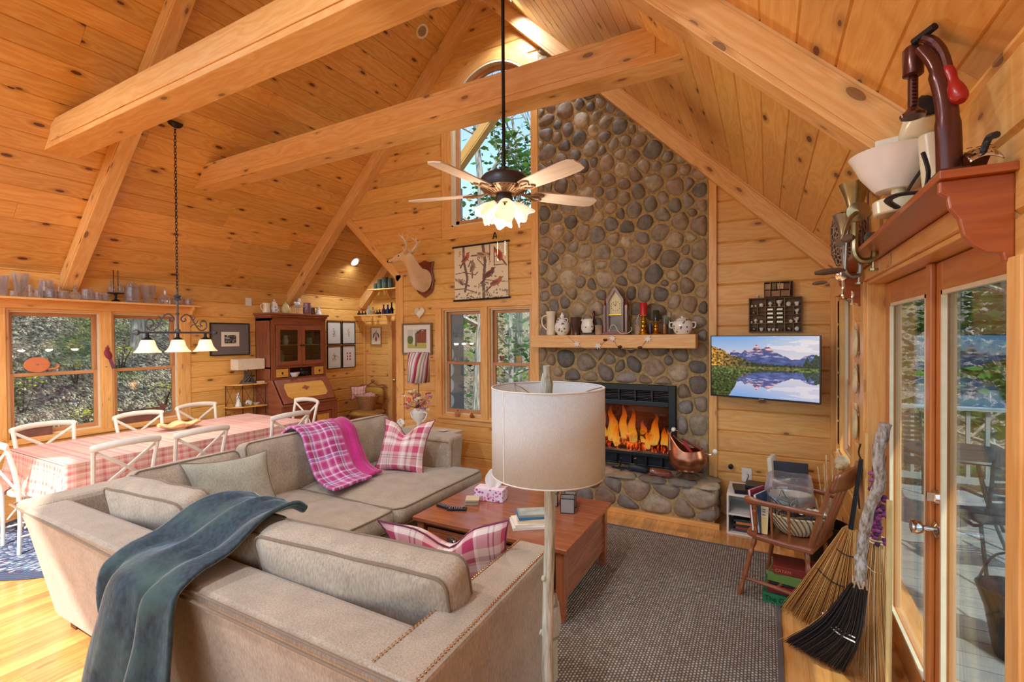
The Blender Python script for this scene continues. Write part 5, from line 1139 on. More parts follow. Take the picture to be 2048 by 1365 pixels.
def handled(name, loc, prof, mat, label, cat, handles, rz=0, group=None, extra=None, sq=1.0):
    t = empty(name, loc, rz, label, cat, group); MB().lathe(prof, (0, 0, 0), 26, sq=sq).build('body', M[mat], t)
    for pts, r in handles: MB().tube(bez(pts, 5), r, 8).build('handle', M[mat], t)
    if extra: extra(t)
    return t
handled('pitcher', (-2.10, MY, MZ), [(0, 0), (.045, 0), (.05, .02), (.044, .12), (.046, .20), (.056, .262), (.05, .258), (.04, .2), (0, .2)], 'ivory', 'tall ivory pitcher at the window end of the mantel', 'pitcher', [([(-.045, 0, .22), (-.10, 0, .20), (-.105, 0, .12), (-.05, 0, .06)], .008)])
handled('ginger_jar', (-1.965, MY, MZ), [(0, 0), (.05, 0), (.078, .04), (.086, .085), (.075, .13), (.035, .165), (.03, .185), (.034, .19), (.026, .20), (0, .2)], 'floral', 'round floral porcelain jar with two small handles on the mantel', 'jar', [([(s_ * .03, 0, .18), (s_ * .058, 0, .175), (s_ * .062, 0, .15), (s_ * .05, 0, .14)], .006) for s_ in (1, -1)], extra=lambda t: MB().lathe([(.026, 0), (.028, .012), (.012, .03), (.014, .045), (0, .052)], (0, 0, .197), 18).build('lid', M['floral'], t))
handled('character_mug', (-1.805, MY, MZ), [(0, 0), (.042, 0), (.038, .03), (.046, .07), (.055, .13), (.062, .19), (.054, .185), (.045, .12), (0, .1)], 'brown', 'dark brown glazed mug on the mantel', 'mug', [([(-.05, .02, .17), (-.075, .03, .13), (-.05, .02, .07)], .006)], sq=.9)
t = empty('cream_jug', (-1.675, MY, MZ), 0, 'white jug painted with blue flowers in a dark wooden holder on the mantel', 'jug')
MB().bb(-.075, .075, -.01, .055, 0, .012).build('stand_base', M['brown'], t); MB().bb(-.07, .07, .045, .06, .01, .16).build('stand_back', M['brown'], t, bevel=.01); MB().lathe([(.01, .15), (.012, .2), (.016, .22), (.008, .24), (.013, .25), (0, .262)], (.052, .052, 0), 12).build('stand_post', M['brown'], t)
mb = MB(); mb.lathe([(0, 0), (.05, .004), (.068, .04), (.07, .08), (.06, .12), (.066, .15), (.058, .15), (.05, .1), (0, .1)], (-.004, 0, .02), 26, sq=.55); mb.tube(bez([(-.055, 0, .15), (-.075, 0, .175), (-.07, 0, .15)], 4), .008, 6); mb.build('jug_body', M['floral'], t)
lathing('stoneware_crock', (-1.55, MY, MZ), [(0, 0), (.038, 0), (.042, .01), (.040, .085), (.043, .09), (.043, .102), (.036, .102), (.034, .02), (0, .02)], 'stonew', 'small plain stoneware crock beside the steeple clock', 'crock')
# steeple clock
M['mahog'] = wood('mahogany', (138, 66, 44), (112, 48, 32), (88, 36, 24), 0, rough=.22, coat=.5)
ck = empty('mantel_clock', (-1.37, MY, MZ), 0, 'steeple shaped mahogany clock standing on the mantel', 'clock')
mb = MB(); mb.bb(-.135, .135, -.05, .05, 0, .018); mb.bb(-.125, .125, -.045, .045, .018, .03); mb.build('clock_base', M['mahog'], ck, bevel=.002)
mb = MB(); fr2 = [(-.088, .03), (.088, .03), (.088, .36), (0, .50), (-.088, .36)]; inn = [(-.066, .05), (.066, .05), (.066, .35), (0, .455), (-.066, .35)]
mb.prism(fr2, (0, .012, 0), (1, 0, 0), (0, 0, 1), (0, 1, 0), .035)
for i in range(5):
    a, b = fr2[i], fr2[(i + 1) % 5]; c_, d_ = inn[i], inn[(i + 1) % 5]; mb.prism([a, b, d_, c_], (0, -.04, 0), (1, 0, 0), (0, 0, 1), (0, 1, 0), .055)
mb.build('clock_case', M['mahog'], ck)
mb = MB(); mb.prism([(-.066, .21), (.066, .21), (.066, .35), (0, .455), (-.066, .35)], (0, -.006, 0), (1, 0, 0), (0, 0, 1), (0, 1, 0), .006); dl = mb.build('clock_dial', plain('dial_cream', (226, 214, 168), .5), ck)
mb = MB()
for k in range(12): a = k * PI / 6; mb.bar((.042 * math.sin(a), -.008, .295 + .042 * math.cos(a)), (.053 * math.sin(a), -.008, .295 + .053 * math.cos(a)), .005, .002, up=(0, 1, 0))
mb.bar((0, -.009, .295), (-.022, -.009, .318), .004, .002, up=(0, 1, 0)); mb.bar((0, -.010, .295), (.006, -.010, .335), .003, .002, up=(0, 1, 0)); mb.build('clock_hands', M['dark'], dl)
MB().bb(-.066, .066, -.006, 0, .05, .20).build('clock_tablet', plain('tablet_glass', (108, 92, 84), .15, vary=.3), ck); MB().bb(-.066, .066, -.03, .0, .20, .21).build('door_rail', M['brass'], ck)
for s_ in (1, -1):
    mb = MB(); mb.bb(s_ * .112 - .012, s_ * .112 + .012, -.03, .02, .03, .30); mb.lathe([(.017, 0), (.017, .012), (.012, .02), (.006, .07), (.002, .14), (0, .15)], (s_ * .112, -.005, .30), 10); mb.build('steeple', M['mahog'], ck)
t = handled('stoneware_crock', (-1.142, MY + .02, MZ), [(0, 0), (.036, 0), (.04, .01), (.038, .085), (.042, .09), (.042, .1), (.035, .1), (0, .08)], 'stonew', 'speckled stoneware crock holding a white twig on the mantel', 'crock', [])
MB().tube(bez([(0, 0, .09), (-.02, -.0, .13), (.0, 0, .19), (.01, .0, .21)], 4), .0025, 5).build('twig', M['white'], t)
mb = MB(); mb.tube(bez([(-1.42, 4.742, MZ + .035), (-1.405, 4.735, MZ + .09), (-1.36, 4.73, MZ + .095), (-1.325, 4.725, MZ + .035), (-1.28, 4.722, MZ + .010), (-1.22, 4.73, MZ + .02), (-1.19, 4.735, MZ + .05), (-1.20, 4.74, MZ + .075)], 8), .003, 6); mb.build('white_wire', M['white'], label='loose white wire curling along the mantel before the clock', cat='wire')
def cstick(x, h, cr, chh, cm, lab, clab):
    s_ = h / .19; pf = [(0, 0), (.050, 0), (.052, .012 * s_), (.038, .022 * s_), (.046, .034 * s_), (.03, .048 * s_), (.022, .06 * s_), (.032, .075 * s_), (.03, .09 * s_), (.018, .10 * s_), (.028, .118 * s_), (.026, .135 * s_), (.018, .145 * s_), (.022, .165 * s_), (.044, .18 * s_), (.046, .19 * s_), (0, .19 * s_)]
    lathing('candlestick', (x, MY, MZ), pf, 'brass', lab, 'candlestick', 'brass candlesticks on the mantel'); lathing('candle', (x, MY, MZ + h + .001), [(0, 0), (cr, 0), (cr, chh * .94), (cr * .85, chh), (cr * .6, chh * .985), (0, chh * .98)], cm, clab, 'candle')
cstick(-1.088, .195, .036, .125, plain('red_wax', (186, 26, 44), .4), 'taller brass candlestick under the red candle', 'red pillar candle on the taller brass candlestick')
cstick(-.965, .125, .030, .115, glass('grey_candle_glass', (150, 165, 160), clear=.6, body=.35, bodyc=(120, 130, 126)), 'shorter brass candlestick under the grey green candle', 'grey green glass candle on the shorter candlestick')
t = empty('glass_bottle', (-.885, MY + .02, MZ), 0, 'clear glass bottle of amber liquid on the mantel', 'bottle'); MB().lathe([(0, 0), (.026, 0), (.028, .01), (.028, .12), (.024, .15), (.026, .19)], (0, 0, 0), 20).build('bottle_glass', M['pane'], t); MB().lathe([(0, .004), (.025, .004), (.025, .10), (0, .10)], (0, 0, 0), 18).build('amber_liquid', plain('amber', (176, 84, 24), .3), t)
M['bottleg'] = glass('bottle_glass', (214, 214, 204), clear=.8, body=.35, bodyc=(150, 138, 124))
t = empty('glass_bottle', (-.845, MY + .015, MZ), 0, 'slim bottle with a grey stopper between amber bottle and sugar bowl', 'bottle'); t.location.x = -.838; MB().lathe([(0, 0), (.018, 0), (.02, .01), (.02, .11), (.014, .15), (.012, .17)], (0, 0, 0), 16).build('bottle_body', M['bottleg'], t); MB().lathe([(.012, .165), (.018, .17), (.02, .205), (.014, .215), (0, .215)], (0, 0, 0), 14).build('stopper', plain('cork_grey', (150, 142, 136), .6), t)
lathing('ink_bottle', (-1.028, MY + .03, MZ), [(0, 0), (.016, 0), (.017, .01), (.017, .08), (.012, .1), (.012, .115), (0, .115)], plain('plum_glass', (70, 58, 82), .15), 'small dark plum bottle behind the two brass candlesticks', 'bottle')
handled('sugar_bowl', (-.715, MY - .01, MZ), [(0, 0), (.062, 0), (.07, .01), (.094, .06), (.096, .09), (.08, .125), (.05, .138), (0, .14)], 'floral', 'white sugar bowl with a floral print and lid on the mantel', 'bowl', [([(s_ * .085, 0, .115), (s_ * .118, 0, .11), (s_ * .115, 0, .07), (s_ * .092, 0, .06)], .007) for s_ in (1, -1)], sq=.8, extra=lambda t: MB().lathe([(.055, 0), (.06, .008), (.04, .02), (.012, .026), (.016, .04), (0, .046)], (0, 0, .134), 20).build('lid', M['floral'], t))
# garland
g = empty('leaf_garland', (0, 4.693, 0), 0, 'string garland of white maple leaves and pine cones hung along the mantel', 'garland')
mb = MB(); mb.tube(bez([(-1.86, 0, 1.72), (-1.80, 0, 1.66), (-1.74, 0, 1.61), (-1.63, -.0, 1.585), (-1.52, 0, 1.60), (-1.47, 0, 1.65), (-1.40, 0, 1.685), (-1.36, 0, 1.66), (-1.31, 0, 1.60), (-1.20, 0, 1.58), (-1.10, 0, 1.60), (-1.06, 0, 1.64), (-1.02, 0, 1.70)], 6), .0025, 5); mb.build('string', M['stonew'], g)
mleaf = [(math.sin(a) * r, math.cos(a) * r) for a, r in [(k * 2 * PI / 14, (.042 if k % 2 == 0 else .019) * (.75 if k in (0, 7) else 1)) for k in range(14)]]
lf = None
for x, z, a in ((-1.755, 1.634, .3), (-1.525, 1.615, -.2), (-1.375, 1.69, .5), (-1.02, 1.685, -.3)):
    o = MB().prism(mleaf, (0, 0, 0), (1, 0, 0), (0, 0, 1), (0, 1, 0), .003).build('maple_leaf', M['ceram'], g) if lf is None else lf.copy()
    if lf: COL.objects.link(o); o.parent = g
    lf = lf or o; o.location = (x, -.008, z); o.rotation_euler = (0, a, 0)
for x, z in ((-1.45, 1.675), (-1.30, 1.605), (-1.10, 1.60)): MB().sph((x, -.005, z), (.022, .014, .013), 10, 7, disp=lambda d: .25 * math.sin(d.x * 18) * math.sin(d.z * 16)).build('pine_cone', M['brown'], g)

# on the hearth: copper scuttle, shoe lasts
M['copper'] = plain('aged_copper', (176, 116, 84), .28, .9, vary=.3); M['porc'] = plain('porcelain_knob', (230, 226, 216), .2)
HZ = .377
sg = empty('coal_scuttle', (-.66, 4.70, HZ), 0, 'copper coal scuttle with porcelain handles on the hearth', 'scuttle')
mb = MB(); mb.lathe([(0, 0), (.10, .0), (.105, .012), (.06, .03), (.045, .05)], (0, 0, 0), 32); mb.build('foot', M['steel'], sg)
def scut(u, v):
    a = u * 2 * PI; prof_ = [(.045, .05), (.12, .075), (.165, .13), (.17, .19), (.15, .245), (.14, .27)]; t = v * 5; i = min(int(t), 4); r = prof_[i][0] * (1 - t + i) + prof_[i + 1][0] * (t - i); z = prof_[i][1] * (1 - t + i) + prof_[i + 1][1] * (t - i)
    k = max(0, -math.cos(a)) ** 2 * max(0, (v - .55) / .45); return (r * math.cos(a) * (1 + .30 * k), r * math.sin(a) * .8 * (1 - .25 * k), z + .16 * k + .01 * math.cos(2 * a) * v)
mb = MB(); mb.grid(44, 16, scut, 1, 1); mb.build('scuttle_body', M['copper'], sg, solid=.004)
mb = MB(); mb.tube(bez([(-.13, .10, .26), (-.14, .05, .38), (-.10, 0, .43), (-.02, 0, .40)], 5), .006, 6); mb.tube(bez([(.15, 0, .24), (.20, 0, .23), (.23, 0, .26)], 4), .007, 6); mb.tube(bez([(-.14, -.10, .26), (-.15, -.04, .40), (-.11, 0, .445)], 5), .006, 6); mb.build('handle_bracket', M['steel'], sg)
MB().lathe([(0, -.03), (.016, -.026), (.022, 0), (.016, .026), (0, .03)], (-.125, 0, .44), 14, Matrix.Rotation(PI / 2, 3, 'X')).build('porcelain_grip', M['porc'], sg); MB().sph((.24, 0, .265), (.022, .022, .026)).build('porcelain_grip', M['porc'], sg)
t = empty('hearth_tool', (-.63, 4.70, HZ + .2), 0, 'dark wooden handled tool lying in the copper scuttle', 'tool'); MB().tube([(-.08, 0, .16), (.10, .02, .06)], [.010, .014], 8).build('tool_handle', M['mahog'], t); MB().bar((-.06, -.05, .14), (.03, -.04, .02), .04, .02).build('red_block', plain('red_paint', (176, 34, 40), .5), t)
def shoe(x, y, rz, mat, lab, s_=1):
    t = empty('shoe_last', (x, y, HZ), rz, lab, 'shoe last'); mb = MB(); outl = [(-.11, .0), (-.10, .028), (-.04, .026), (.02, .036), (.08, .034), (.12, .012), (.12, -.012), (.08, -.034), (.02, -.036), (-.04, -.026), (-.10, -.028)]
    mb.prism([(a * s_, b * s_) for a, b in outl], (0, 0, 0), (1, 0, 0), (0, 1, 0), (0, 0, 1), .012); mb.build('sole', M[mat], t, bevel=.003)
    mb = MB(); mb.grid(24, 10, lambda u, v: (lambda a: ((-.10 + .215 * (.5 - .5 * math.cos(v * PI))) * s_, .033 * math.sin(v * PI) ** .5 * math.cos(a) * s_, (.012 + (.055 * (1 - v) ** .6 + .012) * math.sin(v * PI) ** .4 * max(0, math.sin(a))) * s_))(u * PI), 1, 1); mb.build('upper', M[mat], t); return t
shoe(-.90, 4.64, .25, 'mahog', 'reddish brown wooden shoe form on the hearth beside the scuttle')
t = shoe(-1.12, 4.70, .1, 'ironb', 'dark iron cobbler foot form on the hearth'); MB().tube([(-.02, 0, .05), (-.03, 0, .12)], .014, 8).build('shank', M['ironb'], t)
t = empty('boot_scraper', (-1.30, 4.72, HZ), .1, 'small iron bracket standing on the hearth before the fire grille', 'bracket'); MB().tube(bez([(-.06, 0, .004), (-.02, 0, .012), (.0, 0, .06), (.0, 0, .10)], 4), .008, 6).build('upright', M['ironb'], t); MB().bb(-.09, .07, -.02, .02, 0, .008).build('foot_plate', M['ironb'], t)
lathing('felt_bag', (-2.50, 4.66, 0), [(0, .0), (.055, .0), (.075, .05), (.07, .12), (.045, .20), (.03, .25), (.0, .27)], plain('dark_red_felt', (140, 26, 30), .8), 'dark red cloth bag on the floor at the far end of the hearth', 'bag')
lathing('stone_urn', (-2.385, 4.62, 0), [(0, 0), (.055, 0), (.07, .04), (.072, .16), (.06, .22), (.05, .235), (0, .235)], plain('pale_stone', (186, 172, 158), .7), 'pale stone jar on the floor against the hearth end', 'jar')

# ---------------------------------------------------------------- painted pictures as fine coloured mesh rasters
class Pic:
    def __init__(s, nx, ny, bg): s.a = np.zeros((ny, nx, 3)); s.a[:] = bg; s.nx, s.ny = nx, ny; s.X, s.Y = np.meshgrid((np.arange(nx) + .5) / nx, 1 - (np.arange(ny) + .5) / ny)
    def ell(s, x, y, rx, ry, rot, c, al=1):
        ca_, sa_ = math.cos(rot), math.sin(rot); dx, dy = (s.X - x), (s.Y - y); u = (dx * ca_ + dy * sa_) / rx; v = (-dx * sa_ + dy * ca_) / ry; m = (u * u + v * v) < 1; s.a[m] = s.a[m] * (1 - al) + np.array(c) * al
    def rect(s, x0, x1, y0, y1, c): m = (s.X > x0) & (s.X < x1) & (s.Y > y0) & (s.Y < y1); s.a[m] = c
    def line(s, pts, w_, c):
        for (x0, y0), (x1, y1) in zip(pts[:-1], pts[1:]):
            L = math.hypot(x1 - x0, y1 - y0) + 1e-9; t = np.clip(((s.X - x0) * (x1 - x0) + (s.Y - y0) * (y1 - y0)) / L ** 2, 0, 1); m = np.hypot(s.X - x0 - t * (x1 - x0), s.Y - y0 - t * (y1 - y0)) < w_; s.a[m] = c
    def mesh(s, name, o, ax, ay, w_, h, mat, parent=None):
        o, ax, ay = V(o), V(ax), V(ay); nx, ny = s.nx, s.ny; gx, gy = np.meshgrid(np.linspace(0, 1, nx + 1), np.linspace(1, 0, ny + 1)); P = np.array(o)[None, None] + gx[..., None] * np.array(ax) * w_ + gy[..., None] * np.array(ay) * h
        me = bpy.data.meshes.new(name); idx = np.arange((nx + 1) * (ny + 1)).reshape(ny + 1, nx + 1); F = np.stack([idx[1:, :-1], idx[1:, 1:], idx[:-1, 1:], idx[:-1, :-1]], -1).reshape(-1, 4)
        me.from_pydata(P.reshape(-1, 3).tolist(), [], F.tolist()); c = np.clip(s.a.reshape(-1, 3) / 255, 0, 1); c = np.where(c < .04045, c / 12.92, ((c + .055) / 1.055) ** 2.4); c4 = np.concatenate([c, np.ones((len(c), 1))], 1)
        ca2 = me.color_attributes.new('Col', 'FLOAT_COLOR', 'CORNER'); ca2.data.foreach_set('color', np.repeat(c4, 4, axis=0).astype(np.float32).ravel()); me.materials.append(mat); ob = bpy.data.objects.new(name, me); COL.objects.link(ob)
        if parent: ob.parent = parent
        return ob
n = NT('printed_paper'); M['print'] = n.pbr(n.col(), .6)
n = NT('screen'); p_ = n.n('BsdfPrincipled', {'Base Color': (.01, .01, .01, 1), 'Roughness': .15, 'Emission Color': n.col(), 'Emission Strength': .85}); n.t.links.new(p_.outputs[0], n.out.inputs[0]); M['screen'] = n.m
# television
rng = np.random.default_rng(4); T = Pic(210, 124, (150, 180, 215)); X, Y = T.X, T.Y
def fbm(x, y, s_): return np.array([[noise.fractal(V((a * s_[0], b * s_[1], s_[2])), 1.0, 2.0, 5) for a, b in zip(r1, r2)] for r1, r2 in zip(x, y)])
g = np.clip((Y - .5) / .5, 0, 1)[..., None]; T.a = (1 - g) * np.array([240, 206, 190]) + g * np.array([104, 150, 206]); g2 = np.clip((X - .35) / .6, 0, 1)[..., None] * np.clip((Y - .62) * 4, 0, 1)[..., None]; T.a = T.a * (1 - .55 * g2) + np.array([238, 206, 196]) * .55 * g2
cl = fbm(X, Y, (3, 14, 1)); m = (cl > .12) & (X > .55) & (Y > .75); T.a[m] = T.a[m] * .6 + np.array([246, 226, 214]) * .4
xs = (np.arange(210) + .5) / 210; ridge = np.interp(xs, [0, .17, .2, .24, .3, .34, .37, .42, .455, .49, .52, .565, .59, .62, .70, .78, .84, .88, .94, 1], [.60, .66, .72, .77, .71, .77, .74, .80, .87, .79, .80, .83, .80, .76, .68, .63, .64, .69, .72, .70]); ridge += np.array([.018 * noise.fractal(V((x * 16, 0, 2)), 1, 2, 5) for x in xs])
R2 = np.tile(ridge, (124, 1)); tex = fbm(X, Y, (14, 26, 5)); mt_ = (Y < R2) & (Y > .5); hgt2 = (R2 - .62) / .25
base = np.array([62, 74, 128]) * np.ones_like(T.a); lit_ = np.array([232, 142, 116]); top = np.clip((Y - .70) / .08, 0, 1) * np.clip(.5 + tex * 2.2, 0, 1); snow = (tex > .18) & (Y > .66); base = base * (1 - top[..., None]) + lit_ * top[..., None]; base[snow] = base[snow] * .5 + np.array([206, 180, 190]) * .5; base += (tex * 30)[..., None]; T.a[mt_] = base[mt_]
tb_ = fbm(X, Y, (40, 30, 8)); tl2 = np.interp(xs, [0, .06, .12, .2, .3, .36, .45, .6, .86, .88, .9, .92, .94, .97, 1], [.84, .80, .78, .68, .66, .60, .57, .55, .54, .60, .69, .60, .62, .72, .70]) + np.array([.03 * noise.noise(V((x * 60, 3, 1))) for x in xs]); TL = np.tile(tl2, (124, 1)); m = (Y < TL) & (Y > .5)
warm = np.clip(1.1 - X * 2.4, 0, 1)[..., None]; tc = np.array([30, 44, 30]) * (1 - warm) + np.array([150, 104, 34]) * warm; tc = tc * (1 + 1.1 * tb_)[..., None]; T.a[m] = tc[m]
m = (Y < .51) & (Y > .465); gr = np.array([92, 84, 40]) * np.ones_like(T.a) * (1 + tb_ * .8)[..., None]; T.a[m] = gr[m]
m = Y <= .465; src = np.clip(((.50 + (.465 - Y) * 1.05) * 124).astype(int), 0, 123); ii = 123 - src; refl = T.a[ii, np.clip((X * 210 + tb_ * 2).astype(int), 0, 209)]; T.a[m] = (refl * .88 + np.array([20, 20, 26]))[m]
bank = np.interp(xs, [0, .1, .22, .3, .5, .52], [.44, .43, .36, .455, .47, .2]); B2 = np.tile(bank, (124, 1)); low = np.interp(xs, [0, .16, .24, .3, .5, 1], [-.1, -.05, .16, .40, .455, .5]); L2 = np.tile(low, (124, 1)); m = (Y < .47) & (Y > L2) & (X < .5); gc = np.array([52, 64, 26]) * np.ones_like(T.a) * (1 + tb_ * 1.1)[..., None]; gc[Y > .38] *= 1.35; T.a[m] = gc[m]
m = (Y < .49) & (Y > .445) & (X > .78); T.a[m] = gc[m]
tv = empty('television', (-.463, 4.80, 1.43), math.atan2(-.25, .84), 'flat television showing a mountain lake beside the chimney', 'television'); TW, TH = .885, .565
MB().bb(0, TW, -.0, .035, -TH / 2, TH / 2).build('tv_case', M['blackp'], tv, bevel=.006); MB().bb(TW * .3, TW * .7, .035, .07, -.15, .15).build('back_cover', M['blackp'], tv)
T.mesh('screen', (.008, -.003, -TH / 2 + .016), (1, 0, 0), (0, 0, 1), TW - .016, TH - .024, M['screen'], tv); mb = MB(); ring(mb, 0, TW, -TH / 2, TH / 2, .007, -.006, .0, wb=.014); mb.build('bezel', plain('dark_bezel', (60, 60, 64), .25, .6), tv); MB().bb(TW / 2 - .02, TW / 2 + .02, -.008, -.006, -TH / 2 + .003, -TH / 2 + .010).build('badge', M['steel'], tv)
MB().tube([(TW / 2, .07, 0), (.55, .17, 0), (.60, .285, -.0)], .018, 8).build('mount_arm', M['ironb'], tv)

# bird banner
B = Pic(112, 108, (226, 212, 184)); bt = (112, 92, 88)
for pts, w_ in (([(.18, 1), (.19, .7), (.25, .4), (.20, .15)], .022), ([(.55, 1), (.59, .7), (.56, .4), (.55, 0)], .026), ([(.68, 1), (.67, .7)], .01), ([(.02, .5), (.2, .52), (.24, .45)], .008), ([(.25, .5), (.4, .45), (.45, .5)], .009), ([(.56, .35), (.8, .3), (.98, .28)], .008), ([(.75, .6), (.95, .6)], .007), ([(.55, .62), (.45, .75)], .008), ([(.0, .2), (.2, .2), (.4, .12)], .01), ([(.27, .62), (.32, .72)], .012), ([(.76, .95), (.76, .6)], .008)): B.line(pts, w_, bt)
def bird(x, y, L, rot, c1, c2):
    L *= 1.35
    ca_, sa_ = math.cos(rot), math.sin(rot); q = lambda u, v: (x + (u * ca_ - v * sa_) * L, y + (u * sa_ + v * ca_) * L)
    B.line([q(-.3, -.05), q(-1.1, -.25)], .014, c2); B.ell(x, y, L * .55, L * .26, rot, c1); B.ell(*q(-.15, .06), L * .4, L * .12, rot - .15, c2); B.ell(*q(.5, .16), L * .17, L * .16, rot, c1); B.line([q(.62, .16), q(.76, .12)], .008, (60, 50, 50)); B.line([q(.05, -.2), q(.05, -.4)], .005, (70, 56, 50))
for a in ((.22, .78, .13, .8, (178, 96, 78), (110, 70, 66)), (.53, .82, .13, -.2, (190, 150, 116), (120, 104, 88)), (.85, .78, .15, 1.9, (186, 76, 48), (140, 62, 52)), (.35, .60, .13, 1.3, (150, 128, 104), (120, 96, 78)), (.12, .34, .12, 2.4, (170, 150, 128), (110, 90, 84)), (.66, .45, .15, .6, (112, 66, 66), (90, 54, 60)), (.78, .28, .15, .45, (170, 98, 80), (116, 80, 78))): bird(*a)
rb = random.Random(3)
for k in range(120):
    x, y = (rb.uniform(0, 1), rb.uniform(0, .14)) if k < 70 else (rb.gauss(.52, .07), rb.gauss(.26, .03)) if k < 95 else (rb.uniform(0, 1), rb.uniform(.3, .95)); B.ell(x, y, .022, .011, rb.uniform(0, 3), rb.choice([(146, 134, 92), (120, 108, 88), (176, 166, 110), (100, 88, 80)]), .85)
bn = empty('bird_banner', (-3.085, 4.918, 2.51), 0, 'cream hanging banner printed with seven songbirds on branches', 'wall hanging'); bn.rotation_euler = (0, R(-.8), 0)
B.mesh('banner_cloth', (-.385, -.004, -.325), (1, 0, 0), (0, 0, 1), .77, .65, M['print'], bn)
for z in (.335, -.335): MB().tube([(-.41, -.006, z), (.41, -.006, z)], .011, 10).build('hanging_rod', M['ironb'], bn)
MB().tube([(-.40, -.004, .34), (.21, -.0, .44), (.40, -.004, .34)], .0015, 4).build('hanging_string', M['stonew'], bn); mb = MB(); mb.bar((-.03, 0, .38), (0, 0, .46), .01, .008, up=(0, 1, 0)); mb.bar((.03, 0, .38), (0, 0, .46), .01, .008, up=(0, 1, 0)); mb.bar((-.02, 0, .405), (.02, 0, .405), .008, .007, up=(0, 1, 0)); mb.build('hook', M['ironb'], bn, loc=(.21, .0, 0))

def framed(loc, rz, w_, h, fw, fm, mat_rgb, pic, pw, ph, lab, group=None, dep=.02):
    """framed picture: local x along wall, -y into the room, centre at loc"""
    t = empty('framed_picture', loc, rz, lab, 'picture', group); mb = MB(); ring(mb, -w_ / 2, w_ / 2, -h / 2, h / 2, fw, -dep, 0); mb.build('frame', fm, t, bevel=.002)
    MB().bb(-w_ / 2 + fw, w_ / 2 - fw, -.008, -.004, -h / 2 + fw, h / 2 - fw).build('mat_board', plain('mat_board', mat_rgb, .8, vary=.02), t)
    pic.mesh('print', (-pw / 2, -.0095, -ph / 2), (1, 0, 0), (0, 0, 1), pw, ph, M['print'], t); return t
M['fblack'] = plain('black_frame', (30, 28, 28), .35); M['fgold'] = plain('gold_frame', (190, 150, 84), .35, .5); M['fbrown'] = plain('brown_frame', (126, 98, 72), .45)
# dark matted black and white print beside the window
Pp = Pic(40, 34, (232, 224, 202)); Pp.rect(.18, .82, .2, .78, (60, 58, 56)); rp = random.Random(2)
for k in range(60): Pp.ell(rp.uniform(.2, .8), rp.uniform(.24, .76), .05, .025, rp.uniform(0, 3), rp.choice([(190, 186, 176), (24, 24, 24), (110, 108, 100)]))
Pp.a[(Pp.X < .18) | (Pp.X > .82) | (Pp.Y < .2) | (Pp.Y > .78)] = (232, 224, 202)
framed((XL + .014, 3.905, 1.70), PI / 2, .55, .45, .014, M['fblack'], (112, 104, 102), Pp, .25, .20, 'black framed small photograph in a wide grey mat by the window')
# four botanical prints
def botan(seed, cols, kind=0):
    p = Pic(26, 34, (222, 224, 222)); r_ = random.Random(seed)
    if kind == 1:
        for i in range(2):
            for j in range(3): p.ell(.36 + .26 * i, .36 + .15 * j, .07, .055, 0, (176, 60, 62)); 
    else:
        p.line([(.5, .28), (.52, .5), (.48, .72)], .018, (110, 130, 84))
        for k in range(16): p.ell(r_.gauss(.5, .12), r_.gauss(.52, .11), .055, .025, r_.uniform(0, 3), r_.choice(cols), .8)
    return p
k = 0
for i, y in enumerate((5.69, 6.01)):
    for j, z in enumerate((1.795, 1.375)):
        pc = botan(40 + k, [(150, 170, 130), (200, 150, 160), (120, 140, 100)] if k != 2 else [(220, 200, 130), (150, 160, 110)], kind=1 if k == 3 else 0)
        lab = [['black framed botanical print, upper one next to the hutch', 'black framed botanical print, lower one next to the hutch'], ['black framed botanical print, upper one next to the corner', 'black framed print of red blossoms, lower one next to the corner']][i][j]
        framed((XL + .014, y, z), PI / 2, .30, .40, .014, M['fblack'], (226, 228, 226), pc, .24, .34, lab, 'four botanical prints beside the hutch'); k += 1
Pp = Pic(24, 30, (232, 220, 196)); Pp.line([(.5, .8), (.5, .4)], .03, (86, 80, 90))
for x, y, a in ((.3, .62, .6), (.7, .62, 2.5), (.5, .72, 1.5), (.25, .5, .9), (.75, .5, 2.2)): Pp.ell(x, y, .16, .05, a, (78, 76, 90))
Pp.ell(.5, .3, .11, .15, 0, (150, 56, 70))
framed((-6.27, YA - .014, 1.735), 0, .27, .34, .022, M['fgold'], (232, 220, 196), Pp, .22, .29, 'gilt framed botanical print on the alcove wall')
Pp = Pic(46, 38, (196, 200, 190)); Pp.rect(0, 1, .0, .28, (176, 176, 90)); Pp.rect(.5, 1, .28, .92, (140, 78, 52)); Pp.ell(.15, .45, .16, .22, 0, (92, 110, 60)); Pp.line([(.35, 1), (.33, .2)], .03, (226, 226, 220)); Pp.line([(.45, .75), (.75, 1.0), (1, .95)], .04, (90, 60, 50)); Pp.rect(.42, .5, .1, .7, (110, 96, 90))
for x in (.58, .68, .8, .9): Pp.line([(x, .3), (x + .01, .85)], .01, (100, 54, 40))
framed((-4.086, 4.92, 1.69), 0, .50, .42, .024, M['fbrown'], (228, 224, 212), Pp, .32, .25, 'brown framed picture of a red barn between alcove and window')
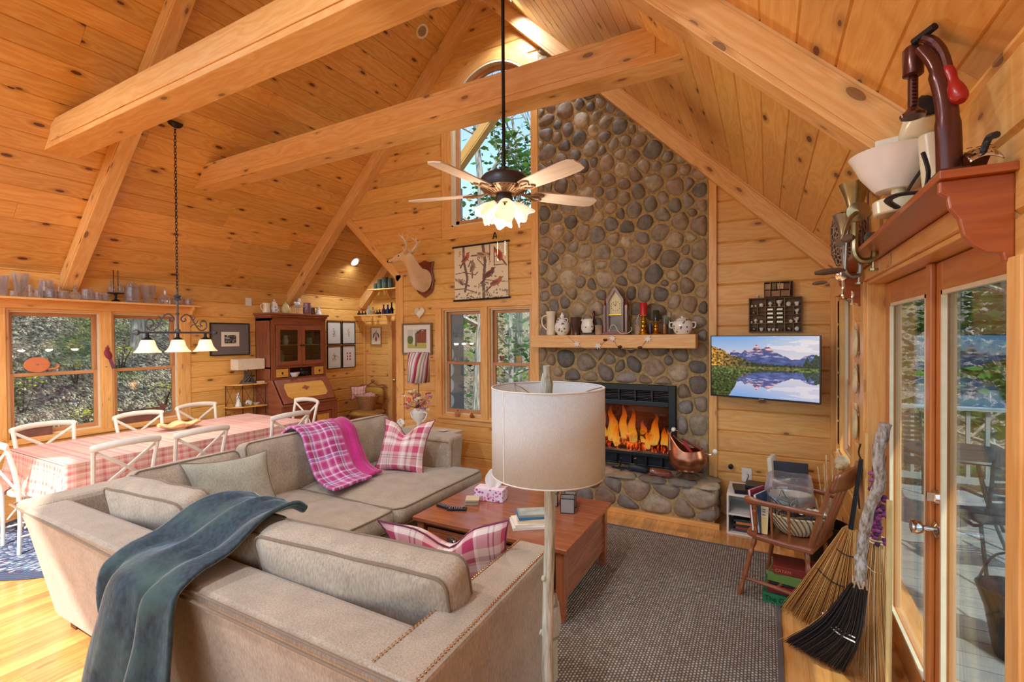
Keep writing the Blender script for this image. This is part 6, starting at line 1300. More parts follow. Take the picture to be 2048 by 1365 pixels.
# carved heart, switch plates, thermostat, outlet
hp = [(.085 * 16 * math.sin(t) ** 3 / 17, .085 * (13 * math.cos(t) - 5 * math.cos(2 * t) - 2 * math.cos(3 * t) - math.cos(4 * t)) / 17) for t in [2 * PI * k / 40 for k in range(40)]]
MB().prism(hp, (0, 0, 0), (1, 0, 0), (0, 0, 1), (0, -1, 0), .02).build('heart_ornament', plain('speckled_ivory', (224, 216, 186), .6, vary=.25), None, (-4.04, 4.93, 2.04), bevel=.006, label='speckled ivory heart hanging above the barn picture', cat='ornament')
def plate(loc, rz, w_, h, lab, nt=1, cat='switch plate', name='switch_plate'):
    t = empty(name, loc, rz, lab, cat); MB().bb(-w_ / 2, w_ / 2, -.008, 0, -h / 2, h / 2).build('cover_plate', M['ceram'], t, bevel=.002)
    for k in range(nt): MB().bb(-.008, .008, -.012, -.008, -.018 + (k - (nt - 1) / 2) * .04, .018 + (k - (nt - 1) / 2) * .04).build('toggle', M['cream'], t)
    return t
plate((-3.955, 4.936, 1.385), 0, .09, .12, 'white switch plate behind the striped lamp shade, upper one'); plate((-3.955, 4.936, 1.23), 0, .08, .11, 'white switch plate behind the striped lamp shade, lower one')
plate((XL + .014, 4.175, 2.235), PI / 2, .09, .115, 'small white wall sensor beside the hutch top', 0, 'sensor', 'wall_sensor'); t = None
op = plate((-.165, 4.936, .40), 0, .085, .13, 'white outlet plate low on the wall near the hearth', 2, 'outlet', 'outlet_plate')
mb = MB(); mb.tube(bez([(-.155, 4.925, .41), (-.15, 4.87, .40), (-.17, 4.85, .34), (-.14, 4.82, .30)], 5), .004, 6); mb.build('black_cord', M['blackp'], op, loc=(.165, -4.936, -.40))
lathing('wall_hook', (-.30, 4.925, .47), [(0, 0), (.02, 0), (.012, .02), (.022, .035), (0, .04)], 'ironb', 'small dark iron valve on the wall near the hearth', 'valve'); bpy.data.objects['wall_hook'].rotation_euler = (PI / 2, 0, 0)

# mounted deer head
dr = empty('deer_head', (-3.945, 4.93, 2.50), 0, 'mounted deer head with small antlers on a dark shield plaque', 'deer head')
sh_ = [(0, -.27), (.10, -.21), (.13, -.17), (.15, -.05), (.12, .10), (.15, .20), (.08, .19), (0, .22), (-.08, .19), (-.15, .20), (-.12, .10), (-.15, -.05), (-.13, -.17), (-.10, -.21)]
MB().prism(sh_, (0, 0, 0), (1, 0, 0), (0, 0, 1), (0, -1, 0), .03).build('plaque', M['mahog'], dr, bevel=.008)
n = NT('deer_fur'); o = n.obj(); sx = n.n('SeparateXYZ', {0: o}); a = n.noise(n.map(o, (30, 30, 9)), 6, 3).outputs[0]; und = n.math('ADD', n.math('MULTIPLY', sx.outputs[2], -2.0), n.math('MULTIPLY', a, .5))
c = n.mix(n.ramp(und, (.25, (0, 0, 0)), (.75, (1, 1, 1))), srgb(222, 180, 132), srgb(244, 230, 204)); M['fur'] = n.pbr(n.mix(.35, c, n.ramp(a, (.3, (.7, .66, .6)), (.7, (1.1, 1.1, 1.1))), 'MULTIPLY'), .9, 0, n.bump(a, .5, .01), **{'Sheen Weight': .3})
mb = MB(); ctrl = [((0, -.03, -.05), .125, .155), ((-.0, -.13, -.03), .115, .145), ((.02, -.23, .04), .088, .112), ((.025, -.31, .13), .064, .082), ((.01, -.355, .195), .060, .072), ((-.05, -.38, .215), .056, .062), ((-.11, -.395, .20), .047, .048), ((-.17, -.405, .182), .034, .033), ((-.22, -.41, .17), .027, .027), ((-.245, -.412, .166), .020, .020)]
cp = bez([c_[0] for c_ in ctrl], 4); ra = np.interp(np.linspace(0, 9, len(cp)), range(10), [c_[1] for c_ in ctrl]); rb_ = np.interp(np.linspace(0, 9, len(cp)), range(10), [c_[2] for c_ in ctrl])
vs = []; N_ = 18
for i, p in enumerate(cp):
    tg = unit(cp[min(i + 1, len(cp) - 1)] - cp[max(i - 1, 0)]); xh = unit(tg.cross(V((0, 0, 1)))) if abs(tg.z) < .95 else V((1, 0, 0)); yh = xh.cross(tg)
    for k in range(N_): a = 2 * PI * k / N_; vs.append(p + xh * math.cos(a) * ra[i] + yh * math.sin(a) * rb_[i])
F = [(i * N_ + k, i * N_ + (k + 1) % N_, (i + 1) * N_ + (k + 1) % N_, (i + 1) * N_ + k) for i in range(len(cp) - 1) for k in range(N_)]; F.append(tuple((len(cp) - 1) * N_ + k for k in range(N_))); mb.add(vs, F); mb.build('head_and_neck', M['fur'], dr, sharp=80)
mb = MB(); mb.sph((-.262, -.418, .172), (.013, .016, .013), 10, 7); mb.sph((-.075, -.433, .222), (.012, .009, .012), 12, 8); mb.sph((-.055, -.33, .232), (.011, .009, .011), 12, 8); mb.tube([(-.258, -.425, .155), (-.20, -.437, .152), (-.165, -.44, .158)], .003, 5); mb.build('nose_and_eyes', plain('deer_black', (26, 20, 20), .15), dr)
def ear(c_, d_): mb = MB(); d_ = unit(d_); sd = perp(d_)[0]; up_ = sd.cross(d_); mb.grid(8, 8, lambda u, v: V(c_) + d_ * (.105 * v) + sd * (.030 * math.sin(min(1, v * 1.1 + .08) * PI) * (u - .5) * 2) + up_ * (.018 * ((u - .5) * 2) ** 2 * math.sin(v * PI)), 1, 1); return mb.build('ear', M['fur'], dr, solid=.005)
ear((.02, -.415, .235), (.55, -.55, .45)); ear((.02, -.31, .25), (.5, .6, .5))
M['antler'] = plain('antler_bone', (214, 196, 168), .55, vary=.15)
for s_ in (1, -1):
    mb = MB(); y0_ = -.355 - s_ * .035; f = lambda *p: [(a_, y0_ - s_ * b_, c_) for a_, b_, c_ in p]
    mb.tube(bez(f((.0, 0, .265), (.045, .03, .32), (.06, .07, .38), (.03, .09, .43), (-.03, .085, .475)), 5), [.016 - .0005 * i for i in range(21)], 8)
    mb.tube(bez(f((.055, .06, .37), (.10, .08, .41), (.115, .09, .45)), 4), [.008, .007, .007, .006, .006, .005, .004, .003, .002], 6); mb.tube(bez(f((.045, .085, .41), (.03, .09, .46), (.035, .09, .49)), 4), [.007, .007, .006, .006, .005, .005, .004, .003, .002], 6); mb.tube(bez(f((.01, 0, .28), (-.03, .01, .32), (-.03, .01, .345)), 4), [.007, .006, .006, .005, .005, .004, .004, .003, .002], 6); mb.build('antler', M['antler'], dr)
# ================================================================ glassware on the window shelf
M['gware'] = glass('pressed_glass', (246, 244, 246), clear=.96, body=.16, bodyc=(244, 242, 248)); M['gpink'] = glass('faded_pink_glass', (236, 210, 214), clear=.85, body=.4, bodyc=(200, 170, 180))
ws = empty('window_shelf', (0, 0, 0), 0, 'long pine shelf over the dining window holding glassware', 'shelf')
MB().bb(XL + .015, -6.42, 1.45, 3.46, 2.113, 2.135).build('shelf_board', M['trimw'], ws, bevel=.003)
brp = [(0, 0), (.13, 0), (.13, -.03), (.10, -.05), (.075, -.10), (.035, -.13), (.03, -.19), (0, -.20)]
MB().prism(brp, (XL + .015, 3.36, 2.113), (1, 0, 0), (0, 0, 1), (0, 1, 0), .025).build('shelf_bracket', M['trimw'], ws, bevel=.003)
SZ = 2.1365
def ribbed(mb, prof, n_=28, amp=.05, k=9):
    m0 = len(mb.v); mb.lathe(prof, (0, 0, 0), n_)
    for i in range(m0, len(mb.v)): x, y, z = mb.v[i]; a = math.atan2(y, x); f = 1 + amp * math.cos(a * k); mb.v[i] = (x * f, y * f, z)
    return mb
G = 'glassware along the window shelf'
def gl(name, x, y, z, prof, lab, cat, mat='gware', rib=0, handle=None, lid=None, group=G):
    t = empty(name, (x, y, z), random.uniform(0, 6) if not handle else 0, lab, cat, group); ribbed(MB(), prof, 28, rib, 9).build('glass_body', M[mat], t)
    if handle: MB().tube(bez([(0, handle[0], handle[1]), (0, handle[0] + .035, handle[1] - .005), (0, handle[0] + .03, handle[2]), (0, handle[0] - .005, handle[2] - .01)], 4), .005, 6).build('handle', M[mat], t)
    if lid: MB().lathe(lid, (0, 0, 0), 18).build('stopper', M[mat], t)
    return t
vase = lambda r, h: [(0, .004), (r * .6, .0), (r * .62, h * .08), (r * .8, h * .5), (r, h), (r * .95, h), (r * .72, h * .5), (0, h * .12)]
jar = lambda r, h: [(0, 0), (r * .8, 0), (r, h * .15), (r, h * .7), (r * .85, h * .88), (r * .95, h), (r * .88, h), (r * .8, h * .8), (r * .93, h * .6), (r * .9, h * .12), (0, h * .08)]
bulb = lambda r, h: [(0, 0), (r * .7, 0), (r, h * .3), (r * .75, h * .6), (r * .3, h * .75), (r * .32, h * .98), (r * .38, h), (r * .26, h), (r * .22, h * .75), (0, h * .1)]
FX_, BX_ = -6.462, -6.508
gl('glass_vase', BX_, 1.675, SZ, vase(.055, .20), 'tall pressed glass vase at the picture edge of the window shelf', 'vase', rib=.05)
gl('glass_vase', BX_, 1.81, SZ, vase(.062, .235), 'widest tall pressed glass vase on the window shelf', 'vase', rib=.05)
gl('glass_dish', FX_ + .012, 1.745, SZ, jar(.026, .055), 'tiny glass dish in front of the two tallest vases', 'dish'); gl('glass_tube', FX_ + .012, 1.862, SZ, [(0, 0), (.014, 0), (.014, .12), (.011, .12), (.011, .005), (0, .005)], 'narrow glass tube vase standing before the tallest vases', 'vase')
gl('glass_jug', BX_, 2.0, SZ, jar(.058, .185), 'glass jug with a handle standing behind the small white jars', 'jug', rib=.03, handle=(.058, .15, .07))
gl('glass_jar', FX_ + .01, 1.925, SZ, jar(.032, .078), 'small cloudy glass jar, first of three in front of the glass jug', 'jar', rib=.03); gl('glass_jar', FX_, 2.02, SZ, jar(.044, .092), 'largest cloudy glass jar in front of the glass jug', 'jar', rib=.04); gl('glass_jar', FX_, 2.118, SZ, jar(.040, .085), 'small cloudy glass jar beside the cross topped decanter', 'jar', rib=.03)
gl('glass_decanter', FX_ - .01, 2.215, SZ, bulb(.05, .11), 'squat glass decanter with a cross shaped stopper', 'decanter', rib=.04, lid=[(.004, .10), (.006, .12), (.022, .125), (.006, .13), (.012, .145), (0, .15)])
gl('cut_glass_jug', FX_ - .01, 2.32, SZ, jar(.048, .12), 'round cut glass jug before the rafter foot', 'jug', rib=.07); gl('glass_mug', FX_, 2.405, SZ, jar(.030, .095), 'glass mug whose handle points to the cruet stand', 'mug', handle=(.028, .075, .03)); gl('glass_tumbler', FX_, 2.475, SZ, jar(.026, .085), 'ribbed glass tumbler beside the dark cruet stand', 'tumbler', rib=.05)
cr = empty('cruet_stand', (-6.49, 2.58, SZ), 0, 'dark metal cruet stand with a tall ring handle on the window shelf', 'cruet stand', G)
MB().lathe([(0, 0), (.045, 0), (.04, .012), (.012, .03), (.010, .07), (.02, .085), (.075, .092), (.078, .10), (0, .10)], (0, 0, 0), 26).build('pedestal', M['ironb'], cr); MB().tube(bez([(0, -.022, .10), (0, -.022, .3), (0, -.016, .375), (0, .016, .375), (0, .022, .3), (0, .022, .10)], 4), .0035, 6).build('ring_handle', M['ironb'], cr)
for y in (2.535, 2.625): gl('cruet_bottle', -6.485, y, SZ + .102, bulb(.034, .13), ['slim cruet bottle on the stand nearer the tumbler', 'slim cruet bottle on the stand nearer the big jar'][y > 2.6], 'bottle', lid=[(.009, .125), (.013, .14), (0, .15)])
gl('glass_cookie_jar', BX_ + .02, 2.735, SZ, jar(.068, .19), 'bulbous ribbed glass jar with a domed lid on the window shelf', 'jar', rib=.05, lid=[(.058, .185), (.055, .21), (.02, .235), (.014, .25), (0, .255)]); gl('glass_vase', BX_ + .02, 2.90, SZ, vase(.075, .215), 'flared pressed glass vase right of the domed jar', 'vase', rib=.04)
bpy.data.objects['glass_vase.002']['label'] = 'flared pressed glass vase standing between domed jar and low decanter'
gl('glass_decanter', BX_ + .025, 3.065, SZ, [(0, 0), (.062, 0), (.068, .03), (.06, .09), (.02, .115), (.022, .165), (.016, .165), (0, .1)], 'low ribbed decanter with a slim neck behind the chandelier chain', 'decanter', rib=.04, lid=[(.016, .16), (.02, .18), (.012, .2), (0, .21)])
gl('glass_bowl', FX_ - .01, 3.21, SZ, jar(.05, .12), 'plain glass bowl behind the chandelier stem', 'bowl', rib=.02); gl('glass_dish', FX_, 3.33, SZ, jar(.042, .085), 'low glass dish at the bracket end of the window shelf', 'dish', rib=.06)

# things on and in the dining window
t = MB(); t.grid(40, 10, lambda u, v: ((lambda a: (.0, .10 * math.cos(a) * (.1 + .9 * v) * (1.05 if math.cos(a) < 0 else .95), .078 * math.sin(a) * (.1 + .9 * v)))(u * 2 * PI)), 1, 1); M['terra'] = plain('terracotta', (206, 122, 74), .6)
o = t.build('snail_ornament', M['terra'], None, (XL - .012, 1.945, 1.455), label='flat terracotta snail ornament on the dining window sash', cat='ornament', solid=.02); mb = MB(); mb.tube(bez([(.0, .08, -.05), (.0, .14, -.045), (.0, .165, -.02), (.0, .15, .0)], 4), .011, 7); mb.tube([(0, .065 * .1 * k * math.cos(k * .7), .05 * .1 * k * math.sin(k * .7)) for k in range(3, 11)], .004, 5); mb.build('snail_neck', M['terra'], o)
cd = empty('cardinal_ornament', (XL + .03, 2.525, 1.52), 0, 'dark red cardinal ornament hanging on the window mullion', 'ornament'); M['cardr'] = plain('cardinal_red', (130, 34, 52), .45)
MB().sph((0, -.005, .02), (.014, .034, .06), 14, 9, Matrix.Rotation(R(22), 3, 'X')).build('bird_body', M['cardr'], cd); mb = MB(); mb.sph((0, -.012, .085), (.012, .02, .022), 10, 7); mb.lathe([(.012, 0), (0, .035)], (0, -.008, .098), 8); mb.build('bird_head', M['cardr'], cd); MB().bar((0, .012, -.03), (0, .045, -.14), .008, .03, up=(0, 1, 0)).build('tail', plain('plum_tail', (112, 60, 90), .5), cd); mb = MB(); leaves(mb, (0, .04, -.13), .03, 18, .014, [lin(70, 84, 40), lin(110, 120, 70)]); mb.build('sprig', M['leaf'], cd)
def pan(loc, w_, d_, h, lab, mat): t = empty('baking_tin', loc, 0, lab, 'tin'); mb = MB(); mb.bb(-.004, .004, -w_ / 2, w_ / 2, 0, h); mb.bb(-.012, .012, -w_ / 2 - .01, w_ / 2 + .01, h - .006, h); mb.build('tin_side', mat, t, bevel=.004); return t
M['rust'] = plain('rusty_tin', (126, 84, 74), .6, .3, vary=.2)
t = pan((XL - .005, 1.90, .702), .30, .1, .115, 'rusty flat tin cow silhouette on the sill under the snail', M['rust']); t = pan((XL - .005, 2.82, .702), .40, .1, .175, 'rusty tin cow silhouette on the sill behind the wavy bowl', M['rust']); MB().prism([(0, 0), (.05, .02), (.09, .10), (.12, .15), (.08, .15), (.05, .19), (.03, .13), (-.02, .12)], (0, .19, .04), (0, 1, 0), (0, 0, 1), (1, 0, 0), .006).build('cow_head', M['rust'], t)

# ================================================================ drop front desk with glazed hutch
M['walnut'] = wood('walnut_red', (164, 98, 66), (142, 78, 50), (116, 60, 38), 0, rough=.35, coat=.3); M['honey'] = wood('honey_veneer', (236, 184, 96), (222, 164, 76), (206, 144, 60), 0, rough=.3, gs=.5, coat=.3)
hu = empty('secretary_desk', (0, 0, 0), 0, 'tall drop front secretary desk with glazed hutch doors against the log wall', 'desk')
a0, a1 = 4.27, 5.22; xf = -6.20
mb = MB(); mb.bb(-6.545, xf, a0, a0 + .025, 1.12, 2.0); mb.bb(-6.545, xf, a1 - .025, a1, 1.12, 2.0); mb.bb(-6.545, -6.53, a0, a1, 1.12, 2.0); mb.bb(-6.545, xf, a0, a1, 1.96, 2.0); mb.bb(-6.545, xf, a0, a1, 1.27, 1.295); mb.bb(-6.545, xf, a0, a1, 1.10, 1.125); mb.bb(xf - .02, xf + .005, a0, a0 + .07, 1.12, 1.97); mb.bb(xf - .02, xf + .005, a1 - .05, a1, 1.12, 1.97); mb.bb(xf - .02, xf + .004, a0, a1, 1.90, 1.97); mb.bb(xf - .02, xf + .004, a0, a1, 1.27, 1.31); mb.build('hutch_case', M['walnut'], hu, bevel=.002)
mb = MB(); mb.bb(-6.545, -6.16, a0 - .04, a1 + .04, 2.045, 2.075); mb.bb(-6.545, -6.175, a0 - .02, a1 + .02, 2.015, 2.045); mb.bb(-6.545, -6.19, a0 - .005, a1 + .005, 2.0, 2.015); mb.build('cornice', M['walnut'], hu, bevel=.006)
MB().bb(-6.525, xf - .03, a0 + .03, a1 - .03, 1.60, 1.612).build('hutch_shelf', M['honey'], hu)
for k, (p, q) in enumerate(((4.345, 4.755), (4.76, 5.165))):
    mb = MB(); w_ = .058; x_ = xf + .006; mb.bb(x_, x_ + .02, p, p + w_, 1.31, 1.895); mb.bb(x_, x_ + .02, q - w_, q, 1.31, 1.895); mb.bb(x_, x_ + .02, p + w_, q - w_, 1.31, 1.37); mb.bb(x_, x_ + .02, p + w_, q - w_, 1.83, 1.895); d = mb.build('door', M['walnut'], hu, bevel=.003)
    MB().bb(x_ + .008, x_ + .011, p + w_ - .004, q - w_ + .004, 1.366, 1.834).build('pane', M['pane'], d); MB().lathe([(0, 0), (.008, 0), (.006, .012), (.014, .02), (.012, .03), (0, .032)], (x_ + .02, (q - .02) if k == 0 else (p + .02), 1.60), 12, Matrix.Rotation(PI / 2, 3, 'Y')).build('knob', M['dark'], d)
mb = MB(); mb.bb(-6.53, xf, a0 + .03, a1 - .03, 1.125, 1.13); mb.bb(xf - .03, xf - .01, a0 + .27, a0 + .31, 1.125, 1.27); mb.bb(xf - .03, xf - .01, a1 - .25, a1 - .21, 1.125, 1.27); mb.build('pigeonhole', M['walnut'], hu)
for (p, q) in ((a0 + .08, a0 + .27), (a1 - .21, a1 - .055)):
    d = MB().bb(xf - .015, xf + .008, p, q, 1.14, 1.262).build('small_drawer', M['honey'], hu, bevel=.003); mb = MB(); mb.lathe([(.016, 0), (.014, .004), (0, .006)], (xf + .008, (p + q) / 2, 1.20), 12, Matrix.Rotation(PI / 2, 3, 'Y')); mb.tube([(xf + .012, (p + q) / 2, 1.20), (xf + .016, (p + q) / 2, 1.175)], .004, 6); mb.build('drop_pull', M['dark'], d)
s0, s1 = (-6.18, 1.10), (-5.96, .775)
mb = MB(); side = [(-6.545, 0), (-5.965, 0), (-5.965, .76), (-6.19, 1.10), (-6.545, 1.10)]
for y in (a0 - .005, a1 - .02): mb.prism(side, (0, y, 0), (1, 0, 0), (0, 0, 1), (0, 1, 0), .025)
mb.bb(-6.545, -6.53, a0, a1, 0, 1.10); mb.bb(-6.53, -5.98, a0, a1, .72, .755); mb.bb(-6.0, -5.94, a0 - .01, a1 + .01, .735, .765); mb.bb(-6.0, -5.95, a0, a0 + .1, .0, .735); mb.bb(-6.0, -5.95, a1 - .1, a1, .0, .735); mb.bb(-6.0, -5.95, 4.70, 4.79, .0, .60); mb.bb(-6.0, -5.955, a0, a1, .60, .735); mb.bb(-6.0, -5.95, a0, a1, .05, .12); mb.build('desk_case', M['walnut'], hu, bevel=.003)
d_ = V((s1[0] - s0[0], 0, s1[1] - s0[1])); nrm = V((-d_.z, 0, d_.x)).normalized() * -1; nrm = nrm if nrm.x > 0 else -nrm
mb = MB(); mb.obox(V((s0[0], a0 + .03, s0[1])) - nrm * .01, d_, V((0, a1 - a0 - .06, 0)), nrm * .018); fl_ = mb.build('fall_front', M['walnut'], hu, bevel=.003)
dd, e_ = unit(d_), V((0, 1, 0)); c0_ = V((s0[0], a0 + .03, s0[1])) + nrm * .0085; pw, ph = a1 - a0 - .06, d_.length
pl = [(.10, .13), (.13, .07), (pw - .13, .07), (pw - .10, .10), (pw - .10, ph - .12), (pw - .15, ph - .07), (.15, ph - .07), (.10, ph - .12)]; MB().prism(pl, c0_, e_, dd, nrm, .004).build('inlay_panel', M['honey'], fl_); MB().prism([(pw / 2 + .05 * math.cos(t) * (1 + .25 * math.cos(4 * t)), ph / 2 - .03 + .032 * math.sin(t) * (1 + .25 * math.cos(4 * t))) for t in [k * PI / 12 for k in range(24)]], c0_ + nrm * .004, e_, dd, nrm, .003).build('inlay_rosette', M['walnut'], fl_)
for p, q in ((a0 + .11, 4.69), (4.80, a1 - .11)): d = MB().bb(-5.975, -5.955, p, q, .13, .59).build('cupboard_door', M['walnut'], hu); MB().bb(-5.955, -5.95, p + .05, q - .05, .18, .55).build('door_inlay', M['honey'], d)
def crock(name, loc, prof, mat, lab, cat, group='dishes in the glazed hutch', sq=1): return lathing(name, loc, prof, mat, lab, cat, group)
crock('serving_platter', (-6.47, 4.55, 1.297), [(0, 0), (.05, 0), (.05, .01), (0, .01)], 'ceram', 'large scalloped white platter standing in the hutch behind the first door', 'platter'); o = bpy.data.objects['serving_platter']; o.data = MB().prism([(.135 * math.cos(t) * (1 + .03 * math.cos(10 * t)), .135 + .135 * math.sin(t) * (1 + .03 * math.cos(10 * t))) for t in [k * PI / 30 for k in range(60)]], (0, 0, 0), (0, 1, 0), (-.15, 0, 1), (1, 0, 0), .012).build('x', plain('platter_glaze', (206, 216, 214), .2), None).data; bpy.data.objects.remove(bpy.data.objects['x'])
crock('white_pitcher', (-6.36, 4.48, 1.614), [(0, 0), (.04, 0), (.055, .04), (.045, .10), (.05, .15), (.045, .15), (0, .1)], 'floral', 'blue and white pitcher on the hutch shelf', 'pitcher'); crock('lustre_jug', (-6.36, 4.62, 1.614), [(0, 0), (.035, 0), (.05, .05), (.03, .1), (.035, .14), (0, .13)], 'ivory', 'tan lustre jug on the hutch shelf', 'jug')
for k, (y, h) in enumerate(((4.86, .11), (4.92, .09), (5.10, .2))): crock('stem_glass', (-6.36, y, 1.614), [(0, 0), (.02, 0), (.004, .01), (.004, h * .5), (.02, h * .6), (.022, h), (.019, h), (0, h * .6)], 'gware', ['stemmed glass on the hutch shelf beside the door stile', 'shorter stemmed glass on the hutch shelf', 'tallest slim glass on the hutch shelf'][k], 'glass')
crock('green_mug', (-6.34, 5.03, 1.614), [(0, 0), (.04, 0), (.042, .10), (.038, .10), (0, .02)], plain('celadon', (150, 166, 146), .3), 'pale green mug on the hutch shelf', 'mug')
for k, y in enumerate((4.86, 4.925, 4.99)): crock('tea_cup', (-6.30, y, 1.297), [(0, 0), (.015, 0), (.028, .03), (.03, .045), (.026, .045), (0, .01)], 'floral', ['small patterned cup in the hutch nearest the middle stile', 'small patterned cup in the hutch, middle of three', 'small patterned cup in the hutch beside the glass cruet'][k], 'cup')
crock('glass_cruet', (-6.42, 4.96, 1.297), bulb(.03, .12), 'gware', 'small glass cruet behind the hutch teacups', 'bottle')
lathing('blue_bowl', (-6.215, 4.66, 1.132), [(0, 0), (.04, 0), (.075, .05), (.08, .065), (.074, .065), (0, .012)], 'floral', 'blue and white bowl in the pigeonhole of the desk', 'bowl'); t = empty('black_creamer', (-6.23, 4.84, 1.132), 0, 'black pottery figure beside the bowl in the desk pigeonhole', 'figurine'); MB().sph((0, 0, .045), (.04, .07, .045), 14, 9).build('body', M['blackp'], t); mb = MB(); mb.sph((.0, -.05, .10), (.025, .025, .03)); mb.tube([(0, -.05, .12), (0, -.06, .14)], .008, 6); mb.build('head', M['blackp'], t)
HT = 2.0765; gtop = 'crockery on top of the hutch'
handled('cream_pitcher', (-6.33, 4.30, HT), [(0, 0), (.05, 0), (.052, .02), (.046, .07), (.048, .12), (.056, .14), (.05, .135), (0, .1)], 'ivory', 'cream pitcher at the sensor end of the hutch top', 'pitcher', [([(0, -.045, .12), (0, -.085, .11), (0, -.08, .06), (0, -.05, .03)], .006)], group=gtop)
lidp = lambda r, h: [(0, 0), (r * .8, 0), (r, h * .18), (r * .92, h * .4), (r * .6, h * .66), (r * .55, h * .72), (r * .5, h * .8), (r * .16, h * .88), (r * .2, h * .95), (0, h)]
lathing('lidded_jar', (-6.34, 4.43, HT), lidp(.062, .205), 'floral', 'tall grey patterned lidded jar on the hutch top', 'jar', gtop); lathing('lidded_jar', (-6.34, 4.615, HT), lidp(.075, .175), plain('yellow_glaze', (212, 198, 140), .25), 'squat yellow lidded jar on the hutch top', 'jar', gtop)
lathing('cake_stand', (-6.34, 4.82, HT), [(0, 0), (.06, 0), (.02, .02), (.015, .09), (.10, .11), (.105, .118), (0, .118)], 'gware', 'clear glass cake stand under the white figurine', 'cake stand', gtop)
t = empty('white_figurine', (-6.34, 4.82, HT + .12), 0, 'white squirrel shaped figurine on the glass cake stand', 'figurine', gtop); mb = MB(); mb.sph((0, 0, .035), (.03, .05, .035)); mb.sph((0, -.045, .05), (.018, .02, .02)); mb.sph((0, .03, .085), (.02, .028, .04)); mb.build('figurine_body', M['ceram'], t)
gl('pink_glass_jug', -6.34, 4.99, HT, jar(.06, .185), 'faded pink glass jug on the hutch top', 'jug', 'gpink', .05, group=gtop); lathing('dark_mug', (-6.33, 5.09, HT), [(0, 0), (.028, 0), (.03, .02), (.028, .11), (.024, .11), (0, .02)], 'brown', 'small dark mug beside the pink glass jug', 'mug', gtop); lathing('blue_bell', (-6.33, 5.19, HT), [(0, 0), (.058, 0), (.05, .03), (.028, .07), (.024, .11), (.01, .13), (0, .13)], 'floral', 'bell shaped blue and white pot at the corner end of the hutch top', 'pot', gtop)

# wire corner stand with lamp
cs_ = empty('wire_shelf_stand', (0, 0, 0), 0, 'black wire stand with honey coloured corner shelves', 'stand'); pent = [(-6.545, 3.80), (-6.545, 4.235), (-6.24, 4.235), (-6.24, 4.16), (-6.30, 3.92), (-6.42, 3.80)]
for z in (.40, .755, 1.065): MB().prism(pent, (0, 0, z), (1, 0, 0), (0, 1, 0), (0, 0, 1), .016).build('shelf', M['honey'], cs_, bevel=.003)
mb = MB()
for x, y in ((-6.53, 3.82), (-6.32, 3.93), (-6.26, 4.22), (-6.53, 4.22)): mb.tube([(x, y, 0), (x, y, 1.065)], .005, 6)
for (p, q) in (((-6.53, 3.82), (-6.32, 3.93)), ((-6.32, 3.93), (-6.26, 4.22))):
    for z in (.42, .775): P, Q = V((*p, z)), V((*q, z)); mid = (P + Q) / 2; mb.tube([P, mid + V((0, 0, .28)), Q], .003, 5); mb.tube([P + V((0, 0, .28)), mid, Q + V((0, 0, .28))], .003, 5)
mb.build('wire_frame', M['ironb'], cs_)
lp = empty('table_lamp', (-6.40, 4.06, 1.082), 0, 'small lamp with a rectangular cream shade on a driftwood base', 'lamp'); mb = MB(); mb.lathe([(0, 0), (.11, 0), (.10, .02), (.05, .025), (0, .03)], (0, 0, 0), 20, sq=1.0)
for k in range(9): a = k * .7; mb.tube(bez([(.08 * math.cos(a), .09 * math.sin(a), .02), (.03 * math.cos(a + 1), .05 * math.sin(a + 1), .08), (.04 * math.cos(a + 2), .05 * math.sin(a + 2), .17)], 3), [.014, .013, .012, .011, .01, .009, .007], 6)
mb.tube([(0, 0, .02), (0, 0, .22)], .006, 6); mb.build('driftwood_base', plain('driftwood', (84, 70, 60), .7, vary=.3), lp)
mb = MB(); q_ = [(-.085, -.19), (.085, -.19), (.085, .19), (-.085, .19)]
for i in range(4): a, b = q_[i], q_[(i + 1) % 4]; mb.obox((a[0], a[1], .195), (b[0] - a[0], b[1] - a[1], 0), (0, 0, .145), V((b[1] - a[1], a[0] - b[0], 0)).normalized() * .003)
mb.build('lamp_shade', plain('cream_shade', (228, 214, 186), .7), lp)
lathing('angel_figurine', (-6.42, 3.93, .772), [(0, 0), (.045, 0), (.03, .07), (.022, .11), (.03, .12), (.02, .14), (.012, .145), (.02, .16), (.016, .185), (0, .19)], 'ceram', 'white angel figurine on the lower wire stand shelf', 'figurine'); MB().lathe([(0, -.03), (.035, -.025), (.04, 0), (.035, .025), (0, .03)], (0, 0, 0), 16, Matrix.Rotation(PI / 2, 3, 'Y')).build('pierced_ball', M['floral'], None, (-6.38, 4.05, .812), label='round blue and white pot on the lower wire stand shelf', cat='pot')
lathing('small_dish', (-6.38, 4.16, .772), [(0, 0), (.03, 0), (.055, .025), (.05, .025), (0, .008)], 'ceram', 'shallow white dish on the lower wire stand shelf', 'dish'); MB().bb(-.03, .03, -.05, .05, 0, .02).build('small_box', M['cream'], None, (-6.33, 4.19, 1.082), label='small cream box beside the driftwood lamp', cat='box')

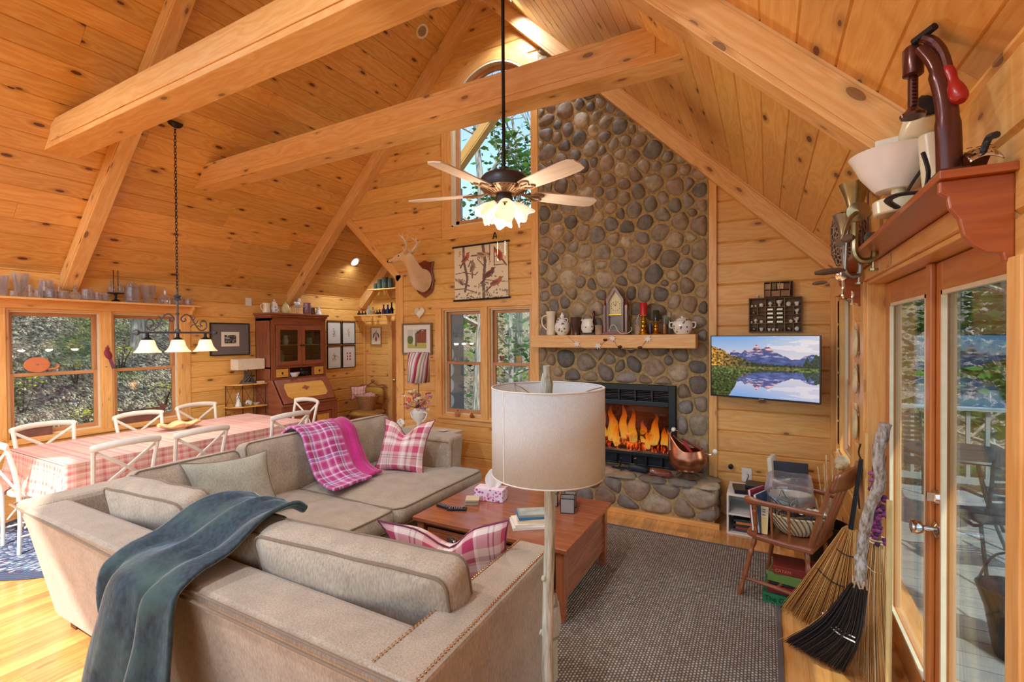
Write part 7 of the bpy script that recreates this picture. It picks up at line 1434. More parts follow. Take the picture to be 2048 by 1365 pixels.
# corner chair holding a basket
cc_ = empty('upholstered_chair', (-6.10, 6.0, 0), R(205), 'mustard upholstered side chair with carved wooden crest in the corner', 'chair'); M['mustard'] = fabric('mustard_fabric', (196, 152, 58), 500, .8, .1, .2)
mb = MB(); o_ = cushion((0, 0, .40), .46, .44, .05, Z3, dome=.035, r=.08, seed=31)[0].build('seat', M['mustard'], cc_); MB().bb(-.22, .22, -.21, .21, .31, .375).build('seat_rail', M['walnut'], cc_, bevel=.01)
for x in (-.19, .19):
    for y in (-.18, .18): MB().tube([(x, y, 0), (x, y, .31)], [.015, .02], 8).build('leg', M['walnut'], cc_)
cushion((0, -.235, .66), .36, .26, .03, frame((1, 0, 0), (0, -.12, 1), (0, 1, .12)), dome=.015, r=.04, seed=33)[0].build('back_pad', M['mustard'], cc_)
mb = MB()
for s_ in (1, -1): mb.tube([(s_ * .2, -.20, .35), (s_ * .205, -.27, .84)], .016, 8)
mb.tube(bez([(-.24, -.265, .80), (-.2, -.275, .86), (-.1, -.275, .85), (0, -.275, .90), (.1, -.275, .85), (.2, -.275, .86), (.24, -.265, .80)], 4), .018, 8, flat=.6); mb.sph((0, -.275, .93), (.035, .015, .03)); mb.build('carved_back_frame', M['walnut'], cc_)
n = NT('wicker'); o = n.obj(); s3 = n.n('SeparateXYZ', {0: o}); an = n.math('MULTIPLY', n.math('ARCTAN2', s3.outputs[1], s3.outputs[0]), 9.55); zz = n.math('MULTIPLY', s3.outputs[2], 70); ch_ = n.math('MODULO', n.math('FLOOR', zz), 2); hh = n.math('MULTIPLY', n.math('ABSOLUTE', n.math('SINE', n.math('MULTIPLY_ADD', ch_, 1.57, n.math('MULTIPLY', an, 1.0)))), n.math('SINE', n.math('MULTIPLY', n.math('FRACT', zz), PI)))
M['wicker'] = n.pbr(n.ramp(hh, (0, srgb(120, 78, 42)), (.6, srgb(210, 160, 104))), .7, 0, n.bump(hh, .9, .01))
bk = empty('wicker_basket', (-6.08, 5.98, .4605), R(-20), 'wide wicker basket of fabric on the mustard corner chair', 'basket'); MB().lathe([(0, .004), (.14, .004), (.17, .08), (.215, .17), (.25, .245), (.242, .245), (.205, .17), (.16, .08), (.13, .012), (0, .012)], (0, 0, 0), 40, sq=.78).build('basket_body', M['wicker'], bk); MB().tube([(.25 * math.cos(t), .195 * math.sin(t), .248) for t in [k * PI / 20 for k in range(40)]], .012, 8, closed=True).build('rim', M['wicker'], bk)
pillow('small_cushion', (-6.20, 5.90, .76), frame((.8, .6, .1), (-.1, .1, 1), (.6, -.8, 0)), .26, .22, .05, 'ivoryf' if 'ivoryf' in M else 'cloth', ear=.08, label='small cream and red cushion sticking up from the wicker basket'); t = MB(); t.sph((0, 0, 0), (.12, .09, .06), 18, 10, disp=lambda d: .12 * math.sin(d.x * 9 + d.y * 5)); t.build('folded_fabric', fabric('pink_fabric', (206, 150, 140), 400, .9, .15), None, (-6.02, 5.98, .70), label='crumpled pink fabric filling the wicker basket', cat='fabric')

# ================================================================ end table, lamp with bouquet
et = empty('end_table', (-3.58, 4.40, 0), 0, 'small pale end table with turned legs behind the sofa arm', 'table'); MB().bb(-.38, .38, -.29, .29, .575, .60).build('tabletop', wood('worn_white_top', (232, 220, 196), (220, 202, 172), (196, 168, 128), 0, rough=.5), et, bevel=.006); mb = MB(); ring(mb, -.33, .33, .48, .575, .02, -.25, -.23); mb.bb(-.33, .33, -.25, -.23, .48, .575); mb.bb(-.33, .33, .23, .25, .48, .575); mb.bb(.31, .33, -.25, .25, .48, .575); mb.bb(-.33, -.31, -.25, .25, .48, .575); mb.build('apron', M['honey'], et)
tl_ = None
for x, y in ((-.31, -.23), (.31, -.23), (.31, .23), (-.31, .23)):
    pf = [(.02, 0), (.026, .02), (.014, .04)] + [(.016 + .010 * abs(math.sin(k * 1.35)), .05 + k * .0125) for k in range(28)] + [(.024, .41), (.024, .48)]
    o = MB().lathe(pf, (0, 0, 0), 14).build('leg', M['honey'], et) if tl_ is None else tl_.copy()
    if tl_: COL.objects.link(o); o.parent = et
    tl_ = tl_ or o; o.location = (x, y, 0)
n = NT('striped_shade'); s3 = n.n('SeparateXYZ', {0: n.obj()}); an = n.math('ARCTAN2', s3.outputs[1], s3.outputs[0]); q = n.math('ADD', n.math('MULTIPLY', an, 1.1), n.math('MULTIPLY', s3.outputs[2], -3.4)); q = n.math('ADD', q, n.math('MULTIPLY', n.math('SINE', n.math('MULTIPLY', s3.outputs[2], 9)), .25)); q = n.math('FRACT', n.math('MULTIPLY', q, .8))
M['stripe'] = n.pbr(n.ramp(q, (0, srgb(150, 34, 76)), (.16, srgb(206, 190, 160)), (.32, srgb(150, 150, 128)), (.45, srgb(220, 200, 176)), (.58, srgb(168, 120, 160)), (.7, srgb(214, 206, 190)), (.84, srgb(172, 150, 120)), (.94, srgb(190, 60, 100)), interp='CONSTANT'), .8)
tl2_ = empty('table_lamp', (-3.68, 4.45, .602), 0, 'table lamp with a plum striped shade and white figural base holding dried flowers', 'lamp'); MB().lathe([(.135, 0), (.125, .36)], (0, 0, .57), 40, cap=False).build('lamp_shade', M['stripe'], tl2_, solid=.003)
mb = MB(); mb.lathe([(0, 0), (.05, 0), (.055, .015), (.025, .03), (.03, .08), (.055, .12), (.08, .17), (.085, .21), (.06, .25), (.05, .26), (0, .25)], (0, 0, 0), 22); mb.tube(bez([(-.07, 0, .22), (-.12, 0, .2), (-.10, 0, .14), (-.05, 0, .10)], 4), .01, 7); mb.tube(bez([(.07, 0, .22), (.12, 0, .2), (.10, 0, .14), (.05, 0, .10)], 4), .01, 7); mb.build('figural_base', M['ceram'], tl2_); MB().tube([(0, 0, .25), (0, 0, .62)], .005, 6).build('lamp_stem', M['ironb'], tl2_)
fb_ = empty('dried_bouquet', (-3.68, 4.44, .86), 0, 'bouquet of dried pink and cream flowers in the lamp base', 'flowers'); random.seed(11); mb = MB(); mb2 = MB()
for k in range(34):
    a = random.uniform(0, 6.28); r = random.uniform(.04, .20); z = random.uniform(.0, .22) - abs(r - .1) * .3; p = V((r * math.cos(a), r * .6 * math.sin(a) - .02, z)); mb2.tube([(0, 0, -.01), p * .6, p], .0018, 4, col=lin(120, 110, 70)); c = random.choice([lin(214, 120, 120), lin(226, 196, 170), lin(206, 150, 150), lin(236, 220, 190), lin(190, 80, 90), lin(170, 120, 140)])
    for j in range(9): an = j * 2.4; mb.sph(p + V((math.cos(an), math.sin(an), .5 * math.sin(j))) * .014, (.012, .012, .008), 6, 4, col=c)
for q_ in range(14):
    an = q_ * .7; rr_ = .028 * (1 - q_ / 16); mb.sph(V((-.075 + rr_ * math.cos(an), -.09, .10 + rr_ * math.sin(an))), (.016, .010, .016), 8, 5, col=lin(206, 90, 84))
mb.build('flower_heads', vcol('dried_petals', .8), fb_); leaves(mb2, (0, 0, .08), .10, 90, .016, [lin(196, 160, 130), lin(150, 140, 90), lin(220, 190, 170)]); mb2.build('foliage', M['leaf'], fb_)
t = MB(); t.tube([V((math.cos(k * .35) * .048 * (1 - k / 40), 0, .055 + math.sin(k * .35) * .048 * (1 - k / 40))) for k in range(34)], [.022 * (1 - k / 42) for k in range(34)], 10); t.build('nautilus_shell', plain('shell_white', (226, 226, 212), .3, vary=.15), None, (-3.86, 4.33, .613), label='white spiral shell on the end table beside the lamp', cat='shell'); bpy.data.objects['nautilus_shell'].location.z = .602 + .019
MB().bb(-.06, .06, -.05, .05, 0, .03).build('trinket_box', M['terra'], None, (-3.42, 4.25, .602), .2, .003, label='small terracotta trinket box on the end table', cat='box'); lathing('white_saucer', (-3.36, 4.50, .602), [(0, 0), (.03, 0), (.06, .012), (0, .004)], 'ceram', 'white saucer near the wall side of the end table', 'saucer')
def pumpkin(x, y, z, r, lab, mat): t = empty('glass_pumpkin', (x, y, z), 0, lab, 'ornament'); MB().sph((0, 0, r * .95), (r, r, r * .95), 24, 12, disp=lambda d: -.07 * abs(math.cos(4 * math.atan2(d.y, d.x)))).build('pumpkin_body', mat, t); MB().tube([(0, 0, r * 1.8), (.005, 0, r * 2.2)], [.008, .004], 6).build('stem', M['ironb'], t)
pumpkin(-3.45, 4.925, .702, .038, 'peach glass pumpkin on the window sill nearest the end table', glass('peach_glass', (255, 222, 190), clear=.75, body=.7, bodyc=(246, 200, 160))); pumpkin(-3.235, 4.925, .702, .028, 'smaller amber pumpkin on the window sill by the lamp shade', glass('amber_glass', (240, 190, 100), clear=.75, body=.6, bodyc=(226, 160, 70)))
for k, (x, lab) in enumerate(((-3.50, 'small clear cup on the meeting rail nearest the wall switches'), (-3.36, 'small clear cup on the meeting rail beside the mullion'))): gl('sash_cup', x, 4.985, 1.399, jar(.028, .05), lab, 'cup', group='clear cups on the window sash rail')
for k, (x, z, c, lab) in enumerate(((-2.83, 1.415, (120, 70, 50), 'brown metal butterfly on the window sash rail'), (-2.60, 1.415, (196, 150, 50), 'yellow metal butterfly on the window sash rail'))):
    mb = MB()
    for s_ in (1, -1):
        for dx, dz, r in ((.018, .018, .02), (.015, -.012, .014)): mb.prism([(s_ * (dx + r * math.cos(t)), .03 + dz + r * math.sin(t)) for t in [j * PI / 5 for j in range(10)]], (0, 0, 0), (1, .3 * s_, 0), (0, 0, 1), (0, 1, 0), .002)
    mb.tube([(0, 0, -.018), (0, 0, .06)], .003, 5); mb.build('butterfly_ornament', plain('butterfly', c, .5), None, (x, 4.975, z), label=lab, cat='ornament')

# ================================================================ alcove shelves and bottles
sh2 = empty('alcove_shelf', (0, 0, 0), 0, 'lower pine shelf of dark bottles in the alcove', 'shelf', 'alcove shelves'); MB().bb(-6.56, -4.63, 6.14, 6.285, 2.095, 2.115).build('shelf_board', M['trimw'], sh2); MB().prism([(0, 0), (.12, 0), (.10, -.06), (.03, -.14), (0, -.15)], (-5.92, 6.405, 2.095), (0, -1, 0), (0, 0, 1), (1, 0, 0), .025).build('shelf_bracket', M['trimw'], sh2)
sh3 = empty('alcove_shelf', (0, 0, 0), 0, 'upper pine shelf of greenish jars in the alcove', 'shelf', 'alcove shelves'); MB().bb(-6.22, -4.63, 6.14, 6.285, 2.545, 2.562).build('shelf_board', M['trimw'], sh3); MB().prism([(0, 0), (.12, 0), (.10, -.06), (.03, -.14), (0, -.15)], (-5.92, 6.405, 2.545), (0, -1, 0), (0, 0, 1), (1, 0, 0), .025).build('shelf_bracket', M['trimw'], sh3)
BG = {'ink': (40, 44, 62), 'blue': (30, 60, 130), 'plum': (96, 70, 96), 'tan': (206, 180, 140), 'clear': (216, 218, 214), 'navy': (28, 34, 60)}
for k, v_ in BG.items(): M['b_' + k] = glass('bottle_' + k, tuple(min(255, c + 40) for c in v_), clear=.5, body=.9, bodyc=v_)
BT = [(-6.50, .030, .075, 'ink', 'small dark ink bottle at the rafter end of the lower alcove shelf'), (-6.415, .022, .07, 'navy', 'small navy bottle second from the rafter end'), (-6.345, .022, .065, 'ink', 'short inky bottle beside the clear cruet'), (-6.265, .036, .17, 'clear', 'clear long necked bottle on the lower alcove shelf'), (-6.165, .042, .135, 'tan', 'tan shouldered bottle on the lower alcove shelf'), (-6.065, .026, .07, 'ink', 'low dark bottle after the tan one'), (-6.0, .025, .085, 'navy', 'stubby navy bottle before the plum one'), (-5.905, .034, .17, 'plum', 'plum tinted bottle on the lower alcove shelf'), (-5.81, .038, .165, 'blue', 'cobalt blue bottle on the lower alcove shelf'), (-5.72, .03, .20, 'navy', 'tallest dark bottle against the gable trim')]
for x, r, h, c, lab in BT: lathing('alcove_bottle', (x, 6.215, 2.1165), [(0, 0), (r, 0), (r * 1.02, h * .1), (r, h * .45), (r * .4, h * .62), (r * .36, h * .92), (r * .5, h), (0, h)], 'b_' + c, lab, 'bottle', 'bottles on the lower alcove shelf')
M['b_green'] = glass('aqua_glass', (196, 214, 206), clear=.75, body=.5, bodyc=(150, 172, 160))
for x, r, h, lab in ((-6.09, .036, .10, 'smallest aqua jar on the upper alcove shelf'), (-5.99, .045, .165, 'aqua jar with a domed top on the upper alcove shelf'), (-5.86, .06, .19, 'largest aqua jar on the upper alcove shelf'), (-5.735, .05, .17, 'aqua jar nearest the sloping trim')): lathing('aqua_jar', (x, 6.215, 2.5635), jar(r, h), 'b_green', lab, 'jar', 'aqua jars on the upper alcove shelf')
# ================================================================ letterpress tray and box on the wall
tt = empty('printer_tray', (.066, 4.936, 1.898), 0, 'dark wooden printer tray of miniatures above the television', 'tray'); TW2, TH2 = .424, .316; M['traywd'] = wood('tray_wood', (112, 84, 62), (94, 68, 48), (70, 48, 34), 0, rough=.7, coat=0)
mb = MB(); ring(mb, -TW2 / 2, TW2 / 2, -TH2 / 2, TH2 / 2, .010, -.042, 0); mb.bb(-TW2 / 2, TW2 / 2, -.006, 0, -TH2 / 2, TH2 / 2)
mb.build('tray_case', M['traywd'], tt); mb = MB(); cols_ = [-.202, -.075, .0, .078, .202]; zr = [.148, .075, .038, .002, -.035, -.075, -.148]
for x in cols_[1:-1]: mb.bb(x - .002, x + .002, -.038, -.006, -.148, .148)
for x, z0, z1 in ((-.14, .0, .075), (-.14, -.148, -.075), (.145, .0, .075), (.145, -.148, -.075)): mb.bb(x - .002, x + .002, -.038, -.006, z0, z1)
for z in (.075, -.075): mb.bb(-.202, .202, -.038, -.006, z - .002, z + .002)
for z in (.038, .002, -.035): mb.bb(-.075, .078, -.038, -.006, z - .0015, z + .0015)
mb.bb(-.202, -.075, -.038, -.006, .0, .003); mb.bb(.078, .202, -.038, -.006, .0, .003); mb.bb(-.14, -.075, -.038, -.006, .036, .039); mb.bb(.078, .145, -.038, -.006, .036, .039); mb.build('dividers', M['honey'] if 0 else wood('tray_slats', (168, 138, 104), (150, 120, 88), (120, 92, 64), 0, rough=.7, coat=0), tt)
def mini(k, x, z, kind, r, lab, c='ceram'):
    P = {'cup': [(0, 0), (r * .5, 0), (r, r * 1.3), (r * 1.05, r * 1.7), (r * .9, r * 1.7), (0, r * .5)], 'pot': [(0, 0), (r * .6, 0), (r, r * .8), (r * .8, r * 1.5), (r * .3, r * 1.8), (0, r * 2)], 'vase': [(0, 0), (r * .6, 0), (r * .3, r * .6), (r, r * 1.6), (r * 1.1, r * 2.4), (0, r * 2.2)], 'urn': [(0, 0), (r * .8, 0), (r * .25, r * .5), (r * .9, r * 1.2), (r * .8, r * 1.8), (r * .2, r * 2.2), (0, r * 2.5)]}[kind]
    lathing('miniature_' + kind, (.066 + x, 4.912, 1.898 + z), P, c, lab, 'miniature', 'miniatures in the printer tray', n=14)
for a in ((-.185, .077, 'pot', .011, 'tiny cream pot in the first cell of the printer tray', 'ivory'), (-.155, .077, 'cup', .010, 'tiny white cup beside the leaning spoon in the printer tray'), (-.108, .077, 'pot', .019, 'round white miniature dish in the top row of the tray'), (-.037, .077, 'urn', .020, 'white lidded miniature urn in the top row of the tray'), (.035, .077, 'vase', .022, 'tall fluted miniature vase in the top row of the tray'), (.108, .077, 'pot', .022, 'white miniature shell dish in the top row of the tray'), (.172, .077, 'cup', .021, 'blue patterned miniature cup at the end of the top row', 'floral'),
          (-.172, .005, 'pot', .017, 'grey pewter miniature pot under the first cell', 'steel'), (.172, .005, 'vase', .019, 'floral miniature vase in the second row by the tray edge', 'floral'), (-.155, -.073, 'urn', .018, 'white miniature compote in the wide third row'), (-.108, -.073, 'pot', .015, 'white miniature teapot in the wide third row'), (-.188, -.073, 'urn', .009, 'tiny white figurine at the edge of the third row'), (.125, -.073, 'pot', .016, 'tan miniature pot in the wide third row', 'ivory'), (.168, -.073, 'vase', .020, 'large floral miniature goblet in the third row', 'floral'),
          (-.17, -.146, 'pot', .017, 'blue grey miniature pot in the bottom corner cell', 'steel'), (-.108, -.146, 'cup', .018, 'white miniature dome in the bottom row'), (-.045, -.146, 'cup', .014, 'blue and white miniature mug in the bottom row', 'floral'), (-.012, -.146, 'pot', .014, 'white miniature jug in the bottom row next to the mug'), (.02, -.146, 'cup', .012, 'gold rimmed miniature cup in the bottom row', 'ivory'), (.052, -.146, 'cup', .012, 'rose miniature cup in the bottom row', 'gpink'), (.11, -.146, 'pot', .020, 'grey miniature teapot in the bottom row', 'steel'), (.172, -.146, 'pot', .021, 'blue and white miniature teapot in the bottom corner', 'floral')): mini(0, *a)
for k, (x, z) in enumerate([(x, z) for z in (.040, .0035, -.0335, -.0735) for x in (-.037, .039)]): MB().bb(-.024, .024, -.010, .010, 0, .020).build('tiny_tin', M['steel'], None, (.066 + x, 4.912, 1.898 + z), bevel=.003, label=['tiny pewter tin in the narrow middle cells, upper pair', 'tiny pewter tin in the narrow middle cells, upper pair', 'tiny pewter tin in the narrow middle cells, second pair', 'tiny pewter tin in the narrow middle cells, second pair', 'tiny pewter tin in the narrow middle cells, third pair', 'tiny pewter tin in the narrow middle cells, third pair', 'tiny pewter tin in the narrow middle cells, lowest pair', 'tiny pewter tin in the narrow middle cells, lowest pair'][k], cat='tin', group=['tins pair a', 'tins pair b', 'tins pair c', 'tins pair d'][k // 2])
bx = empty('block_crate', (.094, 4.90, 2.060), 0, 'wire and wood crate of brown blocks on top of the printer tray', 'crate'); mb = MB(); ring(mb, -.115, .115, 0, .135, .005, -.03, .03); mb.bb(-.115, .115, -.03, .03, .064, .068); mb.bb(-.115, .115, .026, .03, 0, .135); mb.build('crate_frame', M['traywd'], bx)
for k, (x, z, w_, h_, c) in enumerate(((-.085, .005, .05, .055, (150, 110, 84)), (-.02, .005, .07, .05, (164, 124, 90)), (.055, .005, .07, .052, (140, 110, 80)), (-.085, .069, .05, .05, (176, 140, 104)), (-.035, .069, .035, .055, (120, 100, 70)), (.015, .069, .05, .05, (206, 180, 140)), (.07, .069, .05, .045, (120, 76, 62)))): MB().bb(x - w_ / 2, x + w_ / 2, -.02, .02, z, z + h_).build('block', plain('block_wood', c, .7, vary=.2), bx, bevel=.002)
for x in (-.075, 0, .08): MB().tube([(x, -.033, .0), (x + .01, -.033, .135)], .0022, 5).build('twine', M['stonew'], bx)
lathing('tiny_figure', (-.075, 4.91, 2.058), [(0, 0), (.010, 0), (.004, .008), (.010, .018), (.006, .026), (0, .03)], 'ceram', 'tiny white figure on top of the printer tray beside the crate', 'figurine', n=12)

# ================================================================ high shelf over the doors with kitchen tools
M['stainw'] = wood('red_stain', (176, 92, 40), (158, 76, 28), (132, 58, 20), 0, rough=.3, coat=.3)
hs = empty('high_shelf', (0, 0, 0), 0, 'high wooden shelf over the glass doors with a scrolled bracket', 'shelf'); MB().bb(.376, XR - .012, 1.53, 3.62, 2.101, 2.122).build('shelf_board', M['stainw'], hs, bevel=.002)
bp = [(0, 0), (.138, 0), (.138, -.03), (.122, -.042), (.118, -.07), (.10, -.10), (.092, -.14), (.075, -.165), (.048, -.185), (.022, -.19), (.018, -.21), (0, -.21)]
for y in (1.55, 3.58): MB().prism(bp, (XR - .012, y, 2.101), (-1, 0, 0), (0, 0, 1), (0, 1, 0), .022).build('shelf_bracket', M['stainw'], hs, bevel=.004)
TZ = 2.1235
# cast iron press
M['pressm'] = plain('oiled_dark_iron', (88, 46, 36), .22, .45); pr_ = empty('juice_press', (.412, 1.60, TZ), 0, 'tall brown cast iron press with a red handle grip', 'press')
mb = MB(); mb.tube(bez([(0, 0, .0), (-.002, 0, .10), (-.006, .008, .20), (-.02, .03, .30), (-.042, .06, .37)], 6), [.027] * 9 + [.024] * 8 + [.018] * 8, 12, flat=.6, up=(0, 1, 0)); mb.bb(-.028, .03, -.04, .06, 0, .010); mb.tube([(0, .04, .0), (-.004, .05, .25)], [.013, .010], 8); mb.build('press_frame', M['pressm'], pr_)
MB().lathe([(.018, -.04), (.024, -.036), (.024, .034), (.018, .042), (0, .044)], (-.052, .10, .355), 18).build('press_head', M['pressm'], pr_)
mb = MB(); mb.lathe([(.012, 0), (.012, .13), (0, .13)], (-.05, .11, .215), 12); mb.lathe([(0, 0), (.028, 0), (.030, .008), (.018, .018), (.012, .028)], (-.05, .11, .205), 20)
for k in range(9): mb.box((-.05, .097, .225 + k * .010), (.010, .008, .004))
mb.build('toothed_ram', M['pressm'], pr_); MB().tube(bez([(-.042, .055, .395), (-.02, .05, .375), (-.004, .035, .33), (.002, .02, .28)], 5), [.012] * 10 + [.011] * 6, 9).build('lever_arm', M['pressm'], pr_); MB().tube([(-.055, .08, .40), (-.022, .03, .405)], .010, 9).build('pivot_pin', M['ironb'], pr_)
MB().tube(bez([(.0, .024, .29), (.006, .012, .25), (.012, .0, .215), (.018, -.014, .18)], 5), [.010, .012, .014, .015, .014, .013, .013, .014, .016, .018, .019, .020, .020, .019, .016, .011], 14).build('red_grip', plain('red_grip', (158, 30, 26), .3), pr_, label='red wooden grip')
# stand mixer with milk glass bowl
mx = empty('vintage_mixer', (.452, 2.08, TZ), 0, 'vintage cream electric mixer tilted behind the press', 'mixer'); M['mixc'] = plain('cream_enamel', (214, 204, 176), .25)
MB().lathe([(0, -.13), (.03, -.125), (.05, -.09), (.055, 0), (.052, .08), (.035, .12), (0, .125)], (0, .0, .26), 24, Matrix.Rotation(R(62), 3, 'X')).build('motor_body', M['mixc'], mx); mb = MB(); mb.bb(-.05, .05, -.16, .30, 0, .02); mb.tube([(.02, -.12, .01), (.01, -.08, .24)], [.03, .028], 12); mb.lathe([(0, 0), (.07, 0), (.075, .05), (.02, .065), (.02, .095), (0, .095)], (-.045, .03, .015), 24); mb.build('mixer_base', M['mixc'], mx, bevel=.006)
mb = MB(); mb.tube(bez([(0, -.10, .33), (0, -.07, .37), (0, .04, .36), (0, .10, .29)], 5), .012, 8); mb.build('mixer_handle', M['blackp'], mx); MB().lathe([(.0, 0), (.04, 0), (.04, .01), (.02, .014), (0, .014)], (0, -.115, .322), 20, Matrix.Rotation(R(62), 3, 'X')).build('speed_dial', M['ironb'], mx)
MB().tube(bez([(0, -.05, .14), (-.03, -.02, .08), (-.03, .03, .02), (-.02, .06, .03)], 4), .005, 6).build('mixer_cord', M['blackp'], mx)
M['milk'] = plain('milk_glass', (236, 232, 230), .12, vary=.02); MB().lathe([(0, 0), (.06, 0), (.07, .012), (.105, .06), (.13, .115), (.14, .13), (.132, .13), (.10, .07), (.06, .02), (0, .016)], (0, 0, 0), 40).build('milk_glass_bowl', M['milk'], None, (.405, 2.13, TZ + .105), label='white milk glass mixing bowl on the high shelf', cat='bowl')
tg = empty('recipe_tin', (.385, 2.12, TZ + .16), -.3, 'ivory tin with a bread picture standing in the milk glass bowl', 'tin'); MB().bb(-.035, .035, -.06, .06, 0, .115).build('tin_body', M['ivory'], tg, bevel=.006)
pc = Pic(26, 22, (214, 206, 180)); pc.ell(.5, .45, .34, .3, .1, (176, 110, 70)); pc.ell(.42, .45, .2, .22, .1, (214, 160, 110)); pc.mesh('bread_picture', (-.0365, .05, .015), (0, -1, 0), (0, 0, 1), .10, .09, M['print'], tg)
mb = MB(); mb.tube(bez([(0, 0, 0), (-.05, .06, .015), (-.06, .15, .02), (-.02, .24, .015)], 5), [.012] * 16, 8, flat=.5); mb.tube(bez([(0, 0, .0), (.0, -.03, .05), (-.01, -.02, .11)], 4), .006, 6); mb.build('iron_trivet_arm', M['ironb'], None, (.41, 1.80, TZ + .012), label='curved dark iron tool lying along the shelf edge', cat='tool')
t = empty('potato_masher', (.462, 1.60, TZ), 0, 'perforated steel ricer with dark handle hanging over the shelf end', 'ricer');
mb = MB(); mb.grid(14, 10, lambda u, v: (-.03 + .06 * u, -.05 + .12 * v - .02, .02 + .035 * math.sin(v * PI) - .012 * (2 * u - 1) ** 2), 1, 1); mb.build('perforated_plate', M['chromew'], t, solid=.003); MB().tube(bez([(0, -.05, .04), (0, -.08, .058), (0, -.12, .05)], 4), .008, 8).build('ricer_handle', M['blackp'], t)
mb = MB()
for i in range(3):
    for j in range(5): mb.lathe([(0, 0), (.0035, 0), (0, .0005)], (-.018 + .018 * i, -.05 + .02 * j, .022 + .035 * math.sin((.16 + j * .166) * PI) + .0035), 8)
mb.build('ricer_holes', M['dark'], t)
# hand grinders clamped to the shelf edge, rusty wire basket
def grinder(name, loc, rz, s, mat, lab, crank):
    t = empty(name, loc, rz, lab, 'grinder'); t.scale = (s, s, s)
    MB().lathe([(.022, -.02), (.026, .02), (.034, .05), (.05, .095), (.052, .10), (.046, .1), (.02, .03)], (0, 0, .02), 22).build('hopper', mat, t); MB().lathe([(0, -.06), (.024, -.055), (.027, -.03), (.027, .05), (.036, .055), (.036, .07), (.02, .075), (0, .08)], (0, 0, 0), 20, Matrix.Rotation(PI / 2, 3, 'X')).build('barrel', mat, t)
    mb = MB(); mb.tube(bez([(0, 0, -.02), (.0, .01, -.08), (.0, .0, -.14), (.02, -.0, -.17), (.055, 0, -.165), (.06, 0, -.12)], 5), [.012] * 26, 8); mb.tube([(.055, 0, -.20), (.055, 0, -.11)], .006, 8); mb.lathe([(0, 0), (.016, .002), (.016, .01), (0, .012)], (.055, 0, -.212), 8); mb.build('clamp', mat, t)
    mb = MB(); mb.tube(bez(crank[:-1], 4), .0075, 8); mb.build('crank_arm', mat, t); a, b = V(crank[-2]), V(crank[-1]); MB().tube([a, a.lerp(b, .3), a.lerp(b, .7), b], [.006, .014, .015, .008], 10).build('crank_grip', M['traywd'], t); return t
M['pewt'] = plain('tinned_iron', (150, 142, 128), .3, .85, vary=.2)
grinder('food_grinder', (.366, 2.72, 2.275), 0, 1.25, plain('brass_green', (150, 136, 100), .3, .85, vary=.25), 'brass toned food grinder clamped on the shelf beside the milk glass bowl', [(0, -.07, 0), (-.03, -.09, -.03), (-.05, -.09, -.10), (-.02, -.12, -.10)])
grinder('meat_grinder', (.362, 3.0, 2.21), .2, 1.1, M['pewt'], 'tinned meat grinder clamped beside the woven wire basket', [(0, -.07, 0), (-.02, -.09, .04), (-.03, -.09, -.15), (-.15, -.08, -.16)])
grinder('coffee_grinder', (.40, 3.40, 2.06), -.3, .8, M['chromew'], 'small bright grinder hanging at the far end of the high shelf', [(-.03, 0, 0), (-.07, 0, -.005), (-.10, 0, -.03), (-.20, .01, -.035)])
n = NT('rusty_wire'); o = n.obj(); v_ = n.n('TexVoronoi', {0: n.map(o, (1, 1, .6)), 'Scale': 55.0}, feature='DISTANCE_TO_EDGE').outputs[0]; M['rwire'] = n.pbr(n.ramp(v_, (0, srgb(176, 160, 140)), (.12, srgb(90, 62, 48)), (.4, srgb(50, 34, 28))), .6, .5, n.bump(v_, .9, .01))
t = empty('wire_basket', (.40, 3.36, TZ + .005), 0, 'dark rusty woven wire basket with a loop handle on the high shelf', 'basket'); t.location = (.42, 3.36, TZ); MB().lathe([(0, 0), (.06, 0), (.085, .07), (.088, .22), (.07, .30), (.06, .30), (.075, .2), (0, .02)], (0, 0, 0), 26).build('basket_body', M['rwire'], t)
t = empty('leather_strap', (.44, 2.98, TZ), 0, 'looped dark plaid strap standing on the high shelf', 'strap'); MB().tube(bez([(0, -.05, .0), (0, -.09, .26), (0, -.05, .46), (0, .03, .49), (0, .08, .38), (0, .06, .0)], 6), .020, 10, flat=.16, up=(1, 0, 0)).build('strap_loop', plaid('strap_plaid', (60, 30, 26), [(.1, .14, (190, 50, 40), 1), (.5, .53, (30, 60, 40), 1), (.8, .84, (190, 50, 40), 1)], .05), t)
lathing('jar_of_corks', (.45, 2.84, TZ), [(0, 0), (.03, 0), (.033, .07), (.026, .085), (0, .085)], 'b_green', 'small aqua ribbed jar behind the brass toned grinder', 'jar')

# carved fish on the wall strip beside the doors
M['fishc'] = plain('fish_ivory', (214, 200, 160), .5, vary=.3)
for k, (z, h) in enumerate(((1.66, .24), (1.42, .22), (1.14, .26))):
    t = empty('carved_fish', (XR - .03, 3.70, z), 0, ['painted wooden fish, topmost of three beside the doors', 'painted wooden fish, middle of three beside the doors', 'painted wooden fish, lowest of three beside the doors'][k], 'fish ornament'); o = MB().sph((0, 0, 0), (.014, .05, h / 2), 14, 10, disp=lambda d: -.25 * abs(d.z) ** 3).build('fish_body', M['fishc'], t); MB().prism([(-.035, -.02), (0, .02), (.035, -.02)], (-.004, 0, h / 2 - .01), (0, 1, 0), (0, 0, 1), (1, 0, 0), .008).build('tail_fin', M['fishc'], t); MB().prism([(0, -.04), (.03, 0), (0, .05)], (-.004, .04, 0), (0, 1, 0), (0, 0, 1), (1, 0, 0), .006).build('fin', M['fishc'], t)
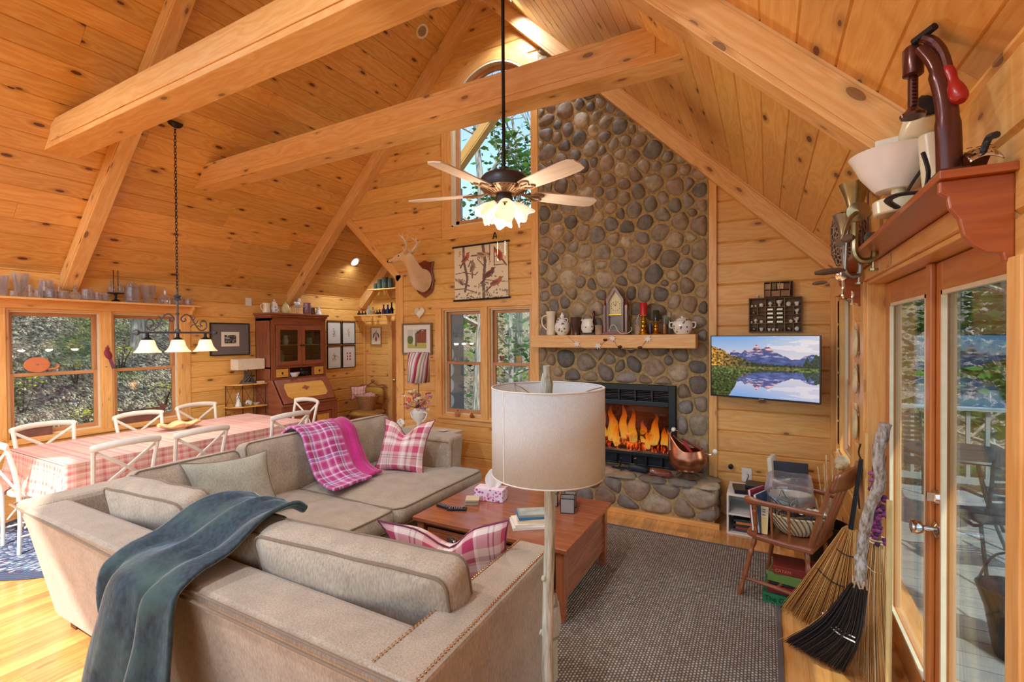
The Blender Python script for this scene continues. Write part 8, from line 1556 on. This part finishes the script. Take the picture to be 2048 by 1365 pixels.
t = MB(); t.sph((0, 0, .05), (.045, .06, .05), 16, 10); t.sph((-.02, -.06, .03), (.025, .04, .022), 12, 8); t.tube([(-.01, .0, .09), (-.02, .05, .13), (0, .09, .13)], [.008, .006, .003], 6); t.build('small_skull', M['fishc'], None, (XR - .055, 4.12, .742), label='pale bleached skull on the narrow corner window sill', cat='skull')

# ================================================================ captain's chair loaded with magazines
M['chairwd'] = wood('maple_brown', (156, 94, 56), (136, 76, 42), (110, 56, 30), 0, rough=.28, coat=.4)
wc = empty('captains_chair', (.135, 3.58, 0), R(70), 'brown captains chair with turned legs loaded with magazines', 'chair')
seat_o = [(-.21, -.19), (.21, -.19), (.235, -.05), (.235, .12), (.19, .20), (0, .215), (-.19, .20), (-.235, .12), (-.235, -.05)]; MB().prism(seat_o, (0, 0, .395), (1, 0, 0), (0, 1, 0), (0, 0, 1), .038).build('seat', M['chairwd'], wc, bevel=.012)
def turned(p, q, r, knots_=((.12, 1.3), (.25, .75), (.35, 1.25), (.72, 1.3), (.80, .8), (.88, 1.2)), cap=1):
    p, q = V(p), V(q); ts = [i / 28 for i in range(29)]; return MB().tube([p.lerp(q, t) for t in ts], [r * (1 + sum((k - 1) * math.exp(-((t - c) / .03) ** 2) for c, k in knots_)) for t in ts], 10)
for x, y in ((-.16, -.14), (.16, -.14), (.17, .15), (-.17, .15)): turned((x * 1.45, y * 1.5, 0), (x, y, .40), .015).build('leg', M['chairwd'], wc)
for s_ in (1, -1): MB().tube([(s_ * .215, -.185, .12), (s_ * .225, 0, .13), (s_ * .22, .20, .12)], [.009, .014, .009], 8).build('stretcher', M['chairwd'], wc)
MB().tube([(-.22, .0, .13), (0, 0, .13), (.22, .0, .13)], [.009, .014, .009], 8).build('stretcher', M['chairwd'], wc)
for s_ in (1, -1):
    MB().tube(bez([(s_ * .185, -.17, .43), (s_ * .20, -.22, .62), (s_ * .215, -.29, .86)], 5), [.016] * 6 + [.013] * 5, 9).build('back_post', M['chairwd'], wc)
    mb = MB(); mb.tube(bez([(s_ * .205, -.24, .65), (s_ * .245, -.08, .655), (s_ * .25, .10, .65), (s_ * .235, .19, .645)], 5), [.016] * 10 + [.020, .024, .027, .028, .026, .018], 10, flat=.55, up=(1, 0, 0)); mb.build('arm', M['chairwd'], wc); turned((s_ * .215, .13, .43), (s_ * .24, .13, .64), .012).build('arm_post', M['chairwd'], wc)
    for y in (-.07, .03): MB().tube([(s_ * .222, y, .43), (s_ * .245, y, .64)], [.008, .008], 8).build('spindle', M['chairwd'], wc)
mb = MB(); mb.grid(16, 4, lambda u, v: (-.235 + .47 * u, -.285 - .05 * math.sin(u * PI) - .03 * v, .80 + .11 * v + .02 * math.sin(u * PI) * v), 1, 1); mb.build('crest_rail', M['chairwd'], wc, solid=.018)
for k in range(5): x = -.12 + .06 * k; MB().tube([(x * .9, -.185, .43), (x, -.30 - .02 * (1 - abs(x) * 6), .82)], .007, 7).build('spindle', M['chairwd'], wc)
SC = .435
n = NT('rope_basket'); o = n.obj(); s3 = n.n('SeparateXYZ', {0: o}); an = n.math('MULTIPLY', n.math('ARCTAN2', s3.outputs[1], s3.outputs[0]), 14); hh = n.math('ABSOLUTE', n.math('SINE', n.math('ADD', an, n.math('MULTIPLY', s3.outputs[2], 60)))); M['rope'] = n.pbr(n.ramp(hh, (.15, srgb(120, 94, 60)), (.5, srgb(226, 204, 164))), .8, 0, n.bump(hh, .9, .012))
rb_ = empty('rope_basket', (.165, 3.55, SC), 0, 'shallow open weave rope basket on the captains chair', 'basket'); MB().lathe([(0, .004), (.09, .004), (.13, .04), (.165, .105), (.172, .125), (.163, .125), (.12, .045), (.085, .012), (0, .012)], (0, 0, 0), 40, sq=.85).build('basket_weave', M['rope'], rb_); MB().tube([(.168 * math.cos(t), .143 * math.sin(t), .126) for t in [k * PI / 20 for k in range(40)]], .008, 8, closed=True).build('rim', M['rope'], rb_)
random.seed(21); MC = [(60, 70, 96), (170, 50, 44), (206, 200, 190), (40, 44, 50), (120, 140, 160), (180, 150, 90), (86, 50, 60), (226, 226, 222), (60, 90, 80)]
for k in range(7):
    a = -.9 + .3 * k; book((.165 + .02 * math.sin(k * 2), 3.55 + .015 * math.cos(k * 3), SC + .055 + .011 * k), a, .13, .10, .008, MC[k], ['dark blue magazine in the rope basket, lowest', 'red magazine in the rope basket', 'pale magazine in the rope basket', 'charcoal magazine in the rope basket', 'grey blue magazine in the rope basket', 'ochre magazine in the rope basket', 'maroon magazine on top of the rope basket pile'][k], 'magazines in the rope basket', cover2=MC[(k + 3) % 9])
for k, (x, y, h, t_, c, lab, tl_r) in enumerate(((-.055, 3.53, .27, .020, (150, 36, 60), 'crimson book standing upright at the front of the chair seat', -.12), (-.03, 3.51, .25, .022, (46, 70, 110), 'blue book with a pale label standing on the chair seat', -.10), (-.005, 3.60, .22, .018, (206, 214, 222), 'pale blue folder standing behind the blue book', -.08))): book((x, y, SC + h / 2 * .995), 0, t_ * 0 + .19, h * .98, t_, c, lab, 'books standing on the captains chair', rot=(R(84), 0, R(62 + k * 4)))
pc = Pic(16, 34, (232, 210, 160)); 
for k in range(9): pc.ell(.3 + .4 * (k % 2), .95 - .05 * k, .12, .02, 0, (60, 60, 60))
pc.rect(.0, 1, .0, .62, (226, 190, 120)); t = empty('calendar_card', (-.035, 3.43, SC + .002), R(-14), 'tall tan card propped against the basket on the chair', 'card'); t.rotation_euler = (R(-10), 0, R(-14)); MB().bb(-.04, .04, 0, .002, 0, .17).build('card_stock', M['ivory'], t); pc.mesh('card_print', (-.038, -.0008, .002), (1, 0, 0), (0, 0, 1), .076, .166, M['print'], t)
t = empty('tray_in_bag', (.13, 3.60, SC + .165), R(10), 'oval cream bowl in a clear plastic bag on the basket', 'bowl'); MB().lathe([(0, 0), (.06, .0), (.13, .05), (.135, .07), (.128, .07), (.06, .01), (0, .01)], (0, 0, .0), 34, sq=.6).build('cream_bowl', M['ivory'], t)
mb = MB(); mb.grid(26, 14, lambda u, v: ((.15 - .02 * v + .01 * nz(u * 9, v * 5)) * math.cos(u * 2 * PI), (.10 - .01 * v + .012 * nz(u * 8, v * 6, 2)) * math.sin(u * 2 * PI), -.0 + .19 * v + .02 * nz(u * 7, v * 3, 4)), 1, 1); mb.build('plastic_bag', glass('plastic_bag', (240, 242, 248), refl=.2, clear=.9, body=.28, bodyc=(226, 232, 242)), t)
star = [((.075 if k % 2 == 0 else .035) * math.sin(k * PI / 5), (.075 if k % 2 == 0 else .035) * math.cos(k * PI / 5)) for k in range(10)]
t = MB()
for i in range(10): a, b = star[i], star[(i + 1) % 10]; t.bar((a[0], a[1], 0), (b[0], b[1], 0), .004, .022)
t.build('star_cutter', M['steel'], None, (.095, 3.46, SC + .215), label='large star shaped cookie cutter leaning on the plastic bag', cat='cookie cutter'); bpy.data.objects['star_cutter'].rotation_euler = (R(66), 0, R(15))
t = MB(); t.grid(14, 8, lambda u, v: (-.09 + .18 * u, -.05 + .10 * v, .03 * nz(u * 6, v * 6) + .02), 1, 1); t.build('crumpled_paper', M['white'], None, (.235, 3.50, SC + .145), label='crumpled white paper at the back of the rope basket', cat='paper', solid=.002)
# games under the chair
def text(s, parent, loc, rot, size, mat, ext=.0006):
    c = bpy.data.curves.new('lettering', 'FONT'); c.body = s; c.size = size; c.extrude = ext; c.align_x = 'LEFT'; o = bpy.data.objects.new('lettering', c); COL.objects.link(o); o.parent = parent; o.location = loc; o.rotation_euler = rot; c.materials.append(mat); bpy.context.view_layer.update(); me = bpy.data.meshes.new_from_object(o); k = bpy.data.objects.new('lettering', me); COL.objects.link(k); k.parent = parent; k.location = loc; k.rotation_euler = rot; bpy.data.objects.remove(o); k.name = 'lettering'; return k
def gbox(loc, rz, w_, d_, h, c, lab, txt=None, tcol=(230, 230, 220), ts=.03, topc=None):
    t = empty('game_box', loc, rz, lab, 'box', 'board games under the captains chair'); MB().bb(-w_ / 2, w_ / 2, -d_ / 2, d_ / 2, 0, h).build('box_body', plain('box_card', c, .5, vary=.1), t, bevel=.002)
    if topc: 
        p = Pic(30, 22, topc[0]); r_ = random.Random(h * 1000)
        for k in range(60): p.ell(r_.random(), r_.random(), .06, .04, r_.uniform(0, 3), r_.choice(topc), .9)
        p.mesh('box_picture', (-w_ / 2 + .008, -d_ / 2 + .008, h + .0008), (1, 0, 0), (0, 1, 0), w_ - .016, d_ - .016, M['print'], t)
    if txt: text(txt, t, (-w_ / 2 + .012, -d_ / 2 - .001, h * .28), (PI / 2, 0, 0), ts, plain('box_ink', tcol, .5))
    return t
gx, gy = .155, 3.52; z = .012
for w_, d_, h, c, lab, txt, tc, ts, dr_, tp in ((.34, .27, .062, (24, 112, 66), 'green board game box at the bottom of the pile under the chair', 'The Green Game', (12, 34, 24), .042, 0, None), (.30, .22, .045, (140, 24, 34), 'dark red board game box second from the floor', 'Scrambled', (226, 220, 206), .022, .05, None), (.27, .21, .012, (30, 28, 34), 'thin black game board under the puzzle box', None, None, 0, .0, None), (.27, .20, .058, (96, 130, 60), 'green and white puzzle box with a village picture on its lid', 'Puzzle', (236, 236, 230), .026, -.12, [(120, 70, 60), (160, 110, 90), (90, 84, 70), (180, 160, 140)]), (.24, .19, .05, (122, 36, 30), 'brick red game box on top of the pile under the seat', 'CAYENNE', (210, 120, 60), .026, .06, None)):
    if txt == 'Scrambled': txt = None
    if txt == 'Puzzle': txt = None
    if txt == 'CAYENNE': txt = 'CATAN'
    gbox((gx, gy, z), R(-4) + dr_, w_, d_, h, c, lab, txt, tc or (0, 0, 0), ts, tp); z += h + .0015
# white cube shelf with binders and electronics
wsu = empty('cube_shelf', (-.105, 4.66, 0), 0, 'small white open shelf against the wall by the hearth', 'shelf unit'); mb = MB(); mb.bb(-.20, -.185, -.20, .20, 0, .33); mb.bb(.185, .20, -.20, .20, 0, .33); mb.bb(-.20, .20, -.20, .20, .33, .345); mb.bb(-.185, .185, -.20, .20, .165, .178); mb.bb(-.185, .185, -.20, .20, 0, .015); mb.bb(-.185, .185, .19, .20, .015, .33); mb.build('shelf_frame', M['white'], wsu, bevel=.001)
MB().bb(-.14, .14, -.1, .1, 0, .035).build('cable_box', M['blackp'], None, (-.12, 4.60, .346), .15, .005, label='black electronic box on the small white shelf', cat='electronics'); MB().bb(-.09, .11, -.08, .08, 0, .035).build('router', M['blackp'], None, (-.07, 4.63, .383), -.1, .006, label='smaller black electronic box on top of the other one', cat='electronics')
for k in range(5): book((-.13 + .02 * (k % 2), 4.60, .016 + .0215 * k), .02 * k, .26, .19, .020, [(60, 60, 70), (150, 60, 50), (40, 44, 40), (196, 130, 60), (50, 60, 60)][k], ['grey book lowest in the white shelf', 'red book second in the white shelf', 'dark book in the middle of the white shelf pile', 'orange book fourth in the white shelf', 'slate book on top of the white shelf pile'][k], 'books lying in the white shelf')
book((.16, 4.70, .346 + .14), 0, .30, .26, .03, (46, 50, 60), 'dark slate binder standing upright behind the chair', rot=(R(80), 0, R(4))); book((.03, 4.72, .346 + .155), 0, .03 + .2, .30, .035, (206, 200, 186), 'pale binder standing behind the black boxes', rot=(R(86), 0, R(80)))
lathing('umbrella_can', (.385, 4.05, 0), [(0, 0), (.11, 0), (.125, .30), (.13, .36), (.122, .36), (.115, .02), (0, .02)], plain('black_can', (28, 24, 24), .35), 'tall black can of twigs on the floor behind the chair', 'can'); t = MB()
random.seed(4)
for k in range(12): a = random.uniform(0, 6.28); t.tube(bez([(0, 0, .03), (.04 * math.cos(a), .04 * math.sin(a), .35), (.09 * math.cos(a) - .02, .10 * math.sin(a), random.uniform(.55, .85))], 3), .0035, 5)
t.build('dry_twigs', M['fishc'], None, (.385, 4.05, .0), label='bundle of pale dry twigs standing in the black can', cat='twigs')

# ================================================================ brooms
def mix3(a, b, t): return tuple(x * (1 - t) + y * t for x, y in zip(a, b))
def bristles(mb, neck, T0, T1, mid, n_, cols, r=.0016, nw=.022, back=(0, 1, 0), thick=.03, seed=1, fringe=.02):
    rr = random.Random(seed); neck, T0, T1, mid, back = V(neck), V(T0), V(T1), V(mid), V(back)
    ax = unit(T1 - T0)
    for k in range(n_):
        t = rr.random(); s_ = rr.gauss(0, .5); a = neck + ax * (t - .5) * 2 * nw + back * s_ * nw * .8; e = T0.lerp(T1, t) + back * s_ * thick + V((rr.gauss(0, .004), rr.gauss(0, .004), abs(rr.gauss(0, fringe)) * .6)); m_ = a.lerp(e, .5) + (mid - (neck + (T0 + T1) / 2) / 2) * (1 - abs(t - .5)) + V((rr.gauss(0, .002),) * 3)
        e.z = max(e.z, .004); mb.tube(bez([a, m_, e], 4), [r] * 7 + [r * .8, r * .4], 3, cap=False, col=rr.choice(cols))
BC = [lin(206, 150, 80), lin(186, 128, 60), lin(222, 172, 104), lin(170, 112, 50), lin(214, 160, 92)]; BP = [lin(226, 206, 164), lin(206, 180, 132), lin(236, 220, 186), lin(196, 150, 92), lin(214, 176, 120)]; BK_ = [lin(34, 30, 32), lin(50, 44, 44), lin(26, 24, 26), lin(70, 58, 50)]
M['bristle'] = vcol('broom_corn', .8)
def stitch(mb, pts, r=.003, c=lin(30, 24, 20)): mb.tube(bez(pts, 6), r, 5, col=c)
# big birch handled broom with black and tan brush
n = NT('birch_bark'); o = n.obj(); a = n.noise(n.map(o, (14, 14, 5)), 5, 5, .65).outputs[0]; M['birch'] = n.pbr(n.ramp(a, (.32, srgb(104, 84, 66)), (.45, srgb(150, 140, 126)), (.62, srgb(196, 192, 188))), .75, 0, n.bump(a, .5, .008))
b1 = empty('birch_broom', (0, 0, 0), 0, 'large broom with a gnarled birch branch handle and black banded brush', 'broom')
hp_ = bez([(.375, 2.64, .56), (.385, 2.66, .74), (.41, 2.64, .93), (.445, 2.62, 1.06), (.436, 2.61, 1.18), (.46, 2.60, 1.325)], 8); mb = MB(); mb.tube(hp_, [.021 + .006 * nz(i * .35, 2) + .003 * (i / 40) for i in range(len(hp_))], 14)
for i, a in ((12, 2.0), (6, 3.6)): mb.sph(hp_[i] + V((math.cos(a), math.sin(a), 0)) * .016, (.014, .014, .018))
mb.build('branch_handle', M['birch'], b1)
mb = MB(); bristles(mb, (.375, 2.64, .575), (.10, 3.0, .015), (.34, 2.86, .012), (.335, 2.73, .29), 620, BK_, .0024, .024, (.6, .8, 0), .02, 2); bristles(mb, (.36, 2.70, .50), (.08, 3.03, .006), (.35, 2.92, .006), (.29, 2.82, .20), 90, BP + BC, .0016, .018, (.6, .8, 0), .03, 3); mb.build('black_bristles', M['bristle'], b1, sharp=180)
mb = MB()
for dz in (0, .022): mb.tube(bez([(.245, 2.80, .305 + dz * .9), (.30, 2.74, .275 + dz), (.365, 2.70, .27 + dz)], 5), .0035, 6, col=lin(240, 236, 226))
mb.tube([V((.375, 2.64, .56)) + V((.026 * math.cos(t), .026 * math.sin(t), .02 * math.sin(t * 5) + .02)) for t in [k * .35 for k in range(40)]], .0045, 5, col=lin(190, 160, 120)); mb.build('binding', M['bristle'], b1)
# fan broom behind it
b2 = empty('fan_broom', (0, 0, 0), 0, 'wide tan corn broom sweeping out behind the birch one', 'broom'); MB().tube([(.40, 3.12, .64), (.445, 3.10, 1.05)], [.012, .010], 8).build('handle', M['ironb'], b2)
mb = MB(); bristles(mb, (.40, 3.12, .66), (.085, 3.20, .10), (.40, 3.02, .02), (.315, 3.07, .36), 620, BC, .0021, .026, (.5, .86, 0), .03, 5); stitch(mb, [(.245, 3.08, .425), (.31, 3.04, .385), (.385, 3.03, .37)]); stitch(mb, [(.33, 3.06, .56), (.37, 3.05, .54), (.41, 3.05, .535)]); mb.build('bristles', M['bristle'], b2, sharp=180)
# pale broom with purple flowers
b3 = empty('flower_broom', (0, 0, 0), 0, 'pale corn broom with purple dried flowers tied at its neck', 'broom'); MB().tube([(.485, 2.90, .68), (.495, 2.91, 1.0)], [.012, .011], 8).build('handle', M['chairwd'], b3)
mb = MB(); bristles(mb, (.485, 2.94, .70), (.37, 3.06, .012), (.495, 2.72, .012), (.445, 2.90, .34), 760, BP + BC, .0021, .030, (.7, .7, 0), .03, 7); stitch(mb, [(.425, 2.955, .42), (.455, 2.86, .395), (.49, 2.83, .385)]); stitch(mb, [(.44, 2.91, .56), (.46, 2.875, .55), (.49, 2.86, .55)], .002, lin(236, 230, 214)); mb.build('bristles', M['bristle'], b3, sharp=180)
mb = MB(); mb.tube([V((.485, 2.90, .68)) + V((.032 * math.cos(t), .03 * math.sin(t), .03 * t / 14)) for t in [k * .35 for k in range(40)]], .004, 5, col=lin(230, 214, 180)); mb.build('neck_braid', M['bristle'], b3)
mb = MB(); random.seed(6)
for k in range(70): p = V((.47 + random.gauss(0, .020), 2.865 + random.gauss(0, .02), .84 + random.gauss(0, .07))); mb.sph(p, (.013, .013, .011), 6, 4, col=random.choice([lin(96, 34, 84), lin(130, 50, 110), lin(70, 26, 60), lin(150, 74, 120)]))
mb.build('purple_flowers', M['bristle'], b3)
# weeds bundle, board and pale pole leaning in the corner
t = MB(); random.seed(8)
for k in range(26): a = random.gauss(0, 1); t.tube(bez([(.49, 3.0, .45), (.48 + .008 * a, 2.96, .85), (.49 + .014 * a, 2.90 + random.gauss(0, .03), random.uniform(1.05, 1.18))], 3), .0028, 4, col=random.choice([lin(96, 72, 50), lin(130, 100, 70), lin(150, 120, 84)]))
t.build('dried_weeds', M['bristle'], None, label='bundle of dried brown weeds behind the birch broom handle', cat='weeds'); MB().box((.497, 3.33, .58), (.014, .05, 1.15), rot=Matrix.Rotation(R(1), 3, 'X')).build('thin_board', M['trimw'], None, label='thin pale board leaning by the door casing', cat='board')
MB().tube([(.475, 2.62, .003), (.50, 2.74, .95)], .012, 12).build('pale_pole', plain('pale_pole', (220, 196, 130), .5), None, label='pale yellow pole leaning between flower broom and door', cat='pole')
t = MB(); t.tube(bez([(.475, 3.37, .70), (.47, 3.38, .85), (.49, 3.36, .95), (.475, 3.39, 1.02), (.48, 3.37, 1.08)], 6), .005, 6, col=lin(60, 40, 30)); t.build('twisted_twig', M['bristle'], None, label='thin twisted dark twig in front of the board', cat='twig')

# ================================================================ on the deck
M['meshm'] = plain('patio_metal', (52, 58, 64), .5, .5)
pt = empty('patio_table', (1.55, 5.6, -.06), 0, 'dark metal patio table on the deck beyond the doors', 'table'); MB().lathe([(0, .70), (.42, .70), (.43, .715), (.42, .73), (0, .73)], (0, 0, 0), 40).build('tabletop', M['meshm'], pt)
for a in (.5, 2.07, 3.64, 5.21): MB().tube(bez([(.1 * math.cos(a), .1 * math.sin(a), .70), (.2 * math.cos(a), .2 * math.sin(a), .35), (.36 * math.cos(a), .36 * math.sin(a), 0)], 4), .013, 7).build('leg', M['meshm'], pt)
pcs = None
for x, y, a, lab in ((1.5, 4.75, .3, 'dark slatted patio chair nearest the glass doors'), (2.35, 5.7, 1.8, 'dark slatted patio chair on the railing side of the patio table'), (1.25, 6.45, 3.1, 'dark slatted patio chair beyond the patio table')):
    t = empty('patio_chair', (x, y, -.06), a, lab, 'chair', 'patio chairs on the deck') if pcs is None else copy_tree(pcs, None, (x, y, -.06), a, lab)
    if pcs is None:
        pcs = t; mb = MB()
        for s_ in (1, -1): mb.tube(bez([(s_ * .25, .22, 0), (s_ * .24, .2, .42), (s_ * .24, -.2, .42), (s_ * .24, -.32, .92)], 5), .012, 7); mb.tube([(s_ * .24, -.2, .42), (s_ * .26, -.3, 0)], .012, 7); mb.tube(bez([(s_ * .25, .2, .42), (s_ * .27, .15, .62), (s_ * .26, -.24, .64)], 4), .011, 7)
        mb.build('chair_frame', M['meshm'], t); mb = MB()
        for k in range(9): mb.bar((-.24, .18 - k * .045, .43), (.24, .18 - k * .045, .43), .03, .006); mb.bar((-.23, -.21 - k * .012, .48 + k * .05), (.23, -.21 - k * .012, .48 + k * .05), .006, .03)
        mb.build('slats', M['meshm'], t)
bkt = empty('ash_bucket', (1.22, 3.55, -.06), 0, 'dark metal coal hod on the deck just outside the doors', 'bucket'); MB().lathe([(0, 0), (.11, 0), (.115, .02), (.15, .25), (.19, .38), (.185, .38), (.145, .25), (.10, .02), (0, .015)], (0, 0, 0), 30, sq=.85).build('bucket_body', M['meshm'], bkt); MB().tube(bez([(-.185, 0, .38), (-.1, 0, .56), (.1, 0, .56), (.185, 0, .38)], 5), .006, 6).build('bail_handle', M['meshm'], bkt); MB().tube([(.03, .0, .05), (.12, .12, .85)], .010, 7).build('shovel_handle', M['chairwd'], bkt)
pw_ = MB(); pw_.bb(1.9, 2.04, 2.1, 2.24, -.1, 3.0); pw_.build('porch_post', M['wallgrey'] if 'wallgrey' in M else plain('post_brown', (74, 62, 62), .7), label='dark porch post standing on the deck outside the doors', cat='post')
# porch beyond the lower gable window: log ends and post
M['logend'] = plain('painted_log', (186, 192, 196), .7, vary=.12)
for k in range(6): MB().tube([(-4.47, 5.75, .08 + .235 * k + .2), (-4.16, 5.75, .08 + .235 * k + .2)], [.105, .105], 18).build('log_end', M['logend'], label='pale painted log end of the porch corner, seen through the window', cat='log end', group='log ends of the porch corner')
MB().bb(-2.95, -2.82, 6.7, 6.83, -.1, 3.0).build('porch_post', plain('post_blue', (150, 166, 176), .7), label='pale square porch post seen through the window by the chimney', cat='post')
